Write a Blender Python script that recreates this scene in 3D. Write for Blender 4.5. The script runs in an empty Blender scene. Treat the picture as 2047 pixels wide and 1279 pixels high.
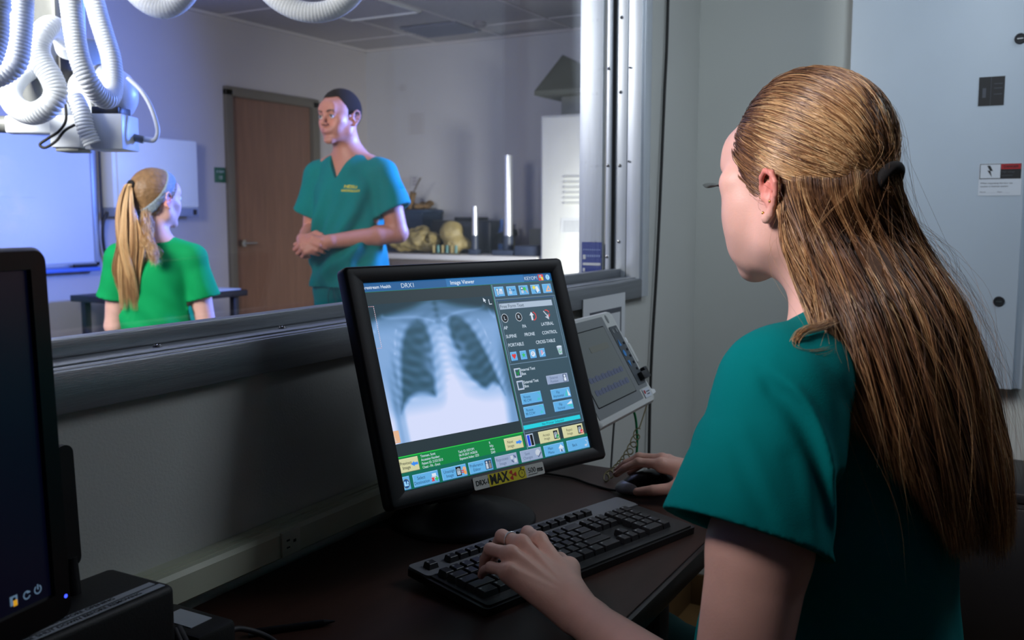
import bpy, bmesh, math, random, os
import numpy as np
from mathutils import Vector, Matrix
random.seed(7)
rng = np.random.default_rng(11)
SC = bpy.context.scene
COL = SC.collection
PI = math.pi
RES = float(os.environ.get('DEVRES', '1.0'))      # voxel size multiplier, 1.0 in the finished scene

# ------------------------------------------------------------------ camera
CAM_H = 1.24
FPX = 1900.0
PITCH = math.atan(209.5 / FPX)
YAW = math.atan(1067 / math.hypot(FPX, 209.5))
CF = np.array([math.cos(YAW) * math.cos(PITCH), math.sin(YAW) * math.cos(PITCH), -math.sin(PITCH)])
CR = np.array([math.sin(YAW), -math.cos(YAW), 0.0])
CU = np.cross(CR, CF)
CAM = np.array([0, 0, CAM_H])

def make_camera():
    cd = bpy.data.cameras.new('camera')
    cd.sensor_width = 36.0
    cd.lens = FPX / 2047 * 36.0
    cd.clip_start = 0.02
    cd.dof.use_dof = True
    cd.dof.focus_distance = 1.28
    cd.dof.aperture_fstop = 7.5
    o = bpy.data.objects.new('camera', cd)
    COL.objects.link(o)
    m = Matrix(((CR[0], CU[0], -CF[0], 0), (CR[1], CU[1], -CF[1], 0), (CR[2], CU[2], -CF[2], CAM_H), (0, 0, 0, 1)))
    o.matrix_world = m
    SC.camera = o

# ------------------------------------------------------------------ materials
def s2l(c):
    return tuple(((x / 12.92) if x <= 0.04045 else ((x + 0.055) / 1.055) ** 2.4) for x in c)

def rgb(r, g, b):
    return s2l((r / 255, g / 255, b / 255))

MATS = {}
def mat(name, col=(0.5, 0.5, 0.5), rough=0.5, metal=0.0, spec=0.5, emit=None, estr=0.0, var=0.0, vscale=8.0,
        bump=0.0, bscale=200.0, stretch=None, coat=0.0, sss=0.0, attr=None, aniso=0.0, trans=0.0, sheen=0.0):
    if name in MATS:
        return MATS[name]
    m = bpy.data.materials.new(name)
    m.use_nodes = True
    nt = m.node_tree
    b = nt.nodes['Principled BSDF']
    b.inputs['Base Color'].default_value = (*col, 1)
    b.inputs['Roughness'].default_value = rough
    b.inputs['Metallic'].default_value = metal
    b.inputs['Specular IOR Level'].default_value = spec
    b.inputs['Coat Weight'].default_value = coat
    b.inputs['Anisotropic'].default_value = aniso
    b.inputs['Transmission Weight'].default_value = trans
    b.inputs['Sheen Weight'].default_value = sheen
    if sss:
        b.inputs['Subsurface Weight'].default_value = sss
        b.inputs['Subsurface Radius'].default_value = (0.012, 0.005, 0.0025)
        b.inputs['Subsurface Scale'].default_value = 1.0
    if emit is not None:
        b.inputs['Emission Color'].default_value = (*emit, 1)
        b.inputs['Emission Strength'].default_value = estr
    tc = nt.nodes.new('ShaderNodeTexCoord')
    mp = nt.nodes.new('ShaderNodeMapping')
    nt.links.new(tc.outputs['Object'], mp.inputs['Vector'])
    if stretch:
        mp.inputs['Scale'].default_value = stretch
    src = None
    if attr:
        a = nt.nodes.new('ShaderNodeAttribute')
        a.attribute_name = attr
        src = a.outputs['Color']
    if var > 0:
        n = nt.nodes.new('ShaderNodeTexNoise')
        n.inputs['Scale'].default_value = vscale
        n.inputs['Detail'].default_value = 5
        nt.links.new(mp.outputs[0], n.inputs['Vector'])
        r = nt.nodes.new('ShaderNodeMapRange')
        r.inputs[1].default_value = 0.3
        r.inputs[2].default_value = 0.7
        r.inputs[3].default_value = 1 - var
        r.inputs[4].default_value = 1 + var
        nt.links.new(n.outputs[0], r.inputs[0])
        mx = nt.nodes.new('ShaderNodeVectorMath')
        mx.operation = 'SCALE'
        if src is None:
            mx.inputs[0].default_value = col
        else:
            nt.links.new(src, mx.inputs[0])
        nt.links.new(r.outputs[0], mx.inputs['Scale'])
        src = mx.outputs[0]
    if src is not None:
        nt.links.new(src, b.inputs['Base Color'])
    if bump > 0:
        n = nt.nodes.new('ShaderNodeTexNoise')
        n.inputs['Scale'].default_value = bscale
        n.inputs['Detail'].default_value = 3
        nt.links.new(mp.outputs[0], n.inputs['Vector'])
        bp = nt.nodes.new('ShaderNodeBump')
        bp.inputs['Strength'].default_value = bump
        bp.inputs['Distance'].default_value = 0.002
        nt.links.new(n.outputs[0], bp.inputs['Height'])
        nt.links.new(bp.outputs[0], b.inputs['Normal'])
    MATS[name] = m
    return m

def emat(name, col, strength=1.0, attr=None):
    if name in MATS:
        return MATS[name]
    m = bpy.data.materials.new(name)
    m.use_nodes = True
    nt = m.node_tree
    b = nt.nodes['Principled BSDF']
    b.inputs['Base Color'].default_value = (0.01, 0.01, 0.012, 1)
    b.inputs['Roughness'].default_value = 0.45
    b.inputs['Emission Color'].default_value = (*col, 1)
    b.inputs['Emission Strength'].default_value = strength
    if attr:
        a = nt.nodes.new('ShaderNodeAttribute')
        a.attribute_name = attr
        nt.links.new(a.outputs['Color'], b.inputs['Emission Color'])
    MATS[name] = m
    return m

# ------------------------------------------------------------------ objects
def tag(o, label=None, cat=None, group=None, kind=None):
    if label: o['label'] = label
    if cat: o['category'] = cat
    if group: o['group'] = group
    if kind: o['kind'] = kind
    return o

def empty(name, loc, label=None, cat=None, group=None, rz=0.0):
    o = bpy.data.objects.new(name, None)
    COL.objects.link(o)
    o.location = loc
    o.rotation_euler = (0, 0, rz)
    o.empty_display_size = 0.05
    return tag(o, label, cat, group)

def world_of(o):
    m = Matrix.LocRotScale(o.location, o.rotation_euler, o.scale)
    if o.parent is not None:
        m = world_of(o.parent) @ m
    return m

class MB:
    """collects shapes in world (or local) coordinates and links them as ONE mesh object"""
    def __init__(s, M=None):
        s.v = []; s.f = []; s.mi = []; s.mats = []; s.M = M
    def _m(s, m):
        if m is None: m = s.cur
        if m not in s.mats: s.mats.append(m)
        return s.mats.index(m)
    def add(s, verts, faces, m=None, M=None):
        k = s._m(m) if (m is not None or hasattr(s, 'cur')) else 0
        b = len(s.v)
        for p in verts:
            p = Vector(p)
            if M is not None: p = M @ p
            if s.M is not None: p = s.M @ p
            s.v.append(p)
        for f in faces:
            s.f.append([i + b for i in f]); s.mi.append(k)
        return s
    def box(s, c, d, m=None, bev=0.0, seg=2, M=None, R=None):
        bm = bmesh.new()
        bmesh.ops.create_cube(bm, size=1.0)
        for v in bm.verts:
            v.co = Vector((v.co.x * d[0], v.co.y * d[1], v.co.z * d[2]))
        if bev > 0:
            bmesh.ops.bevel(bm, geom=list(bm.edges), offset=min(bev, min(d) * 0.49), segments=seg, profile=0.5, affect='EDGES')
        T = Matrix.Translation(c)
        if R is not None: T = T @ R.to_4x4()
        if M is not None: T = M @ T
        s.bm(bm, m, T)
        return s
    def bx(s, lo, hi, m=None, bev=0.0, seg=2, M=None):
        c = [(a + b) / 2 for a, b in zip(lo, hi)]; d = [abs(b - a) for a, b in zip(lo, hi)]
        return s.box(c, d, m, bev, seg, M)
    def bm(s, bm, m=None, M=None):
        bm.verts.index_update()
        s.add([v.co.copy() for v in bm.verts], [[v.index for v in f.verts] for f in bm.faces], m, M)
        bm.free()
        return s
    def prism(s, pts, lo, hi, m=None, axis='z', M=None):
        """outline pts (a,b) extruded between lo and hi along axis"""
        n = len(pts)
        def P(a, b, c):
            return {'z': (a, b, c), 'y': (a, c, b), 'x': (c, a, b)}[axis]
        vs = [P(a, b, lo) for a, b in pts] + [P(a, b, hi) for a, b in pts]
        fs = [list(range(n))[::-1], [n + i for i in range(n)]] + [[i, (i + 1) % n, n + (i + 1) % n, n + i] for i in range(n)]
        return s.add(vs, fs, m, M)
    def lathe(s, prof, m=None, seg=32, M=None, cap=True):
        """prof: list of (r,z)"""
        vs = []; fs = []
        for r, z in prof:
            for i in range(seg):
                a = 2 * PI * i / seg
                vs.append((r * math.cos(a), r * math.sin(a), z))
        for j in range(len(prof) - 1):
            for i in range(seg):
                i2 = (i + 1) % seg
                fs.append([j * seg + i, j * seg + i2, (j + 1) * seg + i2, (j + 1) * seg + i])
        if cap:
            fs.append(list(range(seg))[::-1])
            b = (len(prof) - 1) * seg
            fs.append([b + i for i in range(seg)])
        return s.add(vs, fs, m, M)
    def cyl(s, a, b, r, m=None, seg=20, r2=None, M=None):
        a = Vector(a); b = Vector(b); d = b - a
        T = Matrix.Translation(a) @ d.to_track_quat('Z', 'Y').to_matrix().to_4x4()
        if M is not None: T = M @ T
        return s.lathe([(r, 0), (r if r2 is None else r2, d.length)], m, seg, T)
    def tube(s, pts, r, m=None, seg=10, rf=None, cap=True, M=None):
        P = [Vector(p) for p in pts]; n = len(P)
        T = []
        for i in range(n):
            T.append((P[min(i + 1, n - 1)] - P[max(i - 1, 0)]).normalized())
        up = Vector((0, 0, 1)) if abs(T[0].z) < 0.9 else Vector((1, 0, 0))
        N = (up - T[0] * up.dot(T[0])).normalized()
        vs = []; fs = []
        for i in range(n):
            N = (N - T[i] * N.dot(T[i])).normalized()
            B = T[i].cross(N)
            rr = r if rf is None else rf(i)
            for k in range(seg):
                a = 2 * PI * k / seg
                vs.append(P[i] + (N * math.cos(a) + B * math.sin(a)) * rr)
        for i in range(n - 1):
            for k in range(seg):
                k2 = (k + 1) % seg
                fs.append([i * seg + k, i * seg + k2, (i + 1) * seg + k2, (i + 1) * seg + k])
        if cap:
            fs.append(list(range(seg))[::-1]); fs.append([(n - 1) * seg + k for k in range(seg)])
        return s.add(vs, fs, m, M)
    def sphere(s, c, r, m=None, u=16, v=10, M=None):
        bm = bmesh.new()
        bmesh.ops.create_uvsphere(bm, u_segments=u, v_segments=v, radius=1.0)
        rr = r if hasattr(r, '__len__') else (r, r, r)
        T = Matrix.Translation(c) @ Matrix.Diagonal((*rr, 1))
        if M is not None: T = M @ T
        return s.bm(bm, m, T)
    def build(s, name, m=None, parent=None, smooth=30, label=None, keep_world=True, **kw):
        me = bpy.data.meshes.new(name)
        me.from_pydata([tuple(v) for v in s.v], [], s.f)
        mats = s.mats if s.mats else [m]
        for x in mats: me.materials.append(x)
        if s.mats: me.polygons.foreach_set('material_index', s.mi)
        bm = bmesh.new(); bm.from_mesh(me)
        bmesh.ops.recalc_face_normals(bm, faces=list(bm.faces))
        bm.to_mesh(me); bm.free()
        if smooth:
            me.polygons.foreach_set('use_smooth', [True] * len(me.polygons))
            me.set_sharp_from_angle(angle=math.radians(smooth))
        return link(name, me, parent, label, keep_world)

def link(name, me, parent=None, label=None, keep_world=True):
    o = bpy.data.objects.new(name, me)
    COL.objects.link(o)
    if parent is not None:
        o.parent = parent
        if keep_world:
            me.transform(world_of(parent).inverted())
    if label: o['label'] = label
    return o

def copy_tree(o, parent=None):
    c = o.copy(); COL.objects.link(c)
    if parent is not None: c.parent = parent
    for ch in list(o.children):
        copy_tree(ch, c)
    return c

def smooth_path(pts, n=12):
    """Catmull-Rom through pts"""
    P = [np.array(p, float) for p in pts]
    P = [2 * P[0] - P[1]] + P + [2 * P[-1] - P[-2]]
    out = []
    for i in range(1, len(P) - 2):
        for k in range(n):
            t = k / n
            a, b, c, d = P[i - 1], P[i], P[i + 1], P[i + 2]
            out.append(0.5 * ((2 * b) + (c - a) * t + (2 * a - 5 * b + 4 * c - d) * t * t + (3 * b - a - 3 * c + d) * t ** 3))
    out.append(P[-2])
    return out

def resample(pts, step):
    P = np.array(pts); d = np.r_[0, np.cumsum(np.linalg.norm(np.diff(P, axis=0), axis=1))]
    n = max(2, int(d[-1] / step)); t = np.linspace(0, d[-1], n)
    return np.stack([np.interp(t, d, P[:, k]) for k in range(3)], 1)

_tcache = {}
def text_geo(body, size=1.0, align='LEFT', bold=0.0):
    key = (body, align, bold)
    if key not in _tcache:
        cu = bpy.data.curves.new('t', 'FONT')
        cu.body = body; cu.size = 1.0; cu.align_x = align; cu.align_y = 'CENTER'; cu.offset = bold
        cu.resolution_u = 3
        o = bpy.data.objects.new('t', cu); COL.objects.link(o)
        dg = bpy.context.evaluated_depsgraph_get()
        me = bpy.data.meshes.new_from_object(o.evaluated_get(dg))
        _tcache[key] = ([v.co.copy() for v in me.vertices], [list(p.vertices) for p in me.polygons])
        bpy.data.objects.remove(o); bpy.data.curves.remove(cu); bpy.data.meshes.remove(me)
    v, f = _tcache[key]
    return [p * size for p in v], f
# ------------------------------------------------------------------ smooth implicit modelling + surface nets
def _rot(R):
    return None if R is None else np.array(R, dtype=np.float32)

class Sculpt:
    """ordered list of smooth unions / subtractions of simple solids, meshed as one closed surface"""
    def __init__(s, M=None):
        s.p = []; s.M = M; s.late = None
    def shell(s):
        """what follows is carved after the cloth folds have been applied"""
        s.late = len(s.p); return s
    def _pt(s, a):
        a = np.array(a, float)
        if s.M is not None:
            a = np.array(s.M @ Vector(a))
        return a.astype(np.float32)
    def cone(s, a, b, ra, rb=None, k=0.01, sub=False):
        rb = ra if rb is None else rb
        s.p.append(('c', s._pt(a), s._pt(b), float(ra), float(rb), k, sub)); return s
    def chain(s, pts, rs, k=0.01, sub=False):
        for i in range(len(pts) - 1):
            s.cone(pts[i], pts[i + 1], rs[i], rs[i + 1], k if i == 0 else min(k, 0.6 * min(rs[i], rs[i + 1])), sub)
        return s
    def ell(s, c, r, k=0.01, R=None, sub=False):
        r = (r, r, r) if not hasattr(r, '__len__') else r
        Rm = np.eye(3) if R is None else np.array(R)
        if s.M is not None:
            Rm = np.array(s.M.to_3x3()) @ Rm
            sc = np.linalg.norm(Rm[:, 0]); Rm = Rm / sc; r = tuple(x * sc for x in r)
        s.p.append(('e', s._pt(c), np.array(r, np.float32), Rm.astype(np.float32), 0, k, sub)); return s
    def rbox(s, c, h, rad, k=0.01, R=None, sub=False):
        Rm = np.eye(3) if R is None else np.array(R)
        if s.M is not None: Rm = np.array(s.M.to_3x3()) @ Rm
        s.p.append(('b', s._pt(c), np.array(h, np.float32) - rad, Rm.astype(np.float32), float(rad), k, sub)); return s
    def cut(s, pt, n, k=0.004, within=None):
        """keep the side the normal points away from"""
        n = np.array(n, float)
        if s.M is not None: n = np.array(s.M.to_3x3() @ Vector(n))
        n = n / np.linalg.norm(n)
        s.p.append(('h', s._pt(pt), n.astype(np.float32), within, 0, k, True)); return s
    @staticmethod
    def _d(q, P):
        t = q[0]
        if t == 'c':
            a, b, ra, rb = q[1], q[2], q[3], q[4]
            ba = b - a; L2 = float(ba @ ba) + 1e-12
            pa = P - a
            h = np.clip((pa @ ba) / L2, 0, 1)
            d = pa - h[:, None] * ba
            return np.sqrt((d * d).sum(1)) - (ra + (rb - ra) * h)
        if t == 'e':
            pl = (P - q[1]) @ q[3]
            r = q[2]
            k0 = np.sqrt(((pl / r) ** 2).sum(1)); k1 = np.sqrt(((pl / (r * r)) ** 2).sum(1)) + 1e-9
            return np.where(k0 < 1e-3, -r.min(), k0 * (k0 - 1) / k1)
        if t == 'b':
            pl = np.abs((P - q[1]) @ q[3]) - q[2]
            return np.sqrt((np.maximum(pl, 0) ** 2).sum(1)) + np.minimum(pl.max(1), 0) - q[4]
        if t == 'h':
            d = -((P - q[1]) @ q[2])
            if q[3] is not None:
                w = P - q[1]; w = w - (w @ q[2])[:, None] * q[2]
                w = np.maximum(np.sqrt((w * w).sum(1)) - q[3], (P - q[1]) @ q[2] - .10)
                d = np.maximum(d, w)
            return d
    def eval(s, P, prims=None, d=None, off=None):
        if d is None: d = np.full(len(P), 1.0, np.float32)
        for q in (s.p if prims is None else prims):
            x = s._d(q, P); k = q[5]
            if off is not None and q[0] == 'c': x = x + off
            if q[6]:
                if k > 0:
                    h = np.clip(0.5 - 0.5 * (x + d) / k, 0, 1)
                    d = d * (1 - h) - x * h + k * h * (1 - h)
                else:
                    d = np.maximum(d, -x)
            else:
                if k > 0:
                    h = np.clip(0.5 + 0.5 * (x - d) / k, 0, 1)
                    d = x * (1 - h) + d * h - k * h * (1 - h)
                else:
                    d = np.minimum(d, x)
        return d
    def mesh(s, h, disp=None, margin=0.01):
        h = h * RES
        lo = np.full(3, 1e9); hi = -lo.copy()
        for q in s.p:
            if q[6]: continue
            if q[0] == 'c':
                for c, r in ((q[1], q[3]), (q[2], q[4])):
                    lo = np.minimum(lo, c - r); hi = np.maximum(hi, c + r)
            elif q[0] == 'e':
                e = np.sqrt(((q[3] * q[2]) ** 2).sum(1)); lo = np.minimum(lo, q[1] - e); hi = np.maximum(hi, q[1] + e)
            elif q[0] == 'b':
                e = (np.abs(q[3]) * (q[2] + q[4])).sum(1); lo = np.minimum(lo, q[1] - e); hi = np.maximum(hi, q[1] + e)
        lo -= margin + 2 * h; hi += margin + 2 * h
        B = 12
        nb = np.ceil((hi - lo) / (h * B)).astype(int)
        bi = np.stack(np.meshgrid(*[np.arange(n) for n in nb], indexing='ij'), -1).reshape(-1, 3)
        cen = (lo + (bi + 0.5) * B * h).astype(np.float32)
        R = B * h * 0.87 + margin * 0.7
        D = np.stack([s._d(q, cen) for q in s.p])                # prims x blocks
        keep = D < np.array([R * 1.45 + q[5] + .012 for q in s.p])[:, None]
        pos = np.array([not q[6] for q in s.p])
        # quick reject: far outside everything
        act = (D[pos].min(0) < R * 1.4 + 0.05)
        g = np.arange(B + 1)
        loc = np.stack(np.meshgrid(g, g, g, indexing='ij'), -1).reshape(-1, 3)
        N = nb * B + 2
        def gid(ijk): return (ijk[..., 0] * N[1] + ijk[..., 1]) * N[2] + ijk[..., 2]
        cells_id = []; cells_p = []; quads = []
        n1 = B + 1
        E = [(0,1),(0,2),(0,4),(1,3),(1,5),(2,3),(2,6),(3,7),(4,5),(4,6),(5,7),(6,7)]   # corner index = 4*x+2*y+z
        for b in np.nonzero(act)[0]:
            ki = np.nonzero(keep[:, b])[0]; lt = len(s.p) if s.late is None else s.late
            pr = [s.p[i] for i in ki if i < lt]; pl8 = [s.p[i] for i in ki if i >= lt]
            if not any(not q[6] for q in pr): continue
            base = bi[b] * B
            P = (lo + (loc + base) * h).astype(np.float32)
            d = s.eval(P, pr)
            if disp is not None:
                if np.abs(d).min() > 0.03: continue
                o = disp(P, d).astype(np.float32)
                d = d + o
                if pl8: d = s.eval(P, pl8, d, o)
            elif pl8: d = s.eval(P, pl8, d)
            if d.min() > 0 or d.max() < 0: continue
            V = d.reshape(n1, n1, n1)
            corner = np.stack([V[x:x + B, y:y + B, z:z + B] for x in (0, 1) for y in (0, 1) for z in (0, 1)], -1)
            neg = corner < 0
            cnt = neg.sum(-1)
            m = (cnt > 0) & (cnt < 8)
            ii = np.argwhere(m)
            if len(ii):
                cv = corner[m]; ng = neg[m]
                acc = np.zeros((len(ii), 3)); num = np.zeros(len(ii))
                offs = np.array([(x, y, z) for x in (0, 1) for y in (0, 1) for z in (0, 1)], float)
                for a, c in E:
                    x = ng[:, a] != ng[:, c]
                    t = cv[:, a] / np.where(x, cv[:, a] - cv[:, c], 1)
                    p = offs[a] + t[:, None] * (offs[c] - offs[a])
                    acc[x] += p[x]; num[x] += 1
                cells_id.append(gid(ii + base)); cells_p.append(lo + (ii + base + acc / num[:, None]) * h)
            S = V < 0
            for ax in range(3):
                sl0 = [slice(0, B)] * 3; sl1 = [slice(0, B)] * 3
                sl1[ax] = slice(1, B + 1)
                A = S[tuple(sl0)]; C = S[tuple(sl1)]
                e = np.argwhere(A != C)
                if not len(e): continue
                fl = A[A != C]
                e = e + base
                u = np.zeros(3, int); w = np.zeros(3, int); u[(ax + 1) % 3] = 1; w[(ax + 2) % 3] = 1
                q = np.stack([gid(e - u - w), gid(e - w), gid(e), gid(e - u)], 1)
                q[~fl] = q[~fl][:, ::-1]
                quads.append(q)
        ids = np.concatenate(cells_id); ps = np.concatenate(cells_p); Q = np.concatenate(quads)
        o = np.argsort(ids); ids = ids[o]; ps = ps[o]
        k = np.searchsorted(ids, Q); k = np.clip(k, 0, len(ids) - 1)
        ok = (ids[k] == Q).all(1)
        Q = k[ok]
        return ps, Q

def np_mesh(name, V, F, smooth=True):
    me = bpy.data.meshes.new(name)
    n = F.shape[1]
    me.vertices.add(len(V)); me.vertices.foreach_set('co', np.ascontiguousarray(V, dtype=np.float32).ravel())
    me.loops.add(F.size); me.loops.foreach_set('vertex_index', np.ascontiguousarray(F, dtype=np.int32).ravel())
    me.polygons.add(len(F)); me.polygons.foreach_set('loop_start', np.arange(0, F.size, n, dtype=np.int32))
    me.update(calc_edges=True)
    if smooth: me.polygons.foreach_set('use_smooth', np.ones(len(F), bool))
    me.validate()
    return me

def relax(V, F, it=1, lam=0.5):
    """light Laplacian smoothing of a quad mesh"""
    n = len(V)
    for _ in range(it):
        acc = np.zeros_like(V); cnt = np.zeros(n)
        for a, b in ((0, 1), (1, 2), (2, 3), (3, 0)):
            for x, y in ((a, b), (b, a)):
                for c in range(3):
                    acc[:, c] += np.bincount(F[:, x], weights=V[F[:, y], c], minlength=n)
                cnt += np.bincount(F[:, x], minlength=n)
        V = V * (1 - lam) + lam * acc / np.maximum(cnt, 1)[:, None]
    return V

def sculpt_obj(name, sc, h, m, parent=None, disp=None, it=1, label=None, color=None, margin=0.01):
    V, F = sc.mesh(h, disp, margin)
    if it: V = relax(V, F, it)
    me = np_mesh(name, V, F)
    if color is not None:
        at = me.color_attributes.new('tint', 'FLOAT_COLOR', 'POINT')
        c = np.ones((len(me.vertices), 4), np.float32)
        co = np.empty(len(me.vertices) * 3, np.float32); me.vertices.foreach_get('co', co)
        c[:, :3] = color(co.reshape(-1, 3))
        at.data.foreach_set('color', c.ravel())
    me.materials.append(m)
    return link(name, me, parent, label)

def vnoise(P, s, seed=0):
    """smooth pseudo noise from sines, about -1..1"""
    r = np.random.default_rng(seed)
    o = np.zeros(len(P))
    for i in range(5):
        k = r.normal(size=3); k /= np.linalg.norm(k)
        o += np.sin(P @ (k * s * (0.7 + 0.25 * i)) + r.uniform(0, 6.28))
    return o / 3.0
# ================================================================== MATERIALS shared
M_wall = mat('painted_wall', rgb(196, 198, 194), 0.75, spec=0.3, var=0.02, vscale=3, bump=0.15, bscale=260)
M_wall2 = mat('exam_room_wall', rgb(186, 186, 192), 0.8, spec=0.25, var=0.02, vscale=2, bump=0.1, bscale=220)
M_wall_far = mat('exam_far_wall', rgb(182, 178, 182), 0.8, spec=0.25, var=0.02, vscale=2, bump=0.1, bscale=220)
M_ceil = mat('ceiling_tile', rgb(176, 172, 174), 0.9, spec=0.2, var=0.05, vscale=30, bump=0.3, bscale=160)
M_tbar = mat('ceiling_tee_bar', rgb(196, 192, 194), 0.6)
M_floor = mat('brown_floor', rgb(120, 92, 56), 0.45, spec=0.4, var=0.16, vscale=6, bump=0.1, bscale=60)
M_steel = mat('brushed_steel', rgb(150, 155, 162), 0.40, metal=.72, var=0.12, vscale=14, bump=0.12, bscale=120, stretch=(0.4, 8, 8), aniso=0.4)
M_steel_v = mat('brushed_steel_upright', rgb(222, 228, 236), 0.45, metal=0.6, var=0.06, vscale=10, bump=0.06, bscale=120, stretch=(8, 8, 0.4))  # whitened base colour stands for the light the jamb reflects
M_screw = mat('screw_steel', rgb(190, 190, 192), 0.25, metal=1.0)
M_darkslot = mat('dark_recess', (0.012, 0.012, 0.014), 0.7)
M_black = mat('black_plastic', (0.012, 0.012, 0.014), 0.42, spec=0.4, bump=0.05, bscale=500)
M_black_gloss = mat('black_gloss_plastic', (0.006, 0.006, 0.008), 0.28, spec=0.3, var=0.1)
M_rubber = mat('black_rubber', (0.012, 0.012, 0.012), 0.7)
M_white = mat('white_enamel', rgb(226, 228, 224), 0.38, spec=0.4, var=0.02)
M_white_plastic = mat('white_corrugated_plastic', rgb(232, 236, 238), 0.42, spec=0.4, var=0.02)
M_grey_paint = mat('grey_enamel', rgb(120, 122, 118), 0.45, spec=0.4, var=0.04)
M_olive = mat('olive_grey_enamel', rgb(92, 94, 82), 0.5, spec=0.3, var=0.05)
M_bluebin = mat('dark_blue_plastic', rgb(34, 52, 78), 0.5, var=0.05)
M_raceway = mat('ivory_raceway', rgb(186, 190, 170), 0.45, var=0.03)
M_outlet = mat('ivory_outlet', rgb(196, 196, 180), 0.4)
M_paper = mat('white_paper', rgb(214, 218, 222), 0.8, spec=0.2, var=0.02)
M_ink = mat('grey_print', rgb(92, 96, 104), 0.8, spec=0.2)
M_inkd = mat('dark_print', rgb(30, 32, 38), 0.8, spec=0.2)
M_chrome = mat('polished_steel', rgb(228, 232, 238), 0.30, metal=.75, var=0.05, vscale=60)

D = 0.943            # control-room face of the window wall
D2 = 1.093           # exam-room face
XR = 2.856
YB = 5.127
XS = 6.631
CZ = 2.632

def struct(mb, name, m=None, **k):
    return tag(mb.build(name, m, **k), kind='structure')

# ---- shell
mb = MB(); mb.bx((-1.8, D, 0), (2.36, D2, 1.060)); mb.bx((-1.8, D, 2.25), (2.36, D2, 2.75)); mb.bx((-1.8, D, 1.060), (-0.9, D2, 2.25))
mb.bx((2.36, D, 0), (XS, D2, 2.75))
struct(mb, 'wall_window', M_wall)
mb = MB(); mb.bx((XR, -2.4, 0), (XR + .12, D, 2.75)); struct(mb, 'wall_right', M_wall)
mb = MB(); mb.bx((-1.92, -2.4, 0), (-1.8, YB, 2.75)); struct(mb, 'wall_left', M_wall)
mb = MB(); mb.bx((-1.92, -2.5, 0), (XR + .12, -2.4, 2.75)); struct(mb, 'wall_back', M_wall)
mb = MB()
mb.bx((-1.92, YB, 0), (5.045, YB + .12, 2.75)); mb.bx((5.93, YB, 0), (XS + .12, YB + .12, 2.75)); mb.bx((5.045, YB, 2.12), (5.93, YB + .12, 2.75))
struct(mb, 'wall_far', M_wall_far)
mb = MB(); mb.bx((XS, D, 0), (XS + .12, YB, 2.75)); struct(mb, 'wall_side', M_wall2)
mb = MB(); mb.bx((-1.92, -2.5, -.1), (XR + .12, D2, 0)); struct(mb, 'floor', M_floor)
mb = MB(); mb.bx((-1.92, D2, -.1), (XS + .12, YB + .12, 0)); struct(mb, 'floor', mat('exam_vinyl_floor', rgb(120, 118, 112), 0.35, var=0.05))
mb = MB(); mb.bx((-1.92, -2.5, 2.75), (XR + .12, D2, 2.85)); struct(mb, 'ceiling', M_ceil)
mb = MB(); mb.bx((-1.92, D2, CZ), (XS + .12, YB + .12, CZ + .1)); struct(mb, 'ceiling', M_ceil)
mb = MB()
y = YB - 0.735
while y > D2: mb.bx((-1.8, y - .012, CZ - .006), (XS, y + .012, CZ), M_tbar); y -= 0.61
x = XS - 0.43
while x > -1.8: mb.bx((x - .012, D2, CZ - .0055), (x + .012, YB, CZ), M_tbar); x -= 1.22
mb.bx((XS - .025, D2, CZ - .02), (XS, YB, CZ), M_tbar); mb.bx((-1.8, YB - .025, CZ - .02), (XS, YB, CZ), M_tbar)
struct(mb, 'trim_1')

M_base = mat('brown_skirting', rgb(96, 72, 42), .5, var=.1)
mb = MB(); mb.bx((-1.8, D - .014, 0), (XR, D, .19), M_base, .003); struct(mb, 'baseboard_window')
mb = MB(); mb.bx((XR - .014, -2.4, 0), (XR, D - .014, .10), M_base, .003); struct(mb, 'baseboard_right')
# ---- window frame: flange, ledges, stops, jambs
def frame_strip():
    mb = MB()
    X0, X1 = -0.9, 2.36
    # sill, stepped: flange face, screw ledge, stop rail, exam ledge
    mb.bx((X0, D - .020, 1.024), (2.3595, D, 1.072), M_steel, .0025)
    mb.bx((X0, D - .016, 1.060), (X1, D + .048, 1.074), M_steel, .002)
    mb.bx((X0, D - .004, 1.074), (X1, D + .036, 1.0765), M_steel, .001)
    mb.bx((X0, D + .040, 1.070), (X1, D + .064, 1.098), M_steel, .002)
    mb.bx((X0, D + .064, 1.060), (X1, D2 + .012, 1.082), M_steel, .002)
    return mb
t = frame_strip()
fr = t.build('window_1'); tag(fr, kind='structure')
mb = MB()
mb.bx((2.36, D - .020, 1.024), (2.408, D, 2.30), M_steel_v, .0025)
mb.bx((2.352, D - .014, 1.072), (2.362, D + .024, 2.25), M_steel_v, .002)
mb.bx((2.356, D + .027, 1.072), (2.364, D + .060, 2.25), M_steel_v, .002)
mb.bx((2.338, D + .066, 1.090), (2.364, D + .078, 2.25), M_steel_v, .002)
mb.bx((2.352, D + .095, 1.072), (2.364, D2 + .012, 2.25), M_steel_v, .002)
mb.bx((2.350, D + .060, 1.072), (2.364, D + .066, 2.25), M_darkslot)
mb.build('frame_jamb', parent=fr)
mb = MB(); mb.bx((-.9, D - .02, 2.25), (2.408, D2 + .012, 2.30), M_steel, .003); mb.build('frame_head', parent=fr)
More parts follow.
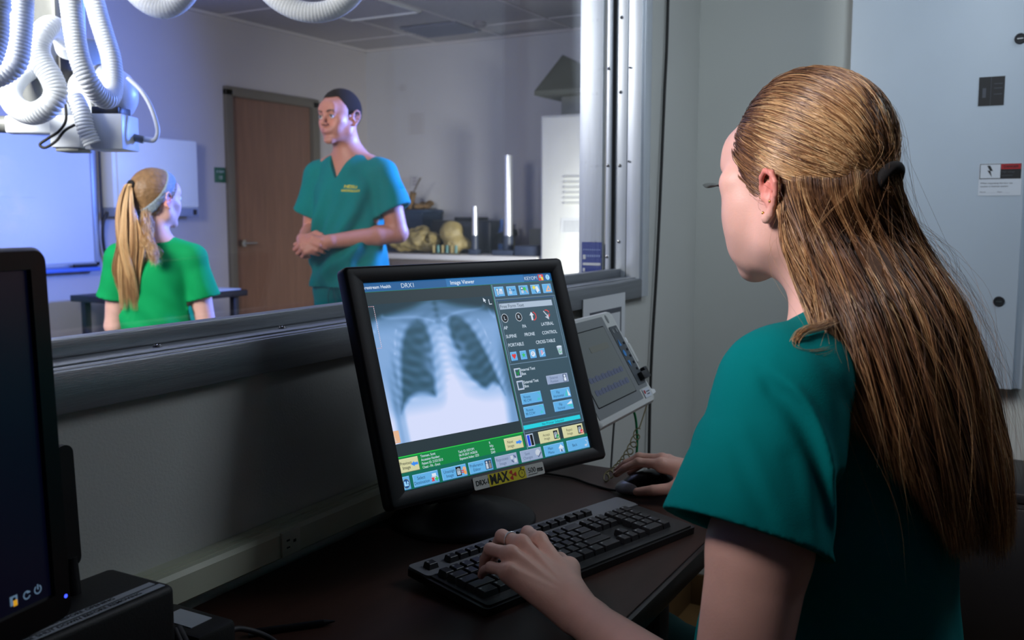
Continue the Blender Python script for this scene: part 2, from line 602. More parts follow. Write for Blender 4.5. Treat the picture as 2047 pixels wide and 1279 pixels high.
# screws on the ledge and the jamb
def screw(c, n, r=.0055):
    mb = MB()
    Q = Vector(n).to_track_quat('Z', 'Y').to_matrix().to_4x4()
    T = Matrix.Translation(c) @ Q
    mb.lathe([(r, 0), (r * 1.05, .0012), (r * .8, .0030), (r * .3, .0038), (.0002, .0039)], M_screw, 14, T)
    mb.box((0, 0, .0038), (r * 1.3, .0012, .0006), M_darkslot, M=T); mb.box((0, 0, .0038), (.0012, r * 1.3, .0006), M_darkslot, M=T)
    mb.build('screw', parent=fr)
for x in (-.3, .0, .35, .812, 1.036, 1.30, 1.62, 1.96): screw((x, D + .018, 1.0763), (0, 0, 1))
for x in (.70, 1.02, 1.5, 2.0): screw((x, D + .080, 1.0820), (0, 0, 1))
for z in (1.16, 1.36, 1.55, 1.74, 1.95): screw((2.3560, D + .046, z + .01), (-1, 0, 0), .0045)
for z in (1.38, 1.62, 1.86): screw((2.350, D + .018, z), (-1, 0, 0), .003)
for z in (1.13, 1.37, 1.62): screw((2.338, D + .072, z), (-1, 0, 0), .0045)
# glass pane : clear with a Fresnel mirror layer
gm = bpy.data.materials.new('window_glass'); gm.use_nodes = True
nt = gm.node_tree; nt.nodes.remove(nt.nodes['Principled BSDF'])
out = nt.nodes['Material Output']
tr = nt.nodes.new('ShaderNodeBsdfTransparent'); tr.inputs[0].default_value = (0.955, 0.965, 0.965, 1)
gl = nt.nodes.new('ShaderNodeBsdfGlossy'); gl.inputs['Roughness'].default_value = 0.0
ge = nt.nodes.new('ShaderNodeNewGeometry'); dp = nt.nodes.new('ShaderNodeVectorMath'); dp.operation = 'DOT_PRODUCT'
nt.links.new(ge.outputs['Normal'], dp.inputs[0]); nt.links.new(ge.outputs['Incoming'], dp.inputs[1])
ab = nt.nodes.new('ShaderNodeMath'); ab.operation = 'ABSOLUTE'; nt.links.new(dp.outputs['Value'], ab.inputs[0])
om_ = nt.nodes.new('ShaderNodeMath'); om_.operation = 'SUBTRACT'; om_.inputs[0].default_value = 1; nt.links.new(ab.outputs[0], om_.inputs[1])
pw = nt.nodes.new('ShaderNodeMath'); pw.operation = 'POWER'; pw.inputs[1].default_value = 5; nt.links.new(om_.outputs[0], pw.inputs[0])
fz = nt.nodes.new('ShaderNodeMath'); fz.operation = 'MULTIPLY_ADD'; fz.inputs[1].default_value = .96; fz.inputs[2].default_value = .04; nt.links.new(pw.outputs[0], fz.inputs[0])
mx = nt.nodes.new('ShaderNodeMixShader')
nt.links.new(fz.outputs[0], mx.inputs[0]); nt.links.new(tr.outputs[0], mx.inputs[1]); nt.links.new(gl.outputs[0], mx.inputs[2])
nt.links.new(mx.outputs[0], out.inputs['Surface'])
mb = MB(); mb.bx((-.9, D + .080, 1.080), (2.352, D + .086, 2.25), gm); mb.build('glass_pane', parent=fr, smooth=0)

# ---- raceway with outlet on the window wall
t = empty('cable_raceway', (0.8, D, .765), 'ivory metal cable raceway running along the wall below the steel window frame', 'cable raceway')
mb = MB()
mb.prism([(D, .765), (D - .040, .765), (D - .043, .768), (D - .043, .800), (D - .039, .806), (D, .806)], -1.7, 1.55, M_raceway, axis='x')
mb.bx((-1.7, D - .030, .806), (1.55, D - .027, .8075), M_raceway); mb.bx((-1.7, D - .020, .806), (1.55, D - .012, .8085), M_raceway)
mb.build('raceway_channel', parent=t)
mb = MB()
mb.bx((.955, D - .0465, .7685), (.992, D - .042, .8035), M_outlet, .001)
q = mb.build('outlet', parent=t)
mb = MB()
Xo = .9735
mb.bx((Xo - .0095, D - .0470, .789), (Xo - .0035, D - .0463, .7915), M_darkslot); mb.bx((Xo - .0095, D - .0470, .779), (Xo - .0035, D - .0463, .7812), M_darkslot)
mb.bx((Xo + .004, D - .0470, .7845), (Xo + .009, D - .0463, .7885), M_darkslot)
mb.build('outlet_slots', parent=q)

# ---- fused loose items on the wall near the window
mb = MB(); pts = [(2.556, D - .008, 2.7), (2.552, D - .008, 1.83), (2.535, D - .008, 1.55), (2.50, D - .010, 1.15), (2.465, D - .010, .85), (2.452, D - .012, .60), (2.44, D - .02, .2), (2.44, D - .03, .0)]
mb.tube(smooth_path(pts, 8), .0042, M_rubber)
tag(mb.build('power_cable', smooth=60), 'long black cable hanging down the wall between window frame and room corner', 'cable')

# papers under the frame corner
t = empty('notice_sheet', (2.11, D, 1.0), 'white printed sheet hung on the wall below the steel window frame', 'paper')
mb = MB(); mb.bx((1.985, D - .0235, .80), (2.236, D - .0215, 1.046), M_paper, M=Matrix.Translation((0, 0, 0))); mb.build('sheet', parent=t)
mb = MB(); mb.bx((2.02, D - .0245, .84), (2.21, D - .0236, 1.012), M_ink); mb.bx((2.035, D - .0252, .85), (2.20, D - .0246, 1.000), M_paper)
for i in range(7): mb.bx((2.045, D - .0257, .985 - i * .02), (2.045 + .06 + .02 * (i % 3), D - .0253, .9885 - i * .02), M_ink)
mb.build('print', parent=t)

# blue leaflet inside the window corner, on the exam side jamb
M_leaf = mat('blue_leaflet_print', rgb(22, 50, 140), 0.4, var=0.05)
t = empty('leaflet', (2.345, 1.065, 1.085), 'small dark blue leaflet with white lines in the lower corner of the window', 'leaflet')
mb = MB(); mb.bx((2.344, 1.034, 1.0835), (2.347, 1.092, 1.168), M_leaf); mb.build('leaflet_sheet', parent=t)
mb = MB()
mb.bx((2.3425, 1.036, 1.1055), (2.3436, 1.088, 1.1125), M_paper)
for z, n in ((1.146, 8), (1.128, 7)):
    for i in range(n): mb.bx((2.3425, 1.038 + i * .0065, z), (2.3436, 1.038 + i * .0065 + .004, z + (.003 if z > 1.14 else .006)), mat('leaflet_pale_print', rgb(140, 160, 215), .6))
mb.bx((2.3425, 1.082, 1.088), (2.3436, 1.088, 1.098), M_paper); mb.bx((2.3425, 1.080, 1.122), (2.3436, 1.088, 1.134), M_paper)
mb.build('leaflet_print', parent=t)

# ================================================================== electrical panel on the right wall
M_panel = mat('panel_enamel', rgb(188, 202, 216), 0.42, spec=0.45, var=0.015, bump=0.03, bscale=300)
t = empty('electrical_panel', (XR, .27, .77), 'tall pale blue grey electrical cabinet with round latches mounted on the right wall', 'electrical cabinet')
PX = XR - .10
mb = MB(); mb.bx((PX + .012, .030, .79), (XR - .001, .485, 2.45), M_panel, .004)
mb.build('cabinet_box', parent=t)
mb = MB(); mb.bx((PX - .004, .052, .790), (PX + .012, .485, 2.44), M_panel, .003); dr = mb.build('door', parent=t)
for (y, z) in ((.094, 1.018), (.079, 1.679), (.10, 2.3)):
    mb = MB(); T = Matrix.Translation((PX - .004, y, z)) @ Vector((-1, 0, 0)).to_track_quat('Z', 'Y').to_matrix().to_4x4()
    mb.lathe([(.0135, 0), (.0135, .002), (.012, .004), (.0095, .004), (.0085, .0022), (.0, .0022)], mat('latch_metal', rgb(38, 40, 44), .5, metal=.3), 24, T)
    mb.box((0, 0, .0035), (.014, .0022, .002), M_screw, M=T); mb.build('latch', parent=dr)
XP = PX - .0045
def wallbox(mb, y0, z0, y1, z1, m, dx=0.0):
    mb.bx((XP - .0006 - dx, y0, z0), (XP - dx, y1, z1), m)
def walltext(mb, s, y, z, size, m, align='LEFT', dx=.0008, bold=0):
    v, f = text_geo(s, size, align, bold)
    T = Matrix(((0, 0, -1, XP - dx), (-1, 0, 0, y), (0, 1, 0, z), (0, 0, 0, 1)))
    mb.add(v, f, m, T)
mb = MB(); wallbox(mb, .108, 1.5175, .167, 1.590, mat('label_black', (.01, .01, .012), .5)); wallbox(mb, .1385, 1.5175, .1395, 1.590, M_ink, .0006)
for z in (1.571, 1.560, 1.545): wallbox(mb, .113, z, .132, z + .0016, M_ink, .0006)
wallbox(mb, .150, 1.538, .158, 1.562, M_ink, .0006)
mb.build('breaker_label', parent=t, label='small black label with faint grey print')
mb = MB()
M_red = mat('label_red', rgb(170, 26, 34), .5); M_blk = mat('label_black', (.01, .01, .012), .5); M_lab = mat('label_white', rgb(206, 214, 224), .5)
wallbox(mb, .058, 1.290, .1565, 1.372, M_lab)
wallbox(mb, .060, 1.3325, .1545, 1.3705, M_blk, .0006); wallbox(mb, .107, 1.334, .153, 1.369, M_lab, .0012)
wallbox(mb, .061, 1.3565, .106, 1.3695, M_red, .0012)
walltext(mb, 'DANGER', .0835, 1.3628, .0085, M_blk, 'CENTER', .0026, .01)
for k, s in enumerate(('High voltage', 'equipment')): walltext(mb, s, .104, 1.350 - .009 * k, .006, M_ink, 'LEFT', .0020)
walltext(mb, 'When inspecting this box use', .152, 1.3215, .0062, M_blk); walltext(mb, 'caution in lockout system', .152, 1.3135, .0062, M_blk)
walltext(mb, 'Name ________  Date ______', .152, 1.299, .0055, M_ink)
# shock bolt pictogram
bolt = [(.131, 1.366), (.124, 1.352), (.130, 1.353), (.126, 1.337), (.137, 1.354), (.131, 1.353), (.138, 1.366)]
mb.add([(XP - .0022, a, b) for a, b in bolt], [list(range(7))], M_blk)
mb.build('warning_label', parent=t, label='white sticker with shock symbol and red and black header')

# low dark cabinet at the foot of the right wall
t = empty('storage_cabinet', (XR - .1, -.2, 0), 'low black cabinet standing against the right wall behind the seated woman', 'cabinet')
mb = MB(); mb.bx((XR - .34, -1.2, .05), (XR - .001, .16, .56), M_black, .006); mb.bx((XR - .32, -1.19, 0), (XR - .02, .15, .05), M_rubber); mb.build('body', parent=t)
mb = MB(); mb.bx((XR - .355, -1.21, .56), (XR - .001, .17, .585), M_black, .004); mb.build('top', parent=t)
for y0, y1 in ((-.54, .14), (-1.18, -.56)):
    mb = MB(); mb.bx((XR - .352, y0, .07), (XR - .34, y1, .545), M_black, .003); d_ = mb.build('door', parent=t)
    mb = MB(); mb.tube([(XR - .353, y0 + .06, .40), (XR - .375, y0 + .06, .41), (XR - .375, y0 + .06, .47), (XR - .353, y0 + .06, .48)], .004, M_screw); mb.build('handle', parent=d_)
# ================================================================== EXAM ROOM
M_doorwood = mat('brown_door_veneer', rgb(124, 92, 78), 0.5, spec=0.35, var=0.14, vscale=5, stretch=(6, 6, .5))
M_doorframe = mat('taupe_door_frame', rgb(104, 98, 88), 0.5, var=0.03)
dr = MB()
dr.bx((4.99, YB - .03, 0), (5.055, YB + .03, 2.13), M_doorframe, .003); dr.bx((5.915, YB - .03, 0), (5.985, YB + .03, 2.13), M_doorframe, .003)
dr.bx((4.99, YB - .03, 2.085), (5.985, YB + .03, 2.15), M_doorframe, .003)
dro = struct(dr, 'door_1')
mb = MB(); mb.bx((5.058, YB + .012, .01), (5.912, YB + .055, 2.085), M_doorwood); mb.build('door_leaf', parent=dro)
mb = MB(); mb.cyl((5.125, YB + .012, 1.035), (5.125, YB - .03, 1.035), .026, M_screw); mb.tube([(5.125, YB - .035, 1.035), (5.24, YB - .04, 1.035)], .009, M_screw); mb.build('door_handle', parent=dro)

# green room sign
t = empty('room_sign', (4.93, YB, 1.52), 'small dark green sign with white letters beside the brown door', 'sign')
M_gsign = mat('sign_green', rgb(28, 92, 70), .4)
mb = MB(); mb.bx((4.885, YB - .008, 1.470), (4.983, YB, 1.575), M_gsign, .002); mb.build('plate', parent=t)
mb = MB()
for s, z, sz in (('X-RAY', 1.545, .026), ('12', 1.505, .034)):
    v, f = text_geo(s, sz, 'CENTER'); mb.add(v, f, M_paper, Matrix(((1, 0, 0, 4.934), (0, 0, -1, YB - .0088), (0, 1, 0, z), (0, 0, 0, 1))))
mb.build('lettering', parent=t, smooth=0)

# whiteboard
M_wb = mat('whiteboard_enamel', rgb(214, 220, 232), .25, spec=.5)
M_alu = mat('aluminium_trim', rgb(160, 170, 190), .4, metal=.5)
t = empty('whiteboard', (3.0, YB, .93), 'large framed whiteboard with marker tray behind the girl', 'whiteboard')
mb = MB(); mb.bx((2.2, YB - .012, .95), (3.89, YB, 1.70), M_wb, .002); mb.build('board', parent=t)
mb = MB(); mb.bx((3.875, YB - .022, .93), (3.905, YB, 1.715), M_alu, .003); mb.bx((2.2, YB - .022, 1.70), (3.905, YB, 1.722), M_alu, .003); mb.bx((2.2, YB - .022, .925), (3.905, YB, .955), M_alu, .003); mb.build('frame', parent=t)
mb = MB(); mb.bx((2.3, YB - .085, .902), (3.86, YB - .01, .926), mat('blue_tray', rgb(70, 110, 200), .4), .004); mb.build('marker_tray', parent=t)
mb = MB(); mb.cyl((3.72, YB - .05, .936), (3.86, YB - .052, .936), .0095, M_black); mb.cyl((3.70, YB - .05, .936), (3.72, YB - .05, .936), .010, M_rubber)
tag(mb.build('marker_pen'), 'black marker pen lying on the whiteboard tray', 'marker pen')

# wall mounted white box right of the whiteboard
t = empty('wall_cabinet', (4.28, YB, 1.23), 'white wall cabinet with grey bottom strip beside the whiteboard', 'cabinet')
mb = MB(); mb.bx((3.955, YB - .11, 1.285), (4.625, YB, 1.735), M_white, .006); mb.build('body', parent=t)
mb = MB(); mb.bx((3.985, YB - .122, 1.295), (4.620, YB - .11, 1.730), M_white, .004); mb.build('front_panel', parent=t)
mb = MB(); mb.bx((3.955, YB - .118, 1.232), (4.625, YB, 1.285), mat('grey_strip', rgb(134, 144, 166), .5), .004)
mb.bx((4.02, YB - .122, 1.248), (4.13, YB - .118, 1.272), M_ink); mb.bx((4.575, YB - .124, 1.243), (4.600, YB - .118, 1.277), M_black); mb.build('control_strip', parent=t)
mb = MB(); mb.tube(smooth_path([(3.95, YB - .05, 1.26), (3.925, YB - .04, 1.18), (3.93, YB - .03, 1.05), (3.96, YB - .03, .93), (4.0, YB - .03, .80)], 8), .010, M_black)
mb.tube(smooth_path([(3.935, YB - .02, 1.75), (3.932, YB - .02, 1.4), (3.925, YB - .03, 1.18)], 8), .006, M_black)
tag(mb.build('signal_cable', smooth=60), 'black cable drooping beside the white wall cabinet', 'cable')

# table behind the girl
t = empty('side_table', (4.0, 4.7, 0), 'dark edged table with pale top standing behind the girl', 'table')
mb = MB(); mb.bx((3.60, 4.38, .735), (4.42, 4.99, .772), M_black, .004); mb.build('tabletop', parent=t)
for x in (3.66, 4.36):
    for y in (4.44, 4.93):
        mb = MB(); mb.bx((x - .02, y - .02, 0), (x + .02, y + .02, .735), M_black, .003); mb.build('leg', parent=t)
mb = MB(); mb.bx((3.95, 4.42, .772), (4.40, 4.90, .7795), M_paper, .002)
tag(mb.build('paper_stack'), 'pale papers lying on the dark edged table behind the girl', 'papers')

# counter along the side wall
M_counter = mat('pale_counter', rgb(206, 206, 208), .4, var=.02)
M_cabwood = mat('grey_base_cabinet', rgb(120, 112, 110), .5, var=.05)
t = empty('counter', (6.3, 4.1, 0), 'long pale topped counter along the side wall behind the man', 'counter')
mb = MB(); mb.bx((5.98, 3.14, .905), (XS - .001, YB - .001, .945), M_counter, .006); mb.build('countertop', parent=t)
mb = MB(); mb.bx((6.03, 3.15, 0.02), (XS - .001, YB - .001, .905), M_cabwood, .003); mb.build('cabinet_body', parent=t)
for i in range(3):
    y0 = 3.17 + i * .645
    mb = MB(); mb.bx((6.012, y0, .12), (6.03, y0 + .62, .88), M_cabwood, .003); q = mb.build('door', parent=t)
    mb = MB(); mb.tube([(6.012, y0 + .54, .70), (5.99, y0 + .54, .71), (5.99, y0 + .54, .79), (6.012, y0 + .54, .80)], .005, M_screw); mb.build('handle', parent=q)

# tall white locker with louvers
t = empty('locker', (6.25, 2.7, 0), 'tall white metal locker with louvred vent at the end of the counter', 'locker')
mb = MB(); mb.bx((6.0, 2.20, 0), (6.60, 3.118, 1.93), M_white, .006); mb.build('body', parent=t)
mb = MB(); mb.bx((5.985, 2.66, .02), (6.0, 3.10, 1.915), M_white, .004); dd = mb.build('door', parent=t)
for i in range(6):
    z = 1.50 - i * .036
    mb = MB(); mb.prism([(5.985, z), (5.968, z - .004), (5.985, z + .018)], 2.80, 2.925, M_white, axis='y'); mb.build('louvre', parent=dd)
mb = MB(); mb.bx((5.982, 2.73, 1.12), (5.985, 2.95, 1.22), M_paper)
for i in range(5): mb.bx((5.980, 2.77, 1.13 + i * .016), (5.982, 2.93, 1.133 + i * .016), M_ink)
mb.build('sticker', parent=dd, label='white printed sticker')
mb = MB(); mb.bx((5.985, 2.21, .02), (6.0, 2.65, 1.915), M_white, .004); mb.build('door', parent=t)

# pyramid hood with duct
t = empty('exhaust_hood', (6.3, 3.0, 2.05), 'olive grey pyramid shaped exhaust hood on the side wall above the white locker', 'exhaust hood')
mb = MB()
b0 = [(5.98, 3.16), (5.98, 2.52), (6.62, 2.52), (6.62, 3.16)]
vs = [(x, y, 2.07) for x, y in b0] + [(x, y, 2.10) for x, y in b0] + [(6.20, 3.05, 2.37)]
mb.add(vs, [[0, 1, 2, 3], [0, 1, 5, 4], [1, 2, 6, 5], [2, 3, 7, 6], [3, 0, 4, 7], [4, 5, 8], [5, 6, 8], [6, 7, 8], [7, 4, 8]], M_olive)
mb.build('hood', parent=t, smooth=0)
mb = MB(); mb.bx((6.12, 2.60, 1.932), (6.60, 3.02, 2.07), M_grey_paint, .004); mb.bx((6.115, 2.70, 1.95), (6.12, 2.76, 2.05), M_black); mb.build('neck', parent=t)
mb = MB(); mb.cyl((6.42, 2.70, 2.20), (6.42, 2.70, CZ), .05, M_olive); mb.build('duct', parent=t)

# things on the counter
t = empty('storage_bin', (6.3, 4.45, .945), 'dark blue plastic bin on the counter beside the man', 'bin')
mb = MB(); mb.prism([(6.31, 4.34), (6.59, 4.34), (6.59, 4.74), (6.31, 4.74)], .945, 1.262, M_bluebin); mb.build('bin', parent=t, smooth=0)
mb = MB(); mb.bx((6.30, 4.33, 1.255), (6.60, 4.75, 1.285), M_bluebin, .008); mb.build('rim', parent=t)
# wicker / straw things lying in the bin with a stick
M_straw = mat('brown_straw', rgb(120, 92, 54), .8, var=.4, vscale=60, bump=.6, bscale=90)
sc = Sculpt()
for i in range(16): sc.ell((6.44 + .08 * math.sin(i * 2.1), 4.38 + .022 * i, 1.315 + .02 * math.sin(i * 1.7)), (.05, .03, .026), .012)
tag(sculpt_obj('straw_bundle', sc, .009, M_straw), 'bundle of brown straw heaped on top of the dark blue bin', 'straw')
mb = MB(); mb.cyl((6.36, 4.50, 1.28), (6.33, 4.44, 1.42), .018, M_straw, r2=.026); mb.cyl((6.33, 4.44, 1.42), (6.27, 4.33, 1.53), .007, mat('pale_stick', rgb(128, 122, 120), .6), r2=.010)
tag(mb.build('brush', smooth=60), 'long handled straw brush standing in the dark blue bin', 'brush')

# anatomical phantom in a clear tray: yellowish torso and skull lying on the counter
M_bone = mat('yellowed_bone', rgb(150, 134, 88), .5, var=.3, vscale=14, bump=.3, bscale=30, sss=0.0)
sc = Sculpt()
sc.ell((6.16, 4.40, 1.03), (.10, .13, .075), .02); sc.ell((6.16, 4.26, 1.05), (.10, .12, .09), .02)
sc.ell((6.16, 4.16, 1.04), (.09, .06, .075), .02)
for i in range(7): sc.cone((6.10, 4.44 - i * .045, 1.0), (6.16, 4.43 - i * .045, 1.11 + .02 * math.sin(i)), .012, .012, .008)
sc.ell((6.20, 4.26, 1.13), (.06, .05, .03), .02)
sc.ell((6.13, 4.30, 1.10), (.02, .03, .02), .01, sub=True); sc.ell((6.11, 4.15, 1.05), (.03, .03, .03), .01, sub=True)
lumps = lambda P, d: .010 * vnoise(P, 55, 21) + .006 * vnoise(P, 110, 22)
tag(sculpt_obj('torso_phantom', sc, .007, M_bone, disp=lumps), 'yellowish anatomical torso model lying on the counter behind the man', 'anatomical model')
sc = Sculpt()
sc.ell((6.17, 3.975, 1.11), (.085, .095, .09), .02); sc.ell((6.15, 3.94, 1.015), (.07, .08, .068), .03); sc.cone((6.17, 3.93, 1.05), (6.17, 3.84, 1.02), .05, .040, .03)
sc.ell((6.075, 3.99, 1.02), (.02, .02, .018), .008, sub=True); sc.ell((6.075, 3.93, 1.02), (.02, .02, .018), .008, sub=True)
tag(sculpt_obj('skull_phantom', sc, .007, M_bone, disp=lambda P, d: .004 * vnoise(P, 70, 23)), 'yellowish anatomical skull model resting beside the torso model', 'anatomical model')
M_clear = mat('clear_tray_plastic', rgb(210, 210, 180), .08, spec=.5, trans=.9)
# dark case behind
mb = MB(); mb.bx((6.36, 3.74, .945), (6.58, 4.30, 1.20), mat('charcoal_case', (.02, .022, .03), .4), .02); mb.bx((6.40, 3.85, 1.20), (6.52, 4.10, 1.225), M_black, .008)
tag(mb.build('equipment_case'), 'dark charcoal case standing behind the yellowish anatomical models', 'case')
for nm, y, z1, m, lab in (('spray_bottle', 3.66, 1.21, mat('blue_bottle', rgb(30, 80, 150), .4), 'blue topped bottle between the dark case and the small post'), ('jar', 3.58, 1.17, M_bone, 'yellowish jar beside the blue topped bottle')):
    mb = MB(); T = Matrix.Translation((6.40, y, .945))
    hgt = z1 - .945
    mb.lathe([(.030, 0), (.032, .01), (.032, hgt * .6), (.018, hgt * .8), (.016, hgt), (.0, hgt)], m, 20, T); tag(mb.build(nm), lab, 'bottle')
# tray block below the skull: striped glassware
t = empty('tube_rack', (6.03, 3.94, .945), 'low rack of pale vials in front of the skull model', 'rack')
mb = MB(); mb.bx((6.00, 3.82, .945), (6.055, 4.06, .958), M_clear, .003); mb.build('tray', parent=t)
for i in range(6):
    mb = MB(); mb.cyl((6.028, 3.845 + i * .04, .958), (6.028, 3.845 + i * .04, 1.015), .011, M_bone if i % 2 else mat('teal_vial', rgb(60, 120, 120), .3)); mb.build('vial', parent=t)

# two polished posts on heavy bases
def post(y, x, zt, r, base, name, lab):
    t = empty(name, (x, y, .945), lab, 'steel post')
    mb = MB(); mb.bx((x - base, y - base, .945), (x + base, y + base, .985), mat('blue_grey_casting', rgb(52, 62, 84), .45), .006); mb.build('base', parent=t)
    mb = MB(); mb.cyl((x, y, .985), (x, y, 1.09 if r > .02 else 1.0), r * 1.15, mat('blue_grey_casting'), 24); mb.build('socket', parent=t)
    mb = MB(); T = Matrix.Translation((x, y, .985)); mb.lathe([(r, 0), (r, zt - .985), (r * .8, zt - .983), (r * .78, zt - 1.0), (.0, zt - 1.0)], M_chrome, 28, T)
    mb.build('column', parent=t)
post(3.465, 6.15, 1.675, .033, .09, 'lab_stand', 'tall polished steel post standing on the counter left of the white locker')
post(3.735, 6.12, 1.305, .022, .038, 'lab_stand', 'short polished steel post standing on the counter near the anatomical models')
t = empty('microscope', (6.28, 3.58, .945), 'dark microscope like instrument between the two steel posts', 'instrument')
mb = MB(); mb.bx((6.25, 3.50, .945), (6.35, 3.62, .975), mat('blue_grey_casting'), .005); mb.build('base', parent=t)
mb = MB(); mb.cyl((6.30, 3.57, .975), (6.30, 3.57, 1.12), .012, M_screw); mb.build('column', parent=t)
mb = MB(); mb.box((6.29, 3.555, 1.095), (.08, .15, .05), M_black, .006, R=Matrix.Rotation(math.radians(-14), 3, 'X')); mb.box((6.28, 3.60, 1.06), (.06, .05, .07), M_black, .006); mb.build('head', parent=t)
mb = MB(); mb.bx((6.05, 3.17, .945), (6.30, 3.36, 1.02), mat('blue_grey_casting'), .006)
tag(mb.build('instrument_box'), 'low blue grey instrument box on the counter against the white locker', 'box')
mb = MB(); mb.bx((6.35, 3.18, .945), (6.55, 3.40, 1.14), M_grey_paint, .01)
tag(mb.build('equipment_box'), 'pale grey equipment box at the wall behind the tall steel post', 'box')
mb = MB(); T = Matrix.Translation((6.52, 3.66, .945)); mb.lathe([(.028, 0), (.028, .17), (.012, .2), (.012, .24), (0, .24)], mat('red_white_bottle', rgb(190, 80, 90), .4), 18, T)
tag(mb.build('squeeze_bottle'), 'red and white squeeze bottle behind the short steel post', 'bottle')

# small wall notices on the side wall
for (y0, y1, lab) in ((4.80, 4.886, 'faint grey square notice on the side wall above the straw bundle'), (4.60, 4.685, 'pale printed notice on the side wall beside the grey square notice')):
    t = empty('wall_notice', (XS, y0, 1.5), lab, 'notice')
    mb = MB(); mb.bx((XS - .004, y0, 1.478), (XS, y1, 1.568), mat('notice_grey' if y0 > 4.7 else 'notice_pale', rgb(150, 146, 160) if y0 > 4.7 else rgb(172, 172, 180), .7)); mb.build('sheet', parent=t)
    mb = MB()
    for i in range(3): mb.bx((XS - .0055, y0 + .02, 1.49 + i * .026), (XS - .0045, y0 + .05, 1.503 + i * .026), mat('notice_grey'))
    mb.build('print', parent=t)

# ceiling vent and detector
t = empty('ceiling_vent', (6.1, 4.1, CZ), 'grey rectangular air vent in the exam room ceiling', 'vent')
M_vent = mat('vent_grey', rgb(112, 112, 128), .6)
mb = MB(); mb.bx((5.93, 3.78, CZ - .018), (6.30, 4.27, CZ - .006), M_vent, .003); mb.build('frame', parent=t)
for i in range(7):
    mb = MB(); mb.box((5.97 + i * .048, 4.025, CZ - .022), (.03, .45, .003), M_vent, R=Matrix.Rotation(.5, 3, 'Y')); mb.build('slat', parent=t)
mb = MB(); mb.lathe([(.05, 0), (.05, -.02), (.03, -.04), (0, -.042)], mat('detector_grey', rgb(120, 112, 118), .5), 24, Matrix.Translation((6.08, 3.66, CZ - .0)))
tag(mb.build('smoke_detector'), 'small round detector on the exam room ceiling beside the vent', 'smoke detector')
t = empty('ceiling_light', (5.5, 4.06, CZ), 'thin rimmed unlit ceiling light panel of the exam room', 'ceiling light')
mb = MB(); mb.bx((4.30, 3.80, CZ - .014), (5.50, 4.38, CZ - .006), mat('unlit_diffuser', rgb(168, 168, 178), .5)); mb.build('diffuser', parent=t)
mb = MB()
for a, b in (((4.29, 3.79), (5.52, 3.805)), ((4.29, 4.375), (5.52, 4.39)), ((5.50, 3.79), (5.52, 4.39)), ((4.29, 3.79), (4.31, 4.39))): mb.bx((*a, CZ - .024), (*b, CZ - .006), M_white)
mb.build('frame', parent=t)

# seat for the girl
t = empty('stool', (2.31, 2.74, 0), 'round padded stool the girl in the green shirt sits on', 'stool')
mb = MB(); mb.lathe([(.16, .50), (.17, .515), (.17, .555), (.15, .57), (0, .572)], M_black, 32, Matrix.Translation((2.31, 2.74, 0))); mb.build('seat', parent=t)
mb = MB(); mb.cyl((2.31, 2.74, .06), (2.31, 2.74, .50), .025, M_chrome); mb.build('column', parent=t)
for k in range(5):
    a = k * 2 * PI / 5
    mb = MB(); p = (2.31 + .24 * math.cos(a), 2.74 + .24 * math.sin(a))
    mb.tube([(2.31, 2.74, .085), (p[0], p[1], .062)], .014, M_chrome); q = mb.build('leg', parent=t)
    mb = MB(); mb.cyl((p[0] - .01, p[1], .026), (p[0] + .01, p[1], .026), .026, M_rubber); mb.build('caster', parent=q)
# ================================================================== CEILING MOUNTED X-RAY TUBE WITH HOSES
def hose(mb, pts, r, m, pitch=.0078, amp=.0016, seg=22, parent=None):
    P = resample(smooth_path(pts, 14), pitch / 3)
    mb.tube(P, r, m, seg, rf=lambda i: r - amp + amp * 2 * (0.5 - 0.5 * math.cos(i * 2 * PI / 3)) * 1.0)
M_hose = M_white_plastic
M_xr = mat('tube_housing_enamel', rgb(214, 220, 228), .38, spec=.45, var=.02)
M_xg = mat('tube_mount_grey', rgb(128, 130, 126), .45, metal=.3, var=.1, vscale=20)
t = empty('x_ray_tube_unit', (1.70, 2.25, CZ), 'white ceiling hung x-ray tube unit with dome housing and collimator box', 'x-ray unit')
XT = t
mb = MB()      # telescopic column
mb.bx((1.70, 2.36, 1.72), (1.80, 2.46, CZ), M_xg, .01); mb.bx((1.68, 2.34, 2.1), (1.82, 2.48, CZ), M_xr, .01)
mb.build('column', parent=t)
mb = MB(); mb.bx((1.63, 2.30, 1.53), (1.80, 2.44, 1.72), M_xg, .012); mb.bx((1.655, 2.285, 1.56), (1.70, 2.30, 1.66), M_black, .004); mb.bx((1.66, 2.28, 1.50), (1.72, 2.31, 1.545), M_xr, .004)
mb.build('yoke', parent=t)
mb = MB(); M4 = Matrix.Translation((1.735, 2.21, 1.560)) @ Matrix.Rotation(-1.07, 4, 'Z')      # dome barrel, axis towards the viewer's right
mb.lathe([(.0, -.085), (.05, -.082), (.070, -.06), (.076, -.03), (.077, .0), (.074, .022), (.066, .042), (.053, .060), (.036, .072), (.018, .079), (.0, .081)], M_xr, 40, M4 @ Matrix.Rotation(PI / 2, 4, 'Y'))
mb.build('tube_housing', parent=t, smooth=50)
mb = MB(); mb.lathe([(.0785, 0), (.0800, .004), (.0785, .008)], M_xg, 40, M4 @ Matrix.Rotation(PI / 2, 4, 'Y') @ Matrix.Translation((0, 0, -.012)), cap=False); mb.build('seam_band', parent=t, smooth=50)
Rz = Matrix.Rotation(-1.07, 4, 'Z')
mb = MB(); mb.box((0, 0, 0), (.098, .11, .090), M_xr, .004, M=Matrix.Translation((1.688, 2.135, 1.452)) @ Rz); mb.box((0, 0, .056), (.07, .08, .022), M_black, .003, M=Matrix.Translation((1.688, 2.135, 1.450)) @ Rz)
c = mb.build('collimator', parent=t)
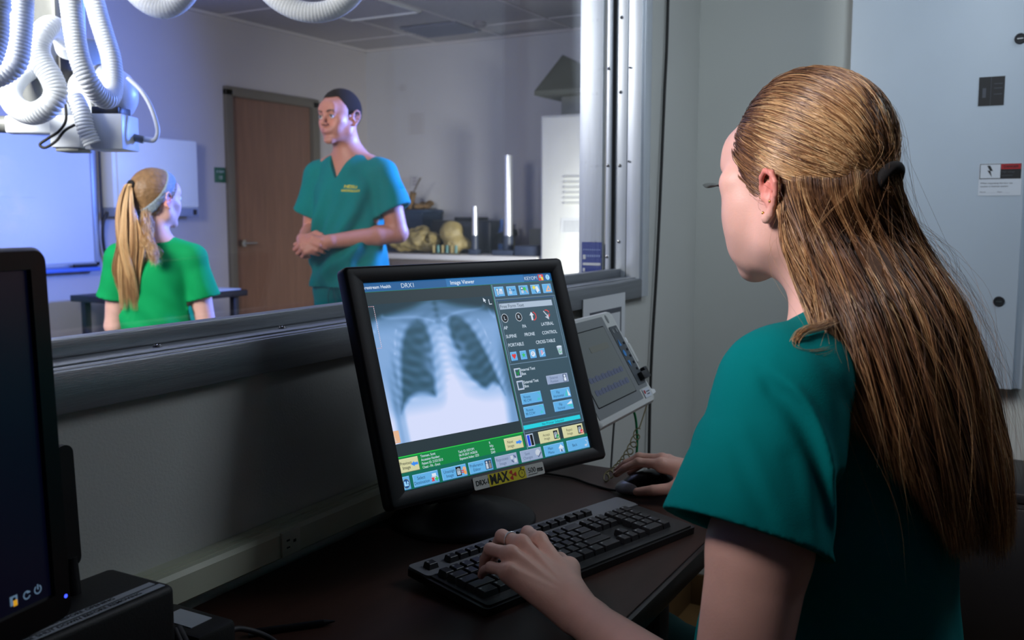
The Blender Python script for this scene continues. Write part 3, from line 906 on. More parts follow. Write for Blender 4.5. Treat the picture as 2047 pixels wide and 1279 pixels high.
mb = MB(); mb.box((0, 0, 0), (.078, .10, .082), M_xr, .006, M=Matrix.Translation((1.640, 2.225, 1.453)) @ Rz); mb.box((0, 0, -.045), (.06, .08, .010), M_xg, .002, M=Matrix.Translation((1.640, 2.225, 1.453)) @ Rz); mb.build('collimator_back', parent=t)
mb = MB(); mb.tube([(1.48, 2.50, 1.478), (1.66, 2.27, 1.474)], .022, M_xg, 14); mb.box((1.60, 2.335, 1.474), (.12, .05, .045), M_xr, .006, R=Matrix.Rotation(-.9, 3, 'Z')); mb.box((1.52, 2.45, 1.50), (.10, .05, .03), M_xr, .004, R=Matrix.Rotation(-.9, 3, 'Z')); mb.build('handle_arm', parent=t, smooth=50)
mb = MB(); mb.cyl((1.655, 2.245, 1.672), (1.625, 2.212, 1.690), .034, M_hose, 24); mb.build('hose_joint', parent=t)
mb = MB(); mb.cyl((1.745, 2.085, 1.437), (1.722, 2.12, 1.447), .010, M_xg); mb.build('plug', parent=t)

def hobj(name, pts, r, lab, **k):
    mb = MB(); hose(mb, pts, r, M_hose, **k); o = mb.build(name, smooth=40)
    return tag(o, lab, 'hose', 'white corrugated hoses of the x-ray unit')
HT = CZ
hobj('corrugated_hose', [(1.38, 1.99, HT), (1.371, 2.0, 1.95), (1.365, 2.0, 1.778), (1.362, 2.002, 1.712), (1.351, 2.002, 1.625), (1.338, 2.011, 1.568), (1.30, 2.06, 1.540), (1.24, 2.13, 1.56), (1.22, 2.16, 1.8), (1.22, 2.16, HT)], .026, 'thick white hose hanging in a loop at the far left of the window', amp=.0014)
hobj('corrugated_hose', [(1.28, 1.94, HT), (1.275, 1.951, 1.753), (1.271, 1.953, 1.69), (1.262, 1.952, 1.606), (1.235, 1.965, 1.55), (1.19, 1.99, 1.60), (1.17, 2.0, 1.9), (1.17, 2.0, HT)], .026, 'white hose cut by the left picture edge beside the thick hanging loop', amp=.0014)
hobj('corrugated_hose', [(1.636, 2.225, 1.683), (1.597, 2.195, 1.697), (1.545, 2.160, 1.700), (1.512, 2.150, 1.676), (1.500, 2.151, 1.637), (1.502, 2.138, 1.603), (1.509, 2.12, 1.571), (1.512, 2.109, 1.535), (1.499, 2.121, 1.501), (1.490, 2.17, 1.486), (1.500, 2.245, 1.505), (1.530, 2.315, 1.545), (1.575, 2.352, 1.590), (1.616, 2.356, 1.623), (1.66, 2.36, 1.645)], .0265, 'white ribbed hose bent in an S shape from the joint of the x-ray unit', amp=.0026)
hobj('corrugated_hose', [(1.515, 2.08, HT), (1.515, 2.07, 2.0), (1.515, 2.06, 1.817), (1.515, 2.044, 1.746), (1.513, 2.032, 1.676), (1.513, 2.018, 1.611), (1.522, 2.003, 1.560), (1.55, 2.008, 1.530), (1.588, 2.018, 1.523), (1.625, 2.045, 1.555), (1.639, 2.064, 1.626), (1.636, 2.083, 1.688), (1.633, 2.102, 1.75), (1.633, 2.119, 1.825), (1.63, 2.13, 2.1), (1.63, 2.13, HT)], .0235, 'long white ribbed hose hanging in a U in front of the tube housing', amp=.0022)
hobj('corrugated_hose', [(1.765, 1.72, HT), (1.77, 1.715, 2.0), (1.774, 1.709, 1.866), (1.779, 1.690, 1.806), (1.79, 1.658, 1.764), (1.811, 1.615, 1.736), (1.835, 1.57, 1.727), (1.86, 1.528, 1.738), (1.883, 1.494, 1.769), (1.901, 1.473, 1.818), (1.915, 1.46, 1.90), (1.92, 1.45, 2.1), (1.92, 1.45, HT)], .0245, 'white hose hanging in a wide arc near the top centre of the window', amp=.0005)
hobj('corrugated_hose', [(1.65, 2.05, HT), (1.65, 2.04, 2.0), (1.654, 2.026, 1.865), (1.659, 2.005, 1.800), (1.672, 1.972, 1.763), (1.692, 1.934, 1.747), (1.714, 1.899, 1.762), (1.734, 1.872, 1.806), (1.750, 1.858, 1.88), (1.755, 1.85, 2.1), (1.755, 1.85, HT)], .0245, 'white hose arc at the top edge between the U hose and the wide arc', amp=.0005)
hobj('corrugated_hose', [(1.60, 2.16, 1.535), (1.600, 2.145, 1.515), (1.602, 2.133, 1.485), (1.604, 2.127, 1.455), (1.614, 2.118, 1.420)], .021, 'short white ribbed hose hanging under the x-ray unit beside its collimator', amp=.0022)
mb = MB(); mb.tube(smooth_path([(1.585, 2.18, 1.54), (1.572, 2.159, 1.52), (1.569, 2.155, 1.477), (1.557, 2.167, 1.449), (1.542, 2.193, 1.430), (1.531, 2.208, 1.416), (1.537, 2.197, 1.408), (1.553, 2.176, 1.424), (1.566, 2.158, 1.450), (1.583, 2.14, 1.466)], 8), .0036, M_rubber)
tag(mb.build('control_cable', smooth=60), 'thin black cable looping below the x-ray unit', 'cable')
mb = MB(); mb.tube(smooth_path([(1.74, 2.13, 1.60), (1.752, 2.095, 1.565), (1.761, 2.070, 1.521), (1.765, 2.054, 1.465), (1.757, 2.058, 1.437), (1.745, 2.083, 1.437)], 10), .006, M_hose)
tag(mb.build('power_cable', smooth=60), 'white cable curving from the dome housing down to the collimator plug', 'cable')
# ================================================================== DESK
M_desk = mat('dark_walnut_laminate', rgb(60, 38, 31), 0.42, spec=0.25, var=0.15, vscale=5, bump=0.05, bscale=120, stretch=(1, 8, 1))
M_edge = mat('black_edge_band', (0.01, 0.009, 0.009), 0.35)
t = empty('desk', (.6, .68, 0), 'dark brown desk under the window carrying the monitors and keyboard', 'desk')
mb = MB(); mb.bx((-1.2, .432, .712), (1.712, .930, .740), M_desk, .003); mb.build('desktop', parent=t)
mb = MB(); mb.bx((-1.2, .424, .706), (1.716, .434, .7385), M_edge, .004); mb.bx((1.708, .424, .706), (1.718, .930, .7385), M_edge, .004); mb.build('edge_band', parent=t)
for x in (-1.1, 1.26):
    for y in (.47, .88):
        mb = MB(); mb.bx((x - .02, y - .02, .0), (x + .02, y + .02, .712), M_edge, .003); mb.build('leg', parent=t)
mb = MB(); mb.bx((-1.1, .86, .45), (1.26, .875, .705), M_edge); mb.build('modesty_panel', parent=t)

# ================================================================== MAIN MONITOR
SW, SH = 361.0, 289.0
_yaw, _pit = -.333, .328
_ux = Vector((math.cos(_yaw), math.sin(_yaw), 0)); _n = Vector((math.sin(_yaw), -math.cos(_yaw), 0))
_up = Vector((0, 0, math.cos(_pit))) - _n * math.sin(_pit); _N = _ux.cross(_up)
P0 = Vector((1.042, .817, 1.147))
def frame_mat(P0, ux, dn, N, s=.001):
    return Matrix(((ux.x * s, dn.x * s, N.x * s, P0.x), (ux.y * s, dn.y * s, N.y * s, P0.y), (ux.z * s, dn.z * s, N.z * s, P0.z), (0, 0, 0, 1)))
SM = frame_mat(P0, _ux, -_up, _N)         # millimetres: x right, y down, z towards the viewer
M_bezel = mat('monitor_black_plastic', (0.006, 0.006, 0.008), 0.45, spec=0.28, bump=0.08, bscale=900)
t = empty('monitor', (1.28, .80, .74), 'black desktop monitor showing a chest x-ray in front of the seated woman', 'monitor')
MON = t
def rrect(x0, y0, x1, y1, r, n=6):
    pts = []
    for cx_, cy_, a0 in ((x1 - r, y0 + r, -90), (x1 - r, y1 - r, 0), (x0 + r, y1 - r, 90), (x0 + r, y0 + r, 180)):
        for k in range(n + 1):
            a = math.radians(a0 + 90 * k / n); pts.append((cx_ + r * math.cos(a), cy_ + r * math.sin(a)))
    return pts
def ring_surface(mb, rings, m, M=None, close=False):
    """connect equally sized closed rings of 3-D points"""
    n = len(rings[0]); vs = [p for r in rings for p in r]; fs = []
    for j in range(len(rings) - 1):
        for i in range(n):
            fs.append([j * n + i, j * n + (i + 1) % n, (j + 1) * n + (i + 1) % n, (j + 1) * n + i])
    if close: fs.append([(len(rings) - 1) * n + i for i in range(n)])
    mb.add(vs, fs, m, M)
O = lambda d, r, z: [(x, y, z) for x, y in rrect(-28 - d, -24 - d, 389 + d, 311 + d, r)]
I_ = lambda d, r, z: [(x, y, z) for x, y in rrect(-d, -d, SW + d, SH + d, r)]
mb = MB(SM)
ring_surface(mb, [I_(0, .4, -3.0), I_(.6, .6, 1.5), I_(1.2, 1, 2.0), O(-5, 4, 3.0), O(-2, 6, 2.2), O(0, 8, -1), O(0, 8, -16), O(-1.5, 8, -19)], M_bezel)
mb.build('bezel', parent=t, smooth=50)
mb = MB(SM)
ring_surface(mb, [O(-1.5, 8, -18), O(-12, 12, -30), O(-50, 20, -48), O(-90, 20, -52)], M_bezel, close=True)
mb.build('rear_housing', parent=t, smooth=50)
mb = MB()
bc = P0 + _ux * .18 - _up * .18 - _N * .045
mb.box((0, 0, 0), (.10, .03, .16), M_bezel, .01, M=Matrix.Translation((1.292, .845, .85)) @ Matrix.Rotation(_yaw, 4, 'Z'))
mb.tube([bc, bc - _N * .03 - _up * .02, Vector((1.285, .845, .90))], .024, M_bezel, 16)
mb.build('stand', parent=t)
mb = MB(); mb.lathe([(.120, 0), (.120, .004), (.116, .008), (.100, .012), (.06, .018), (.04, .030), (.0, .032)], M_bezel, 56, Matrix.Translation((1.295, .815, .740))); mb.build('base', parent=t, smooth=50)

# ---- what the screen shows
def E_(name, r=0, g=0, b=0, s=1.0): return emat("screen_" + name, rgb(r, g, b), s)
S_slate = E_('slate', 52, 78, 92); S_slate2 = E_('slate_light', 78, 108, 132); S_dark = E_('dark', 38, 52, 58); S_line = E_('line', 110, 138, 165)
S_green = E_('green', 8, 128, 62); S_greenl = E_('green_light', 40, 205, 70); S_gline = E_('green_line', 34, 120, 96); S_title = E_('title', 32, 92, 148); S_title2 = E_('title_lighter', 44, 112, 172)
S_btn = E_('button', 96, 172, 226); S_btnl = E_('button_light', 150, 208, 246); S_btnd = E_('button_edge', 30, 78, 140)
S_gb = E_('grey_button', 146, 164, 196); S_gbl = E_('grey_button_light', 176, 190, 214); S_gbd = E_('grey_button_edge', 84, 100, 134)
S_yb = E_('yellow_button', 206, 206, 160); S_ybl = E_('yellow_button_light', 228, 228, 190); S_ybd = E_('yellow_button_edge', 132, 134, 96)
S_white = E_('white', 214, 226, 240); S_text = E_('text', 200, 216, 232); S_ink = E_('ink', 34, 66, 104); S_inkd = E_('ink_dark', 12, 18, 24); S_red = E_('red', 214, 60, 60); S_grn = E_('leaf', 60, 190, 90)
S_blue = E_('blue', 30, 70, 220); S_cyan = E_('cyan', 34, 206, 222); S_orange = E_('orange', 230, 160, 90); S_yel = E_('yellow', 226, 216, 60); E_('pale_blue', 180, 200, 226); E_('pale', 190, 200, 214); E_('bone', 170, 186, 200); S_arrow = E_('arrow_blue', 60, 140, 236); S_teal = E_('teal', 70, 190, 200)
class UI:
    def __init__(s, z=0.0): s.mb = MB(SM); s.z = z
    def q(s, x0, y0, x1, y1, m, z=0.0):
        s.mb.add([(x0, y0, s.z + z), (x0, y1, s.z + z), (x1, y1, s.z + z), (x1, y0, s.z + z)], [[0, 1, 2, 3]], m); return s
    def poly(s, pts, m, z=0.0):
        s.mb.add([(x, y, s.z + z) for x, y in pts], [list(range(len(pts)))], m); return s
    def disc(s, x, y, r, m, z=0.0, ry=None, n=24):
        return s.poly([(x + r * math.cos(2 * PI * i / n), y + (ry or r) * math.sin(2 * PI * i / n)) for i in range(n)], m, z)
    def ring(s, x, y, r, w, m, z=0.0, a0=0, a1=360, n=24):
        for i in range(n):
            a = math.radians(a0 + (a1 - a0) * i / n); b = math.radians(a0 + (a1 - a0) * (i + 1) / n)
            s.poly([(x + (r + e) * math.cos(c), y + (r + e) * math.sin(c)) for c, e in ((a, 0), (a, w), (b, w), (b, 0))], m, z)
        return s
    def t(s, body, x, y, size, m, align='LEFT', z=.25, bold=.0, sx=1.0):
        v, f = text_geo(body, size, align, bold)
        s.mb.add([(x + p.x * sx, y - p.y, s.z + z) for p in v], f, m); return s
    def arrow(s, x, y, L, w, m, dx=1, dy=0, z=.3):
        p = [(-L / 2, -w * .5), (0, -w * .5), (0, -w), (L / 2, 0), (0, w), (0, w * .5), (-L / 2, w * .5)]
        return s.poly([(x + a * dx - b * dy, y + a * dy + b * dx) for a, b in p], m, z)
    def done(s, name, parent, label=None): return s.mb.build(name, parent=parent, smooth=0, label=label)
u = UI(-2.4); u.q(-.6, -.6, SW + .6, SH + .6, S_dark)
SCR = u.done('screen', t)
# title bar
u = UI(-2.2); u.q(0, 0, SW, 12.6, S_title); u.q(145, 0, 300, 12.4, S_title2, .05); u.q(0, 12.6, SW, 13.3, S_gline, .1)
u.t('arestream Health', -.5, 6.6, 6.6, S_white, bold=.012); u.t('DRX1', 63, 6.8, 9.5, S_text); u.t('Image Viewer', 152, 6.8, 8.4, S_white, bold=.012); u.t('KEYOP1', 301, 7.2, 8.2, S_text)
u.q(332, 1.5, 343, 11.8, S_red, .1).q(334, 3, 337, 7, S_teal, .2).q(338, 6, 342, 11, S_yel, .2).t('7', 336, 6, 7, S_white)
u.disc(352.5, 6.8, 5.2, S_btnd, .1).disc(352.5, 6.8, 4.5, S_btnl, .15).t('?', 351, 6.8, 7, S_ink)
u.done('title_bar', SCR)

# x-ray picture as a painted grid (screen emission)
def poly_sdf(px, py, pts):
    d = np.full(px.shape, 1e9); ins = np.zeros(px.shape, bool)
    n = len(pts)
    for i in range(n):
        ax, ay = pts[i]; bx_, by_ = pts[(i + 1) % n]
        ex, ey = bx_ - ax, by_ - ay
        h = np.clip(((px - ax) * ex + (py - ay) * ey) / (ex * ex + ey * ey + 1e-12), 0, 1)
        d = np.minimum(d, np.hypot(px - ax - ex * h, py - ay - ey * h))
        c = ((ay > py) != (by_ > py)) & (px < (bx_ - ax) * (py - ay) / (by_ - ay + 1e-9) + ax)
        ins ^= c
    return np.where(ins, -d, d)
def sstep(a, b, x):
    t_ = np.clip((x - a) / (b - a), 0, 1); return t_ * t_ * (3 - 2 * t_)
nx, ny = 290, 250
gx, gy = np.meshgrid(np.linspace(0, 226, nx), np.linspace(31, 226, ny), indexing='ij')
LL = smooth_path([(79, 56, 0), (62, 63, 0), (48, 80, 0), (38, 104, 0), (31, 135, 0), (24, 165, 0), (20, 186, 0), (27, 180, 0), (40, 169, 0), (54, 164, 0), (70, 166, 0), (84, 171, 0), (88, 160, 0), (91, 140, 0), (94, 115, 0), (97, 92, 0), (95, 72, 0), (90, 60, 0), (79, 56, 0)], 4)
LR = smooth_path([(141, 55, 0), (133, 62, 0), (131, 78, 0), (133, 98, 0), (139, 112, 0), (137, 124, 0), (146, 144, 0), (160, 160, 0), (176, 172, 0), (192, 166, 0), (204, 172, 0), (211, 184, 0), (208, 162, 0), (199, 132, 0), (189, 104, 0), (178, 80, 0), (165, 63, 0), (152, 56, 0), (141, 55, 0)], 4)
dl = poly_sdf(gx, gy, [(p[0], p[1]) for p in LL]); dr_ = poly_sdf(gx, gy, [(p[0], p[1]) for p in LR])
lung = np.maximum(1 - sstep(-8, 4, dl), 1 - sstep(-8, 4, dr_))
v = 0.70 + 0.16 * sstep(120, 185, gy)
v += 0.20 * np.exp(-((gx - 116) / 14) ** 2) * sstep(50, 110, gy) + .10 * np.exp(-((gx - 134) / 26) ** 2) * sstep(110, 160, gy)
v -= 0.22 * (1 - sstep(40, 80, gy))
v -= 0.10 * np.exp(-((gx - 116) / 5) ** 2) * (1 - sstep(45, 90, gy))
body = sstep(-2, 26, gx - (26 - (gy - 40) * .5).clip(0, 60) * .4 + 6)
sh = sstep(0, 16, gy - (31 + .0022 * (gx - 112) ** 2 * .55 + 5 * np.exp(-((gx - 112) / 30) ** 2) * -2))
v *= 0.28 + 0.72 * sh
v -= 0.30 * np.exp(-((gx - 15) / 7) ** 2) * sstep(110, 190, gy)
v -= 0.14 * np.exp(-((gx - 24) / 4) ** 2) * sstep(90, 140, gy)
v -= 0.38 * sstep(204, 226, gx + (gy - 150) * .10) * sstep(60, 180, gy)
rib_l = np.sin((gy + 0.010 * (gx - 60) ** 2 * .9 - (gx - 60) * .16) / 15.5 * 2 * PI)
rib_r = np.sin((gy + 0.010 * (gx - 168) ** 2 * .9 + (gx - 168) * .22) / 15.5 * 2 * PI)
rib = np.where(gx < 118, rib_l, rib_r)
rib2 = np.where(gx < 118, np.sin((gy - (gx - 60) * .85) / 21 * 2 * PI), np.sin((gy + (gx - 168) * .85) / 21 * 2 * PI))
lv = 0.345 + 0.030 * rib + .018 * rib2
nz = vnoise(np.stack([gx.ravel(), gy.ravel(), 0 * gx.ravel()], 1), .42, 3).reshape(gx.shape)
hil = np.exp(-((gx - 88) / 11) ** 2 - ((gy - 120) / 26) ** 2) + np.exp(-((gx - 146) / 10) ** 2 - ((gy - 115) / 22) ** 2)
lv += 0.14 * hil * (1 + .5 * nz) + .018 * nz
lv += .10 * sstep(60, 28, gy)
v = v * (1 - lung) + lv * lung
v += .05 * rib * (1 - lung) * np.exp(-(np.minimum(np.abs(dl), np.abs(dr_)) / 11) ** 2) * (1 - sstep(165, 180, gy))
v += .09 * np.exp(-((dl) / 2.2) ** 2) * sstep(80, 60, gy) * 0
for (ax, ay, bx_, by_, w) in ((108, 62, 22, 47, 2.6), (124, 61, 206, 44, 2.6), (22, 47, 4, 66, 3), (206, 44, 222, 60, 3), (40, 70, 30, 100, 2), (190, 66, 204, 100, 2)):
    ex, ey = bx_ - ax, by_ - ay
    h = np.clip(((gx - ax) * ex + (gy - ay) * ey) / (ex * ex + ey * ey), 0, 1)
    dd = np.hypot(gx - ax - ex * h, gy - ay - ey * h + 3 * np.sin(h * 5))
    v += .10 * np.exp(-(dd / w) ** 2)
v += .035 * np.sin(gy / 9.5 * 2 * PI) * np.exp(-((gx - 114) / 7) ** 2) * (1 - sstep(150, 190, gy))
dome = 1 - lung
v += .16 * sstep(172, 200, gy) * dome
v = np.clip(v, 0, 1)
stops = [(0, (16, 40, 48)), (.2, (34, 62, 78)), (.34, (50, 88, 112)), (.5, (84, 124, 164)), (.68, (122, 162, 210)), (.85, (168, 196, 238)), (1, (212, 220, 250))]
cc = np.zeros((nx, ny, 4), np.float32); cc[..., 3] = 1
for c in range(3):
    srgb = np.interp(v, [s[0] for s in stops], [s[1][c] / 255 for s in stops])
    cc[..., c] = np.where(srgb <= .04045, srgb / 12.92, ((srgb + .055) / 1.055) ** 2.4)
V = np.stack([gx.ravel(), gy.ravel(), np.full(gx.size, -2.2)], 1)
Mn = np.array(SM); V = V @ Mn[:3, :3].T + Mn[:3, 3]
idx = np.arange(nx * ny).reshape(nx, ny)
F = np.stack([idx[:-1, :-1], idx[:-1, 1:], idx[1:, 1:], idx[1:, :-1]], -1).reshape(-1, 4)
me = np_mesh('x_ray_picture', V, F, False)
at = me.color_attributes.new('tint', 'FLOAT_COLOR', 'POINT'); at.data.foreach_set('color', cc.reshape(-1))
me.materials.append(emat('x_ray_picture', (1, 1, 1), 1.0, attr='tint'))
link('x_ray_picture', me, SCR)
u = UI(-2.0)
for k in range(9):
    u.q(0 + k * 1.3, 33.2, .8 + k * 1.3, 33.9, S_white if k % 2 == 0 else S_red)
for k in range(22):
    u.q(10.3, 33.2 + k * 2.7, 11.0, 33.2 + k * 2.7 + (1.6 if k % 3 else 1.3), S_white); u.q(10.3, 34.9 + k * 2.7, 11.0, 35.5 + k * 2.7, S_red, .02)
for k in range(8): u.q(3 + k, 92.5, 3.6 + k, 93.2, S_white if k % 2 else S_red)
u.done('selection_dashes', SCR)
u = UI(-2.0); u.q(0, 208, 10.5, 224.5, S_orange)
u.q(.6, 208.8, 9.9, 223.7, E_('orange_pale', 222, 196, 180), .05)
for k in range(9): u.poly([(1 + k, 209.2), (1.5 + k, 209.2), (min(9.6, 5.5 + k), 223), (min(9.6, 5 + k), 223)], S_orange, .1)
u.poly([(208, 33), (208, 39.5), (209.8, 38), (211, 41), (212.2, 40.4), (211, 37.6), (213.4, 37.4)], S_white, .1)
u.q(218, 36, 219.2, 44, S_white, .1).q(218, 43, 223.5, 44.2, S_white, .1)
u.done('image_markers', SCR)
# side panel
u = UI(-2.2); u.q(229, 13.3, SW, 245, S_slate)
u.q(228.6, 13.3, 230, 245.4, S_gline, .1).q(230.6, 13.6, 232, 270, S_line, .05)
u.q(232, 37, 359.5, 37.9, S_line, .1).q(234, 39.2, 356, 40, S_btnd, .1).q(355, 39, 356, 140, S_line, .1).q(358.5, 37, 359.4, 245, S_line, .1).q(234.6, 40, 235.4, 138, S_line, .1)
u.q(233, 139.5, 356, 140.5, S_line, .1).q(233, 230, 357, 230.7, S_slate2, .1).q(233, 245.3, 360, 246, S_line, .1)
u.q(236.7, 43.8, 350, 54, S_gbd, .1).q(237.4, 44.5, 349.4, 53.6, E_('field', 168, 186, 206), .2).t('Free Form Text', 238.5, 49.4, 7.6, E_('field_text', 70, 86, 104), bold=.005)
for s, x in (('L', 243), ('R', 272)): u.disc(x, 67.6, 6.6, S_white, .1, 7.0).disc(x, 67.6, 5.9, S_inkd, .15, 6.3).t(s, x, 67.8, 8.2, S_text, 'CENTER')
u.ring(302, 68.5, 5.6, 1.7, S_red, .12, -80, 90).poly([(299.5, 61.5), (304.2, 67), (301.2, 67), (301.2, 75), (297.6, 75), (297.6, 67), (294.8, 67)], S_white, .2)
u.ring(332, 67, 5.4, 1.7, S_red, .12, -110, -20).ring(332, 67, 5.4, 1.7, S_red, .12, 0, 50).poly([(335, 76.5), (327.5, 71.5), (332.3, 70.8), (325.5, 62.2), (327, 61.4), (333.6, 69.4), (335.6, 66.6)], E_('pale', 190, 200, 214), .2)
for s, x, y in (('AP', 240.4, 83), ('PA', 279, 83.4), ('LATERAL', 329, 83.2), ('SUPINE', 248, 96.8), ('PRONE', 286.4, 96.9), ('CONTROL', 329.6, 97.3), ('PORTABLE', 253.8, 110.6), ('CROSS-TABLE', 316.6, 111.2)):
    u.t(s, x, y, 7.4, S_text, 'CENTER', bold=.010, sx=.92)
for y, on, a, b in ((147, True, 'Internal Text', 'Box'), (166.5, False, 'External Text', 'Box')):
    u.q(238.4, y, 251, y + 14, S_white, .1).q(239.3, y + .9, 250.1, y + 13.1, S_gb, .15).q(240.6, y + 2.4, 248.8, y + 11.6, S_slate, .2)
    u.t(a, 251.8, y + 3.6, 6.3, S_text, bold=.014, sx=.9); u.t(b, 251.8, y + 9.8, 6.3, S_text, bold=.014, sx=.9)
    if on: u.poly([(240.5, y + 5.5), (242.3, y + 4.5), (244.2, y + 8.2), (248.6, y + 1.2), (250, y + 2), (244.6, y + 12)], E_('check', 10, 140, 60), .3)
u.q(232.5, 234.6, 354.4, 241, S_cyan, .1).t('No Printer Selected', 294, 238, 5.8, S_ink, 'CENTER')
u.q(232.8, 248, 248, 268, S_line, .1).q(233.8, 249, 247, 267, S_white, .15).q(234.6, 249.8, 240, 266.2, S_blue, .2).q(240.8, 249.8, 246.3, 266.2, S_inkd, .2)
# waste basket
u.poly([(337.5, 121.5), (349, 121.5), (347, 135), (339.8, 135)], E_('basket', 170, 190, 210), .15).disc(343.2, 121.7, 5.8, S_white, .2, 1.4).ring(343.2, 129, 2.2, 1.0, S_grn, .25, 0, 300)
u.done('side_panel', SCR)
def button(x0, y0, x1, y1, kind='b', text=(), tx=None, size=6.4, icon=None, bold=0):
    f, l, d = {'b': (S_btn, S_btnl, S_btnd), 'g': (S_gb, S_gbl, S_gbd), 'y': (S_yb, S_ybl, S_ybd)}[kind]
    u = UI(-1.9); u.q(x0, y0, x1, y1, d).q(x0 + .3, y0 + .3, x1 - .8, y1 - .8, l, .05).q(x0 + 1, y0 + 1, x1 - 1, y1 - 1, f, .1)
    ym = (y0 + y1) / 2; k = len(text)
    for i, s in enumerate(text):
        u.t(s, tx if tx else (x0 + x1) / 2 - 6, ym + (i - (k - 1) / 2) * size * .98 + .3, size, {'b': S_ink, 'g': E_('grey_text', 88, 104, 136), 'y': E_('dark_text', 50, 56, 50)}[kind], 'CENTER', .3, bold, .9)
    if icon: icon(u, x1 - 7.5, ym)
    u.done('button', SCR)
def hand_icon(u, x, y, badge=None):
    u.q(x - 5, y - 6.5, x + 4, y + 6.5, S_inkd, .2)
    for i in range(4): u.q(x - 3.6 + i * 1.7, y - 5 + abs(i - 1.5), x - 2.5 + i * 1.7, y + 1, E_('bone', 170, 186, 200), .3)
    u.q(x - 3.6, y, x + 2.6, y + 5, E_('bone', 170, 186, 200), .3)
    if badge: u.disc(x + 3, y + 3.5, 3.4, badge, .4); u.poly([(x + 1.2, y + 3.2), (x + 2.6, y + 4.6), (x + 5, y + 1.8), (x + 5.4, y + 2.6), (x + 2.6, y + 6)], S_white, .5)
def curl(u, x, y, a0=-90, a1=60): u.ring(x, y, 4.2, 1.6, S_teal, .3, a0, a1); u.poly([(x - 1, y + 1.5), (x + 4, y + 6), (x - 3.5, y + 6.6)], S_teal, .3)
def tri(u, x, y, flip=False):
    if not flip: u.poly([(x, y - 6), (x, y + 5.5), (x - 6.5, y + 5.5)], S_teal, .3).poly([(x + .8, y - 6), (x + 6, y + 5.5), (x + .8, y + 5.5)], S_white, .3)
    else: u.poly([(x - 7, y), (x + 6, y), (x + 6, y + 6)], S_teal, .3).poly([(x - 7, y - .8), (x + 5, y - 6.2), (x + 5, y - .8)], S_white, .3)
button(300.4, 165.3, 347.6, 179.9, 'g', ('External', 'Position'), 316, 5.8, lambda u, x, y: u.q(x - 4, y - 6, x + 4, y + 6, S_gbd, .2).disc(x, y - 3, 2, S_white, .3).q(x - 2.5, y - .5, x + 2.5, y + 5, S_white, .3))
button(239.7, 186.4, 282.6, 204, 'b', ('Rotate', '90 CW'), 252, 5.8, lambda u, x, y: curl(u, x, y - 1))
button(239.8, 207, 283, 224.2, 'b', ('Rotate', '90 CCW'), 252, 5.8, lambda u, x, y: curl(u, x, y - 1, -120, 40))
button(303, 188, 345.4, 204.6, 'b', ('Flip', 'Horizontal'), 318, 5.8, lambda u, x, y: tri(u, x, y))
button(302.6, 207.5, 345.4, 223.9, 'b', ('Flip', 'Vertical'), 318, 5.8, lambda u, x, y: tri(u, x, y, True))
button(258.4, 248.3, 301.6, 267, 'y', ('Accept', 'Image'), 274, 5.8, lambda u, x, y: hand_icon(u, x, y, E_('badge_green', 30, 150, 80)))
button(309, 248.4, 354.8, 266.4, 'y', ('Reject', 'Image'), 324, 5.8, lambda u, x, y: hand_icon(u, x, y, S_red))
def ic_print(u, x, y): u.q(x - 3.5, y - 1, x + 5, y + 4, E_('pale_blue', 180, 200, 226), .2).q(x - 1.5, y - 4.5, x + 4, y - 1, S_white, .25).poly([(x - 6, y - 6.5), (x - 2.4, y - 1.5), (x - 4.6, y - 1.5), (x - 4.6, y + 6), (x - 7.6, y + 6), (x - 7.6, y - 1.5), (x - 9.4, y - 1.5)], S_inkd, .3).poly([(x - 6, y - 5.6), (x - 3.2, y - 2), (x - 5.1, y - 2), (x - 5.1, y + 5.4), (x - 7.1, y + 5.4), (x - 7.1, y - 2), (x - 8.6, y - 2)], S_white, .35)
def ic_card(u, x, y): u.q(x - 7.5, y - 4, x - 2.2, y - 1, S_ink, .2).disc(x - 5, y - 2.4, 1.6, S_white, .3).q(x - 8, y, x - 2, y + 5, E_('pale_blue'), .25); u.arrow(x + 1.6, y - 1, 6, 2.3, S_title2, -1, 0)
def ic_lens(u, x, y): u.q(x - 8, y - 5.5, x - 3, y + 5, S_ink, .2).disc(x - 5.5, y - 3, 1.8, S_white, .3).q(x - 8, y, x - 3, y + 5, E_('pale_blue'), .25).disc(x, y - 2, 3, S_grn, .3).poly([(x + 1.5, y), (x + 2.6, y - .8), (x + 5.6, y + 4.2), (x + 4.4, y + 5)], S_orange, .3)
def ic_sun(u, x, y):
    for k in range(8):
        a = k * PI / 4; u.poly([(x - 5 + 1.5 * math.cos(a - .6), y - 3 + 1.5 * math.sin(a - .6)), (x - 5 + 5 * math.cos(a), y - 3 + 5 * math.sin(a)), (x - 5 + 1.5 * math.cos(a + .6), y - 3 + 1.5 * math.sin(a + .6))], S_yel, .3)
    u.disc(x - 5, y - 3, 2.4, S_yel, .35).poly([(x - 2, y - 4), (x + 3, y - 5.5), (x + 6, y + 2.5), (x, y + 6)], S_white, .25).poly([(x - 4.6, y), (x - 2, y + 6), (x + .4, y + 6)], S_ink, .24)
def ic_set(u, x, y): u.poly([(x + 1.5, y - 6), (x + 6, y + 5), (x - 6, y + 5)], E_('peach', 236, 176, 130), .3).poly([(x + 1.4, y - 2), (x + 3.4, y + 3), (x - 2, y + 3)], S_btn, .35)
for i, ic in enumerate((ic_print, ic_card, ic_lens, ic_sun, ic_set)):
    button(233.6 + i * 25.5, 17.6 if i else 17.2, 254 + i * 25.5, 33.4, 'b', icon=lambda u, x, y, ic=ic: ic(u, x - 1, y))
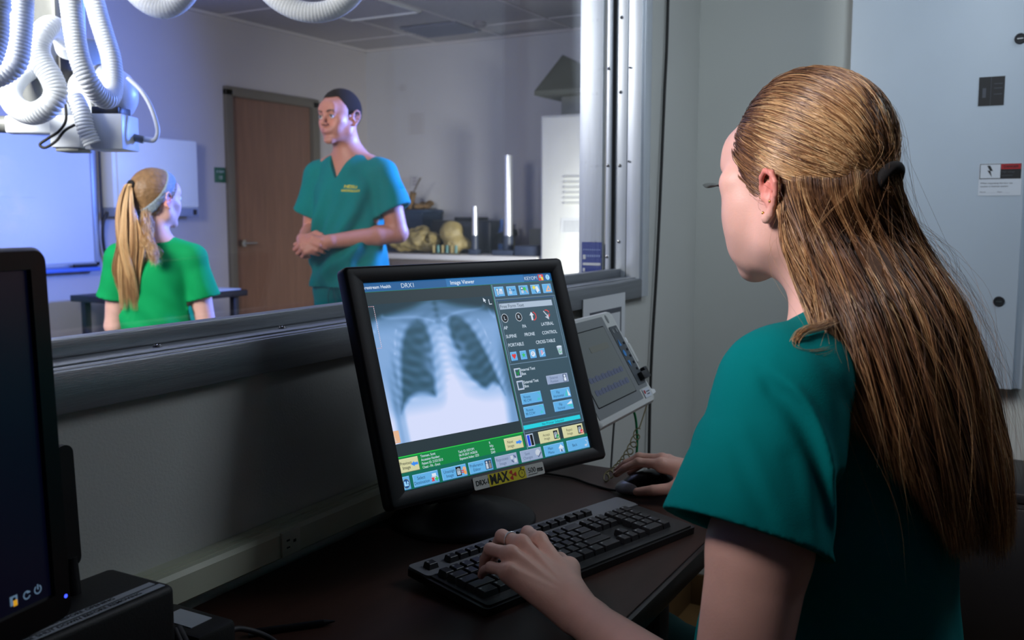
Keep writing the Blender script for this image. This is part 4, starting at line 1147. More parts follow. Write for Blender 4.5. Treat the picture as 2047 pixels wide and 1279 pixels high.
def ic_heart(u, x, y): u.disc(x - 2, y - 1.6, 2.2, S_red, .3).disc(x + 2, y - 1.6, 2.2, S_red, .3).poly([(x - 4.1, y - .8), (x + 4.1, y - .8), (x, y + 4.6)], S_red, .32)
def ic_star(u, x, y): u.poly([(x + (4.6 if k % 2 == 0 else 1.9) * math.sin(k * PI / 5), y - (4.6 if k % 2 == 0 else 1.9) * math.cos(k * PI / 5)) for k in range(10)], S_grn, .3)
def ic_clock(u, x, y): u.disc(x, y, 4.4, S_white, .3).poly([(x - .4, y - 3), (x + .4, y - 3), (x + .4, y + .4), (x - 2, y + 1.8), (x - 2.4, y + 1.1), (x - .4, y)], S_ink, .35)
def ic_note(u, x, y): u.q(x - 3, y - 4, x + 1.5, y + 3, E_('pink', 200, 160, 190), .3).poly([(x - 3, y + 4), (x + 4, y - 1), (x + 4.6, y), (x - 2.4, y + 5)], S_white, .35)
for i, ic in enumerate((ic_heart, ic_star, ic_clock, ic_note)):
    button(237.6 + i * 19.8, 121, 251.4 + i * 19.8, 135.4, 'b', icon=lambda u, x, y, ic=ic: ic(u, x + .6, y))
# green bar
u = UI(-2.2); u.q(0, 244, 228.6, 265.6, S_green).q(0, 243.4, 228.8, 244.6, S_greenl, .1).q(0, 265.6, SW, SH, E_('teal_green', 8, 104, 84))
for i, s in enumerate(('Timmsen, Scott', 'Accession Number:', 'Patient ID: 213213213', 'Chest - PA - Erect')): u.t(s, 37.4, 248.4 + i * 5.1, 4.9, S_text, bold=.012, sx=.82)
for i, s in enumerate(('Tech ID: KEYOP1', '04-19-2019 14:50:56', 'Exposure Index: 1253')): u.t(s, 102.4, 253.4 + i * 4.9, 4.9, S_text, bold=.012, sx=.82)
for i, s in enumerate(('R', 'kVp:', 'mAs:', 'DAP:')): u.t(s, 160.5, 249.4 + i * 4.8, 4.9, S_text, bold=.012, sx=.82)
u.done('info_bar', SCR)
button(.4, 246.6, 32.8, 265.6, 'y', ('Previous', 'Image'), 11.5, 6.2, lambda u, x, y: u.arrow(x, y, 12, 3.6, S_arrow, -1), .008)
button(189, 247.8, 224.8, 266.2, 'y', ('Next', 'Image'), 200, 6.2, lambda u, x, y: u.arrow(x, y, 12, 3.6, S_arrow, 1))
def ic_dest(u, x, y): u.q(x - 4, y - 5, x + 3, y - 1, S_white, .3).q(x - 5.5, y - 1, x + 5, y + 3, E_('pale_blue'), .28).poly([(x - 6, y + 1), (x - 4, y), (x - .5, y + 5), (x - 2.5, y + 6)], S_red, .35).poly([(x - 2, y), (x - .4, y + 1.4), (x - 4.6, y + 6.2), (x - 6, y + 5)], S_red, .36).q(x + 2, y - .5, x + 4, y + 6, S_grn, .35).q(x, y + 1.8, x + 6.2, y + 3.8, S_grn, .36)
def ic_un(u, x, y): hand_icon(u, x - 7, y); u.q(x - 3, y - .5, x + 2, y + .8, S_red, .45).q(x - 3, y + 2, x + 2, y + 3.3, S_red, .45).disc(x + 3, y - 2, 3, E_('face', 226, 170, 130), .4).poly([(x + 0, y + 1), (x + 6, y + 1), (x + 6, y + 6), (x + 2, y + 6)], S_orange, .38)
def ic_pref(u, x, y):
    u.q(x - 6.5, y - 6.5, x + 5.5, y + 6.5, S_ink, .2)
    for k in (-3.3, 2.4): u.disc(x + k, y - 3.6, 1.7, E_('pale', 190, 200, 214) if k < 0 else E_('tan', 130, 130, 130), .3).q(x + k - 2.1, y - 1.6, x + k + 2.1, y + 5.6, E_('pale') if k < 0 else E_('tan'), .3)
def ic_rep(u, x, y): u.q(x - 6, y - 5, x - 1, y, E_('pale'), .25).q(x, y, x + 5, y + 5.5, E_('pale'), .25); u.arrow(x + 2.5, y - 3, 6, 2, S_gbd, .7, .7); u.arrow(x - 3.5, y + 3, 6, 2, S_gbd, -.7, -.7)
def ic_save(u, x, y): u.disc(x - 1, y - 1, 5, E_('pale'), .25).poly([(x - 4, y + 2), (x - 1, y + 4), (x + 5, y - 2), (x + 6, y), (x - 1, y + 6.4)], S_gbd, .3)
def ic_home(u, x, y): u.poly([(x, y - 6), (x + 6, y), (x - 6, y)], S_white, .3).q(x - 4, y, x + 4, y + 5.5, E_('pale_blue'), .28).q(x - 1, y + 2, x + 1.4, y + 5.5, S_ink, .35)
def ic_back(u, x, y): u.ring(x, y, 3, 1.2, E_('pale_blue'), .3, -90, 120); u.arrow(x - 1, y + 4, 6, 2.4, E_('pale_blue'), -1, 0)
B = [(.9, 13, 'b', (), None), (17.6, 61.2, 'b', ('Select', 'Destination'), ic_dest), (66.2, 111, 'b', ('Unassign', 'Image'), ic_un), (114.9, 159, 'b', ('Preference', 'Editor'), ic_pref), (164.6, 207.9, 'g', ('Reprocess', 'Image'), ic_rep), (214.1, 257.8, 'g', ('Save', 'Changes'), ic_save), (262.5, 306.2, 'b', ('Main', 'Menu'), ic_home), (312, 360.6, 'b', ('Back',), ic_back)]
for i, (x0, x1, k, tx, ic) in enumerate(B):
    if i == 0: button(x0, 270.2, x1, 288.6, k, icon=lambda u, x, y: u.disc(x + .6, y + .8, 5.6, S_ybd, .2, 6.6).disc(x + .6, y + .8, 5, S_btnd, .22, 6).q(x - 3, y - 2.4, x, y + 4, S_btnl, .3).q(x - 1, y + 1.6, x + 4, y + 4, S_btnl, .3).poly([(x + 1, y + 1), (x + 3, y - 3), (x + 5, y + 1)], S_btnl, .3))
    else: button(x0, 270.6, x1, 288.2, k, tx, (x0 + x1) / 2 - (8 if i != 2 else 9), 6.2, ic)

# sticker on the lower bezel
mb = MB(SM)
St_w = mat('sticker_white', rgb(206, 206, 200), .5); St_y = mat('sticker_yellow', rgb(226, 208, 30), .5); St_r = mat('sticker_red', rgb(200, 40, 30), .5); St_k = mat('sticker_black', (.008, .008, .008), .5)
def pl(pts, z, m): mb.add([(x, y, z) for x, y in pts], [list(range(len(pts)))], m)
pl(rrect(113, 293.0, 250, 311, 2.4), 3.6, St_w)
pl([(141, 293.1), (212.6, 293.1), (212.6, 310.9), (141, 310.9)], 3.75, St_y)
def tx(s, x, y, size, m, bold=0, sx=1.0, al='LEFT'):
    v, f = text_geo(s, size, al, bold); mb.add([(x + p.x * sx, y - p.y, 3.95) for p in v], f, m)
tx('DRX-1', 117, 302.4, 10.2, St_k, .018, .86); tx('MAX', 143.5, 302.2, 19.5, St_k, .035, .82)
tx('500', 217.5, 301.6, 11.0, St_k, -.01, .95); tx('ms', 235.6, 302.4, 10.5, St_k, .03, .95)
pl([(216.5, 307.4), (235.5, 307.0), (235.5, 307.7), (216.5, 308.1)], 3.95, St_k)
cx_, cy_ = 187, 301.6
for k in range(3):
    a0 = math.radians(-120 + k * 120 - 30); pts = [(cx_ + 2.2 * math.cos(a0), cy_ + 2.2 * math.sin(a0))]
    for j in range(7):
        a = a0 + math.radians(60) * j / 6; pts.append((cx_ + 7.2 * math.cos(a), cy_ + 7.2 * math.sin(a)))
    pts.append((cx_ + 2.2 * math.cos(a0 + PI / 3), cy_ + 2.2 * math.sin(a0 + PI / 3))); pl(pts, 3.95, St_r)
pl([(cx_ + 1.5 * math.cos(k * PI / 8), cy_ + 1.5 * math.sin(k * PI / 8)) for k in range(16)], 3.95, St_r)
cx_, cy_ = 204.6, 302.8
for (r, z, m) in ((6.3, 3.9, St_k), (5.2, 3.98, St_y)): pl([(cx_ + r * math.cos(k * PI / 12), cy_ + r * math.sin(k * PI / 12)) for k in range(24)], z, m)
pl([(cx_ - 1.8, cy_ - 9), (cx_ + 1.8, cy_ - 9), (cx_ + 1.8, cy_ - 7.8), (cx_ - 1.8, cy_ - 7.8)], 3.95, St_k); pl([(cx_ - .7, cy_ - 8), (cx_ + .7, cy_ - 8), (cx_ + .7, cy_ - 6), (cx_ - .7, cy_ - 6)], 3.95, St_k)
pl([(cx_ - .5, cy_ + .6), (cx_ + .8, cy_ - 4), (cx_ + .9, cy_ + .6)], 4.05, St_k); pl([(cx_ + 4.6, cy_ - 6), (cx_ + 6, cy_ - 4.8), (cx_ + 5.2, cy_ - 4), (cx_ + 3.8, cy_ - 5.2)], 3.95, St_k)
mb.build('sticker', parent=t, smooth=0, label='white and yellow sticker reading MAX on the lower bezel')
# ================================================================== KEYBOARD
KX = Vector((.461, -.1325, 0)).normalized(); KY = Vector((-KX.y, KX.x, 0))     # KX to the right along the keys, KY to the rear
K0 = Vector((1.023, .738, .7415))                                                 # rear left corner on the desk
tilt = math.radians(4)
KYt = (KY * math.cos(tilt) + Vector((0, 0, math.sin(tilt))))
KN = KX.cross(KYt)
KM = Matrix(((KX.x * .001, KYt.x * .001, KN.x * .001, K0.x), (KX.y * .001, KYt.y * .001, KN.y * .001, K0.y), (KX.z * .001, KYt.z * .001, KN.z * .001, K0.z + .0115), (0, 0, 0, 1)))
M_kb = mat('keyboard_black', (0.011, 0.011, 0.012), .42, spec=.4, bump=.05, bscale=800); M_key = mat('keycap_black', (0.014, 0.014, 0.017), .38, spec=.5); M_silver = mat('keyboard_silver', rgb(122, 124, 128), .42, metal=.2, spec=.5)
M_leg = mat('keycap_legend', rgb(150, 152, 156), .5)
t = empty('keyboard', (1.18, .6, .74), 'black computer keyboard with grey top strip lying before the x-ray monitor', 'keyboard')
mb = MB(KM)
mb.prism(rrect(0, -162, 456, 0, 8), -1, 9, M_kb); mb.prism(rrect(6, -158, 450, -4, 6), 9, 11.5, M_kb)
mb.build('case', parent=t, smooth=40)
mb = MB(KM)
mb.prism(rrect(1.5, -46, 454.5, -1.5, 7), 8, 12.2, M_silver)
mb.prism(rrect(22, -44, 60, -26, 3) if False else [(14, -47.5), (452, -47.5), (452, -46), (14, -46)], 8, 12.8, M_silver)
mb.build('top_strip', parent=t, smooth=40, label='dull grey strip along the rear edge')
def keycap(x, y, w, h, top=20.0, leg=True):
    mb = MB(KM); w -= 1.3; h -= 1.3; cx_ = x + .65; cy_ = y - .65
    a = [(cx_, cy_ - h), (cx_ + w, cy_ - h), (cx_ + w, cy_), (cx_, cy_)]
    i = 2.6
    b = [(cx_ + i, cy_ - h + i), (cx_ + w - i, cy_ - h + i), (cx_ + w - i, cy_ - 1.4), (cx_ + i, cy_ - 1.4)]
    vs = [(p[0], p[1], 10.5) for p in a] + [(p[0], p[1], top - .8) for p in [(cx_ + i * .75, cy_ - h + i * .75), (cx_ + w - i * .75, cy_ - h + i * .75), (cx_ + w - i * .75, cy_ - .9), (cx_ + i * .75, cy_ - .9)]] + [(p[0], p[1], top) for p in b]
    fs = [[0, 1, 5, 4], [1, 2, 6, 5], [2, 3, 7, 6], [3, 0, 4, 7], [4, 5, 9, 8], [5, 6, 10, 9], [6, 7, 11, 10], [7, 4, 8, 11], [8, 9, 10, 11]]
    mb.add(vs, fs, M_key)
    if leg: mb.add([(cx_ + i + 1, cy_ - 6, top + .05), (cx_ + i + 4.2, cy_ - 6, top + .05), (cx_ + i + 4.2, cy_ - 3, top + .05), (cx_ + i + 1, cy_ - 3, top + .05)], [[0, 1, 2, 3]], M_leg)
    mb.build('key', parent=t, smooth=0)
U = 18.6
X0, Y0 = 14, -30
keycap(X0, Y0 + 12, U, 16)
for g in range(3):
    for i in range(4): keycap(X0 + U * (2 + i + g * 4.5), Y0 + 12, U, 16, leg=(i % 2 == 0))
for i in range(3): keycap(X0 + U * (15.3 + i), Y0 + 12, U, 16, leg=False)
rows = [[1] * 13 + [2], [1.5] + [1] * 12 + [1.5], [1.75] + [1] * 11 + [2.25], [2.25] + [1] * 10 + [2.75]]
for r, row in enumerate(rows):
    x = X0; y = -49 - r * U
    for j, w in enumerate(row): keycap(x, y, w * U, U, leg=((j + r) % 3 != 0)); x += w * U
x = X0; y = -49 - 4 * U
for w in (1.5, 1.25, 1.25, 6.5, 1.25, 1.25, 2.0): keycap(x, y, w * U, U, leg=w < 3); x += w * U
for i in range(3):
    for j in range(2): keycap(X0 + U * (15.3 + i), -49 - j * U, U, U)
keycap(X0 + U * 16.3, -49 - 3 * U, U, U)
for i in range(3): keycap(X0 + U * (15.3 + i), -49 - 4 * U, U, U)
for j in range(4):
    for i in range(3): keycap(X0 + U * (18.6 + i), -49 - j * U, U, U)
keycap(X0 + U * 18.6, -49 - 4 * U, U * 2, U); keycap(X0 + U * 20.6, -49 - 4 * U, U, U)
mb = MB(); mb.tube(smooth_path([(1.24, .675, .752), (1.284, .706, .7425), (1.305, .76, .7425), (1.303, .80, .7610), (1.29, .87, .7425), (1.26, .91, .7425)], 10), .0022, M_rubber)
tag(mb.build('keyboard_cable', smooth=60), 'thin black cable from the keyboard running behind the monitor foot', 'cable')

# ================================================================== MOUSE
t = empty('computer_mouse', (1.60, .63, .74), 'black computer mouse with silver button tip under her right hand', 'mouse')
md = Vector((.30, -.20, 0)).normalized()             # from nose towards the palm
MM = Matrix(((md.x, -md.y, 0, 1.553), (md.y, md.x, 0, .640), (0, 0, 1, .740), (0, 0, 0, 1)))
sc = Sculpt(MM); sc.ell((.062, 0, .008), (.060, .031, .030), .01); sc.ell((.030, 0, .006), (.034, .028, .018), .01); sc.cut((.05, 0, .001), (0, 0, -1), .001)
sculpt_obj('shell', sc, .0022, M_black_gloss, parent=t)
sc = Sculpt(MM); sc.ell((.020, 0, .009), (.030, .0275, .0155), .006); sc.cut((.022, 0, 0), (1, 0, .25), .002); sc.cut((.05, 0, .004), (0, 0, -1), .001)
sculpt_obj('button_tip', sc, .0016, mat('mouse_silver', rgb(150, 152, 158), .35, metal=.4), parent=t, label='dull silver button tip')
mb = MB(); mb.tube(smooth_path([(1.553, .641, .748), (1.562, .664, .7425), (1.577, .714, .7425), (1.60, .77, .7425), (1.59, .85, .7425), (1.50, .915, .7425)], 10), .0022, M_rubber)
tag(mb.build('mouse_cable', smooth=60), 'thin black mouse cable curving over the desk behind the monitor', 'cable')

# ================================================================== CONTROL CONSOLE
M_con = mat('console_cream', rgb(206, 210, 208), .42, spec=.4); M_con2 = mat('console_grey', rgb(128, 134, 136), .5); M_conscr = mat('console_screen', rgb(118, 124, 120), .3, spec=.5); M_key2 = mat('console_keypad', rgb(74, 82, 88), .5); M_cb = mat('console_blue', rgb(40, 140, 220), .4)
t = empty('control_console', (1.60, .78, .74), 'cream and grey control console panel mounted tilted below the notice sheet', 'console')
CO_B = Vector((1.747, .650, .878)); CO_T = Vector((1.747, .752, 1.051))
cup = (CO_T - CO_B).normalized(); cux = Vector((1, .04, 0)).normalized(); cn = cux.cross(cup)
CMX = frame_mat(CO_T, cux, -cup, cn)     # origin at top right, x to the right (use negative), y down
mb = MB(CMX)
def cq(x0, y0, x1, y1, m, z, r=3): mb.prism(rrect(x0, y0, x1, y1, r), z - .6, z, m)
oring = lambda d, r, z: [(x, y, z) for x, y in rrect(-300 - d, 0 - d, 0 + d, 201 + d, r)]
ring_surface(mb, [oring(-10, 10, 2.4), oring(-4, 12, 2.0), oring(0, 14, -4), oring(0, 14, -16), oring(-6, 10, -26)], M_con)
mb.add(oring(-10, 10, 2.4), [list(range(len(oring(-10, 10, 2.4))))], M_con); mb.add(oring(-6, 10, -26), [list(range(len(oring(-6, 10, -26))))], M_con)
mb.build('housing', parent=t, smooth=50)
mb = MB(CMX); cq(-288, 10, -62, 186, M_con2, 3.4); cq(-64, 40, -12, 168, M_con2, 3.3, 6); mb.build('fascia', parent=t)
mb = MB(CMX); cq(-272, 28, -78, 168, M_inkd, 3.8); cq(-270, 30, -80, 166, M_conscr, 4.2)
for y in (112, 136): 
    for i in range(11): cq(-255 + i * 15, y + (i % 2) * 2, -241 + i * 15, y + 11, mat('console_lcd_blue', rgb(104, 112, 142), .4), 4.6)
cq(-190, 60, -100, 72, mat('console_lcd_yellow', rgb(126, 128, 116), .4), 4.6)
mb.build('display', parent=t)
mb = MB(CMX); cq(-56, 34, -16, 160, M_key2, 4.3, 3)
for i, y in enumerate((70, 84, 98, 112, 126)): cq(-28, y, -20, y + 5, M_inkd, 5.0, 1)
for y, k in ((62, 0), (84, 1), (106, 2)):
    pts = [(-46 + 6 * math.cos(a * PI / 8), y + 8 + 7 * math.sin(a * PI / 8)) for a in range(16)] if k == 1 else ([(-46, y), (-40, y + 14), (-52, y + 14)] if k == 0 else [(-52, y + 2), (-40, y + 2), (-46, y + 16)])
    mb.add([(a, b, 5.2) for a, b in pts], [list(range(len(pts)))], M_cb)
for y in (44,): 
    for x in (-46, -28): mb.prism([(x + 4 * math.cos(a * PI / 8), y + 5 * math.sin(a * PI / 8)) for a in range(16)], 4.3, 5.2, M_con2)
mb.build('keypad', parent=t)
mb = MB(CMX); mb.box((-20, 146, 9), (34, 16, 12), M_black, 2); mb.box((-2, 142, 8), (16, 22, 10), M_black_gloss, 2); mb.build('hand_switch_holder', parent=t)
mb = MB(CMX); cq(-52, 170, -16, 188, M_lab, 4.2, 1); cq(-49, 173, -42, 180, M_red, 4.6, .5); cq(-38, 176, -20, 178, M_ink, 4.6, .3); cq(-38, 181, -24, 183, M_ink, 4.6, .3); mb.build('label', parent=t)
mb = MB(CMX); mb.prism([(-42 + 5 * math.cos(a * PI / 8), 17 + 9 * math.sin(a * PI / 8)) for a in range(16)], 2.5, 3.2, M_con2); mb.build('emblem', parent=t)
mb = MB(); mb.bx((1.54, .76, .93), (1.62, .925, .98), M_con2, .006); mb.bx((1.52, .925, .90), (1.64, .942, 1.01), M_con2, .004); mb.build('wall_bracket', parent=t)
# clip and exposure hand switch on its right edge
t = empty('exposure_switch', (1.77, .70, .93), 'pale hand switch with clear clip hanging at the right edge of the console', 'hand switch')
mb = MB(CMX); mb.box((12, 96, -6), (13, 44, 13), M_con, 4); mb.box((14, 68, -6), (9, 14, 9), M_white_plastic, 3); mb.build('grip', parent=t)
mb = MB(CMX); mb.prism([(2, 140), (9, 128), (20, 176), (36, 180), (35, 186), (8, 188)], -12, -6, M_white_plastic); mb.box((12, 150, -12), (6, 60, 5), M_white_plastic, 1.5); mb.build('clip', parent=t)
# cords
pts = []
A = Vector((1.745, .665, .872)); Bc = Vector((1.66, .70, .742 + .012))
n = 420
for i in range(n):
    s = i / (n - 1)
    c = Vector((1.745 + .0 * s, .668, .870)).lerp(Vector((1.612, .70, .747)), s); c.z -= .028 * math.sin(PI * s) * 1.0; c.x -= -.012 * math.sin(PI * s)
    r = .0075 * min(1, max(0, (s - .22) / .05))
    a = s * 2 * PI * 12
    pts.append(c + Vector((math.cos(a) * r * .7, math.sin(a) * r, math.cos(a) * r)))
mb = MB(); mb.tube(pts, .0013, mat('cream_cord', rgb(150, 142, 104), .6), 6)
tag(mb.build('coiled_cord', smooth=60), 'cream coiled cord dropping from the control console to the desk', 'cord')
mb = MB(); mb.tube(smooth_path([(1.80, .73, .87), (1.815, .725, .84), (1.822, .72, .80), (1.82, .72, .72), (1.80, .74, .40), (1.60, .80, .16), (1.38, .83, .05)], 10), .0026, mat('green_cable', rgb(20, 140, 84), .45))
tag(mb.build('green_cable', smooth=60), 'thin green cable hanging from the control console past the desk end', 'cable')
mb = MB(); mb.tube(smooth_path([(1.79, .745, .87), (1.795, .76, .80), (1.79, .77, .5), (1.79, .77, .05)], 10), .0022, mat('grey_cable', rgb(120, 124, 126), .5))
tag(mb.build('grey_cable', smooth=60), 'thin grey cable hanging beside the green one at the desk end', 'cable')

# ================================================================== LEFT MONITOR, BOXES, ANTENNA, PEN
ly = math.radians(9.7); lp = math.radians(1.5)
lux = Vector((math.cos(ly), math.sin(ly), 0)); ln = Vector((math.sin(ly), -math.cos(ly), 0)); lup = Vector((0, 0, math.cos(lp))) - ln * math.sin(lp); lN = lux.cross(lup)
LT = Vector((.5115, .738, 1.2135))
LM = frame_mat(LT, lux, -lup, lN)
t = empty('monitor', (.30, .78, .74), 'dark widescreen monitor cut off by the left picture edge', 'monitor')
LW, LH = 440, 324
orr = lambda d, r, z: [(x, y, z) for x, y in rrect(-LW - d, -d, d, LH + d, r)]
irr = lambda d, r, z: [(x, y, z) for x, y in rrect(-LW + 19 - d, 19 - d, -19 + d, LH - 26 + d, r)]
mb = MB(LM); ring_surface(mb, [irr(0, .4, -3), irr(.8, 1, 1.6), orr(-3, 10, 2.2), orr(0, 13, -2), orr(0, 13, -22), orr(-14, 12, -34), orr(-70, 12, -48)], M_black_gloss, close=True); mb.build('housing', parent=t, smooth=50)
scrn = bpy.data.materials.new('dark_desktop_screen'); scrn.use_nodes = True
nt = scrn.node_tree; b = nt.nodes['Principled BSDF']; b.inputs['Base Color'].default_value = (.003, .003, .004, 1); b.inputs['Roughness'].default_value = .3
b.inputs['Emission Color'].default_value = (*rgb(4, 6, 26), 1); b.inputs['Emission Strength'].default_value = .5
mb = MB(LM); mb.add([(-LW + 18, 18, -2.6), (-18, 18, -2.6), (-18, LH - 25, -2.6), (-LW + 18, LH - 25, -2.6)], [[0, 3, 2, 1]], scrn); ls = mb.build('screen', parent=t, smooth=0)
S_i = emat('osd_icon', rgb(110, 140, 170), .55); S_iy = emat('osd_yellow', rgb(220, 160, 30), .8)
mb = MB(LM)
def lring(x, y, r, w, m, a0=0, a1=360):
    for i in range(18):
        a = math.radians(a0 + (a1 - a0) * i / 18); b_ = math.radians(a0 + (a1 - a0) * (i + 1) / 18)
        mb.add([(x + (r + e) * math.cos(c), y + (r + e) * math.sin(c), -2.2) for c, e in ((a, 0), (a, w), (b_, w), (b_, 0))], [[0, 1, 2, 3]], m)
def lq(x0, y0, x1, y1, m, z=-2.1): mb.add([(x0, y0, z), (x0, y1, z), (x1, y1, z), (x1, y0, z)], [[0, 1, 2, 3]], m)
lring(-32.5, 288, 2.8, 1.1, S_i, -60, 240); lq(-33.1, 283.5, -31.9, 288, S_i); lring(-44, 288.5, 2.6, 1.1, S_i, 20, 320); lq(-44, 286, -40.5, 287.2, S_i)
lq(-61, 284, -53.5, 292, S_i); lq(-58, 288, -54, 293, S_iy, -2.0); lq(-58.5, 285.5, -55.5, 288, M_inkd, -1.9)
mb.build('screen_icons', parent=ls, smooth=0)
mb = MB(LM); mb.sphere((-7.6, 303, 2.0), (1.7, 1.7, .8), emat('blue_led', rgb(60, 80, 255), 2.2)); mb.build('power_light', parent=t)
mb = MB(); mb.lathe([(.11, 0), (.11, .008), (.09, .014), (.0, .016)], M_black, 40, Matrix.Translation((.25, .80, .74))); mb.bx((.21, .79, .75), (.29, .83, 1.0), M_black, .008); mb.build('stand', parent=t)

t = empty('equipment_box', (.60, .80, .74), 'flat black box with printed label strips beside the left monitor', 'electronics box')
bu = Vector((.99, .0, 0)); bd = Vector((0, 1, 0))
BR_ = Matrix.Translation((.525, .815, 0))
M_bb = mat('textured_black_metal', (.012, .012, .013), .5, bump=.15, bscale=500)
mb = MB(); mb.box((0, 0, .801), (.265, .100, .121), M_bb, .008, 3, M=BR_); mb.build('case', parent=t)
mb = MB(); mb.box((.01, -.041, .8620), (.225, .0085, .0008), M_lab, M=BR_); mb.box((.025, -.029, .8620), (.19, .0085, .0008), M_lab, M=BR_); mb.box((-.045, .006, .8620), (.03, .010, .0008), M_lab, M=BR_)
for y_, s_ in ((-.041, 'SYSTEM MUST BE SHUT DOWN BEFORE REMOVING'), (-.029, 'CONTACT SERVICE BEFORE OPENING')):
    v, f = text_geo(s_, .0075, 'CENTER', .01); mb.add(v, f, M_inkd, BR_ @ Matrix.Translation((.01, y_, .8627)))
mb.build('label_strip', parent=t)
t = empty('antenna', (.588, .835, .862), 'black stick antenna standing on the flat box beside the left monitor', 'antenna')
mb = MB(); mb.prism(rrect(-.010, 0, .010, .125, .009), -.004, .004, M_black, axis='y', M=Matrix.Translation((.5880, .835, .890)) @ Matrix.Rotation(-.03, 4, 'Y')); mb.build('blade', parent=t)
mb = MB(); mb.cyl((.589, .835, .8617), (.588, .835, .90), .008, M_black, r2=.0065); mb.build('joint', parent=t)
t = empty('power_adapter', (.72, .80, .74), 'small black adapter box with plug beside the flat black box', 'adapter')
mb = MB(); mb.box((.712, .815, .766), (.055, .10, .052), M_bb, .006, M=Matrix.Identity(4)); mb.build('case', parent=t)
mb = MB(); mb.box((.712, .815, .7925), (.03, .05, .0008), M_lab); mb.build('label', parent=t)
mb = MB(); mb.box((.7405, .79, .768), (.004, .022, .008), M_screw, .001); mb.build('connector', parent=t)
mb = MB(); mb.tube(smooth_path([(.742, .79, .768), (.765, .785, .766), (.785, .76, .752), (.77, .72, .744), (.70, .66, .744), (.60, .60, .744)], 10), .0034, mat('dark_grey_cable', (.05, .05, .055), .5))
tag(mb.build('adapter_cable', smooth=60), 'dark grey cable curling from the small adapter box over the desk', 'cable')
mb = MB(); mb.cyl((.640, .700, .7445), (.675, .79, .80), .0030, mat('dark_grey_cable')); mb.tube(smooth_path([(.55, .62, .744), (.62, .68, .746), (.672, .76, .775), (.688, .80, .794)], 8), .0045, mat('dark_grey_cable'))
tag(mb.build('network_cable', smooth=60), 'grey cable running up to the flat black box beside the adapter', 'cable')
mb = MB(); mb.cyl((.800, .80, .7445), (.862, .745, .7445), .0045, M_black_gloss, r2=.004); mb.cyl((.862, .745, .7445), (.872, .736, .7445), .004, M_black_gloss, r2=.001); mb.cyl((.795, .8045, .7445), (.800, .80, .7445), .005, M_grey_paint)
tag(mb.build('pen'), 'black pen lying on the dark desk below the wall outlet', 'pen')
# ================================================================== FIGURE HELPERS
class Loc:
    """adds solids to a Sculpt through a local frame with a uniform scale"""
    def __init__(s, sc, M, k=1.0): s.sc = sc; s.M = M; s.s = k
    def P(s, p): return s.M @ (Vector(p) * s.s)
    def cone(s, a, b, ra, rb=None, k=.01, sub=False):
        s.sc.cone(s.P(a), s.P(b), ra * s.s, (ra if rb is None else rb) * s.s, k * s.s, sub); return s
    def ell(s, c, r, k=.01, R=None, sub=False):
        r = (r, r, r) if not hasattr(r, '__len__') else r
        Rm = np.array(s.M.to_3x3()) @ (np.eye(3) if R is None else np.array(R))
        s.sc.ell(s.P(c), tuple(x * s.s for x in r), k * s.s, Rm, sub); return s
    def chain(s, pts, rs, k=.01, sub=False):
        s.sc.chain([s.P(p) for p in pts], [r * s.s for r in rs], k * s.s, sub); return s
    def cut(s, p, n, k=.004):
        s.sc.cut(s.P(p), s.M.to_3x3() @ Vector(n), k); return s

def frame(origin, fwd, up=(0, 0, 1)):
    """x right, y forward, z up"""
    f = Vector(fwd).normalized(); u = Vector(up); u = (u - f * u.dot(f)).normalized(); r = f.cross(u)
    o = Vector(origin)
    return Matrix(((r.x, f.x, u.x, o.x), (r.y, f.y, u.y, o.y), (r.z, f.z, u.z, o.z), (0, 0, 0, 1)))

def rotm(axis, deg): return Matrix.Rotation(math.radians(deg), 3, axis)

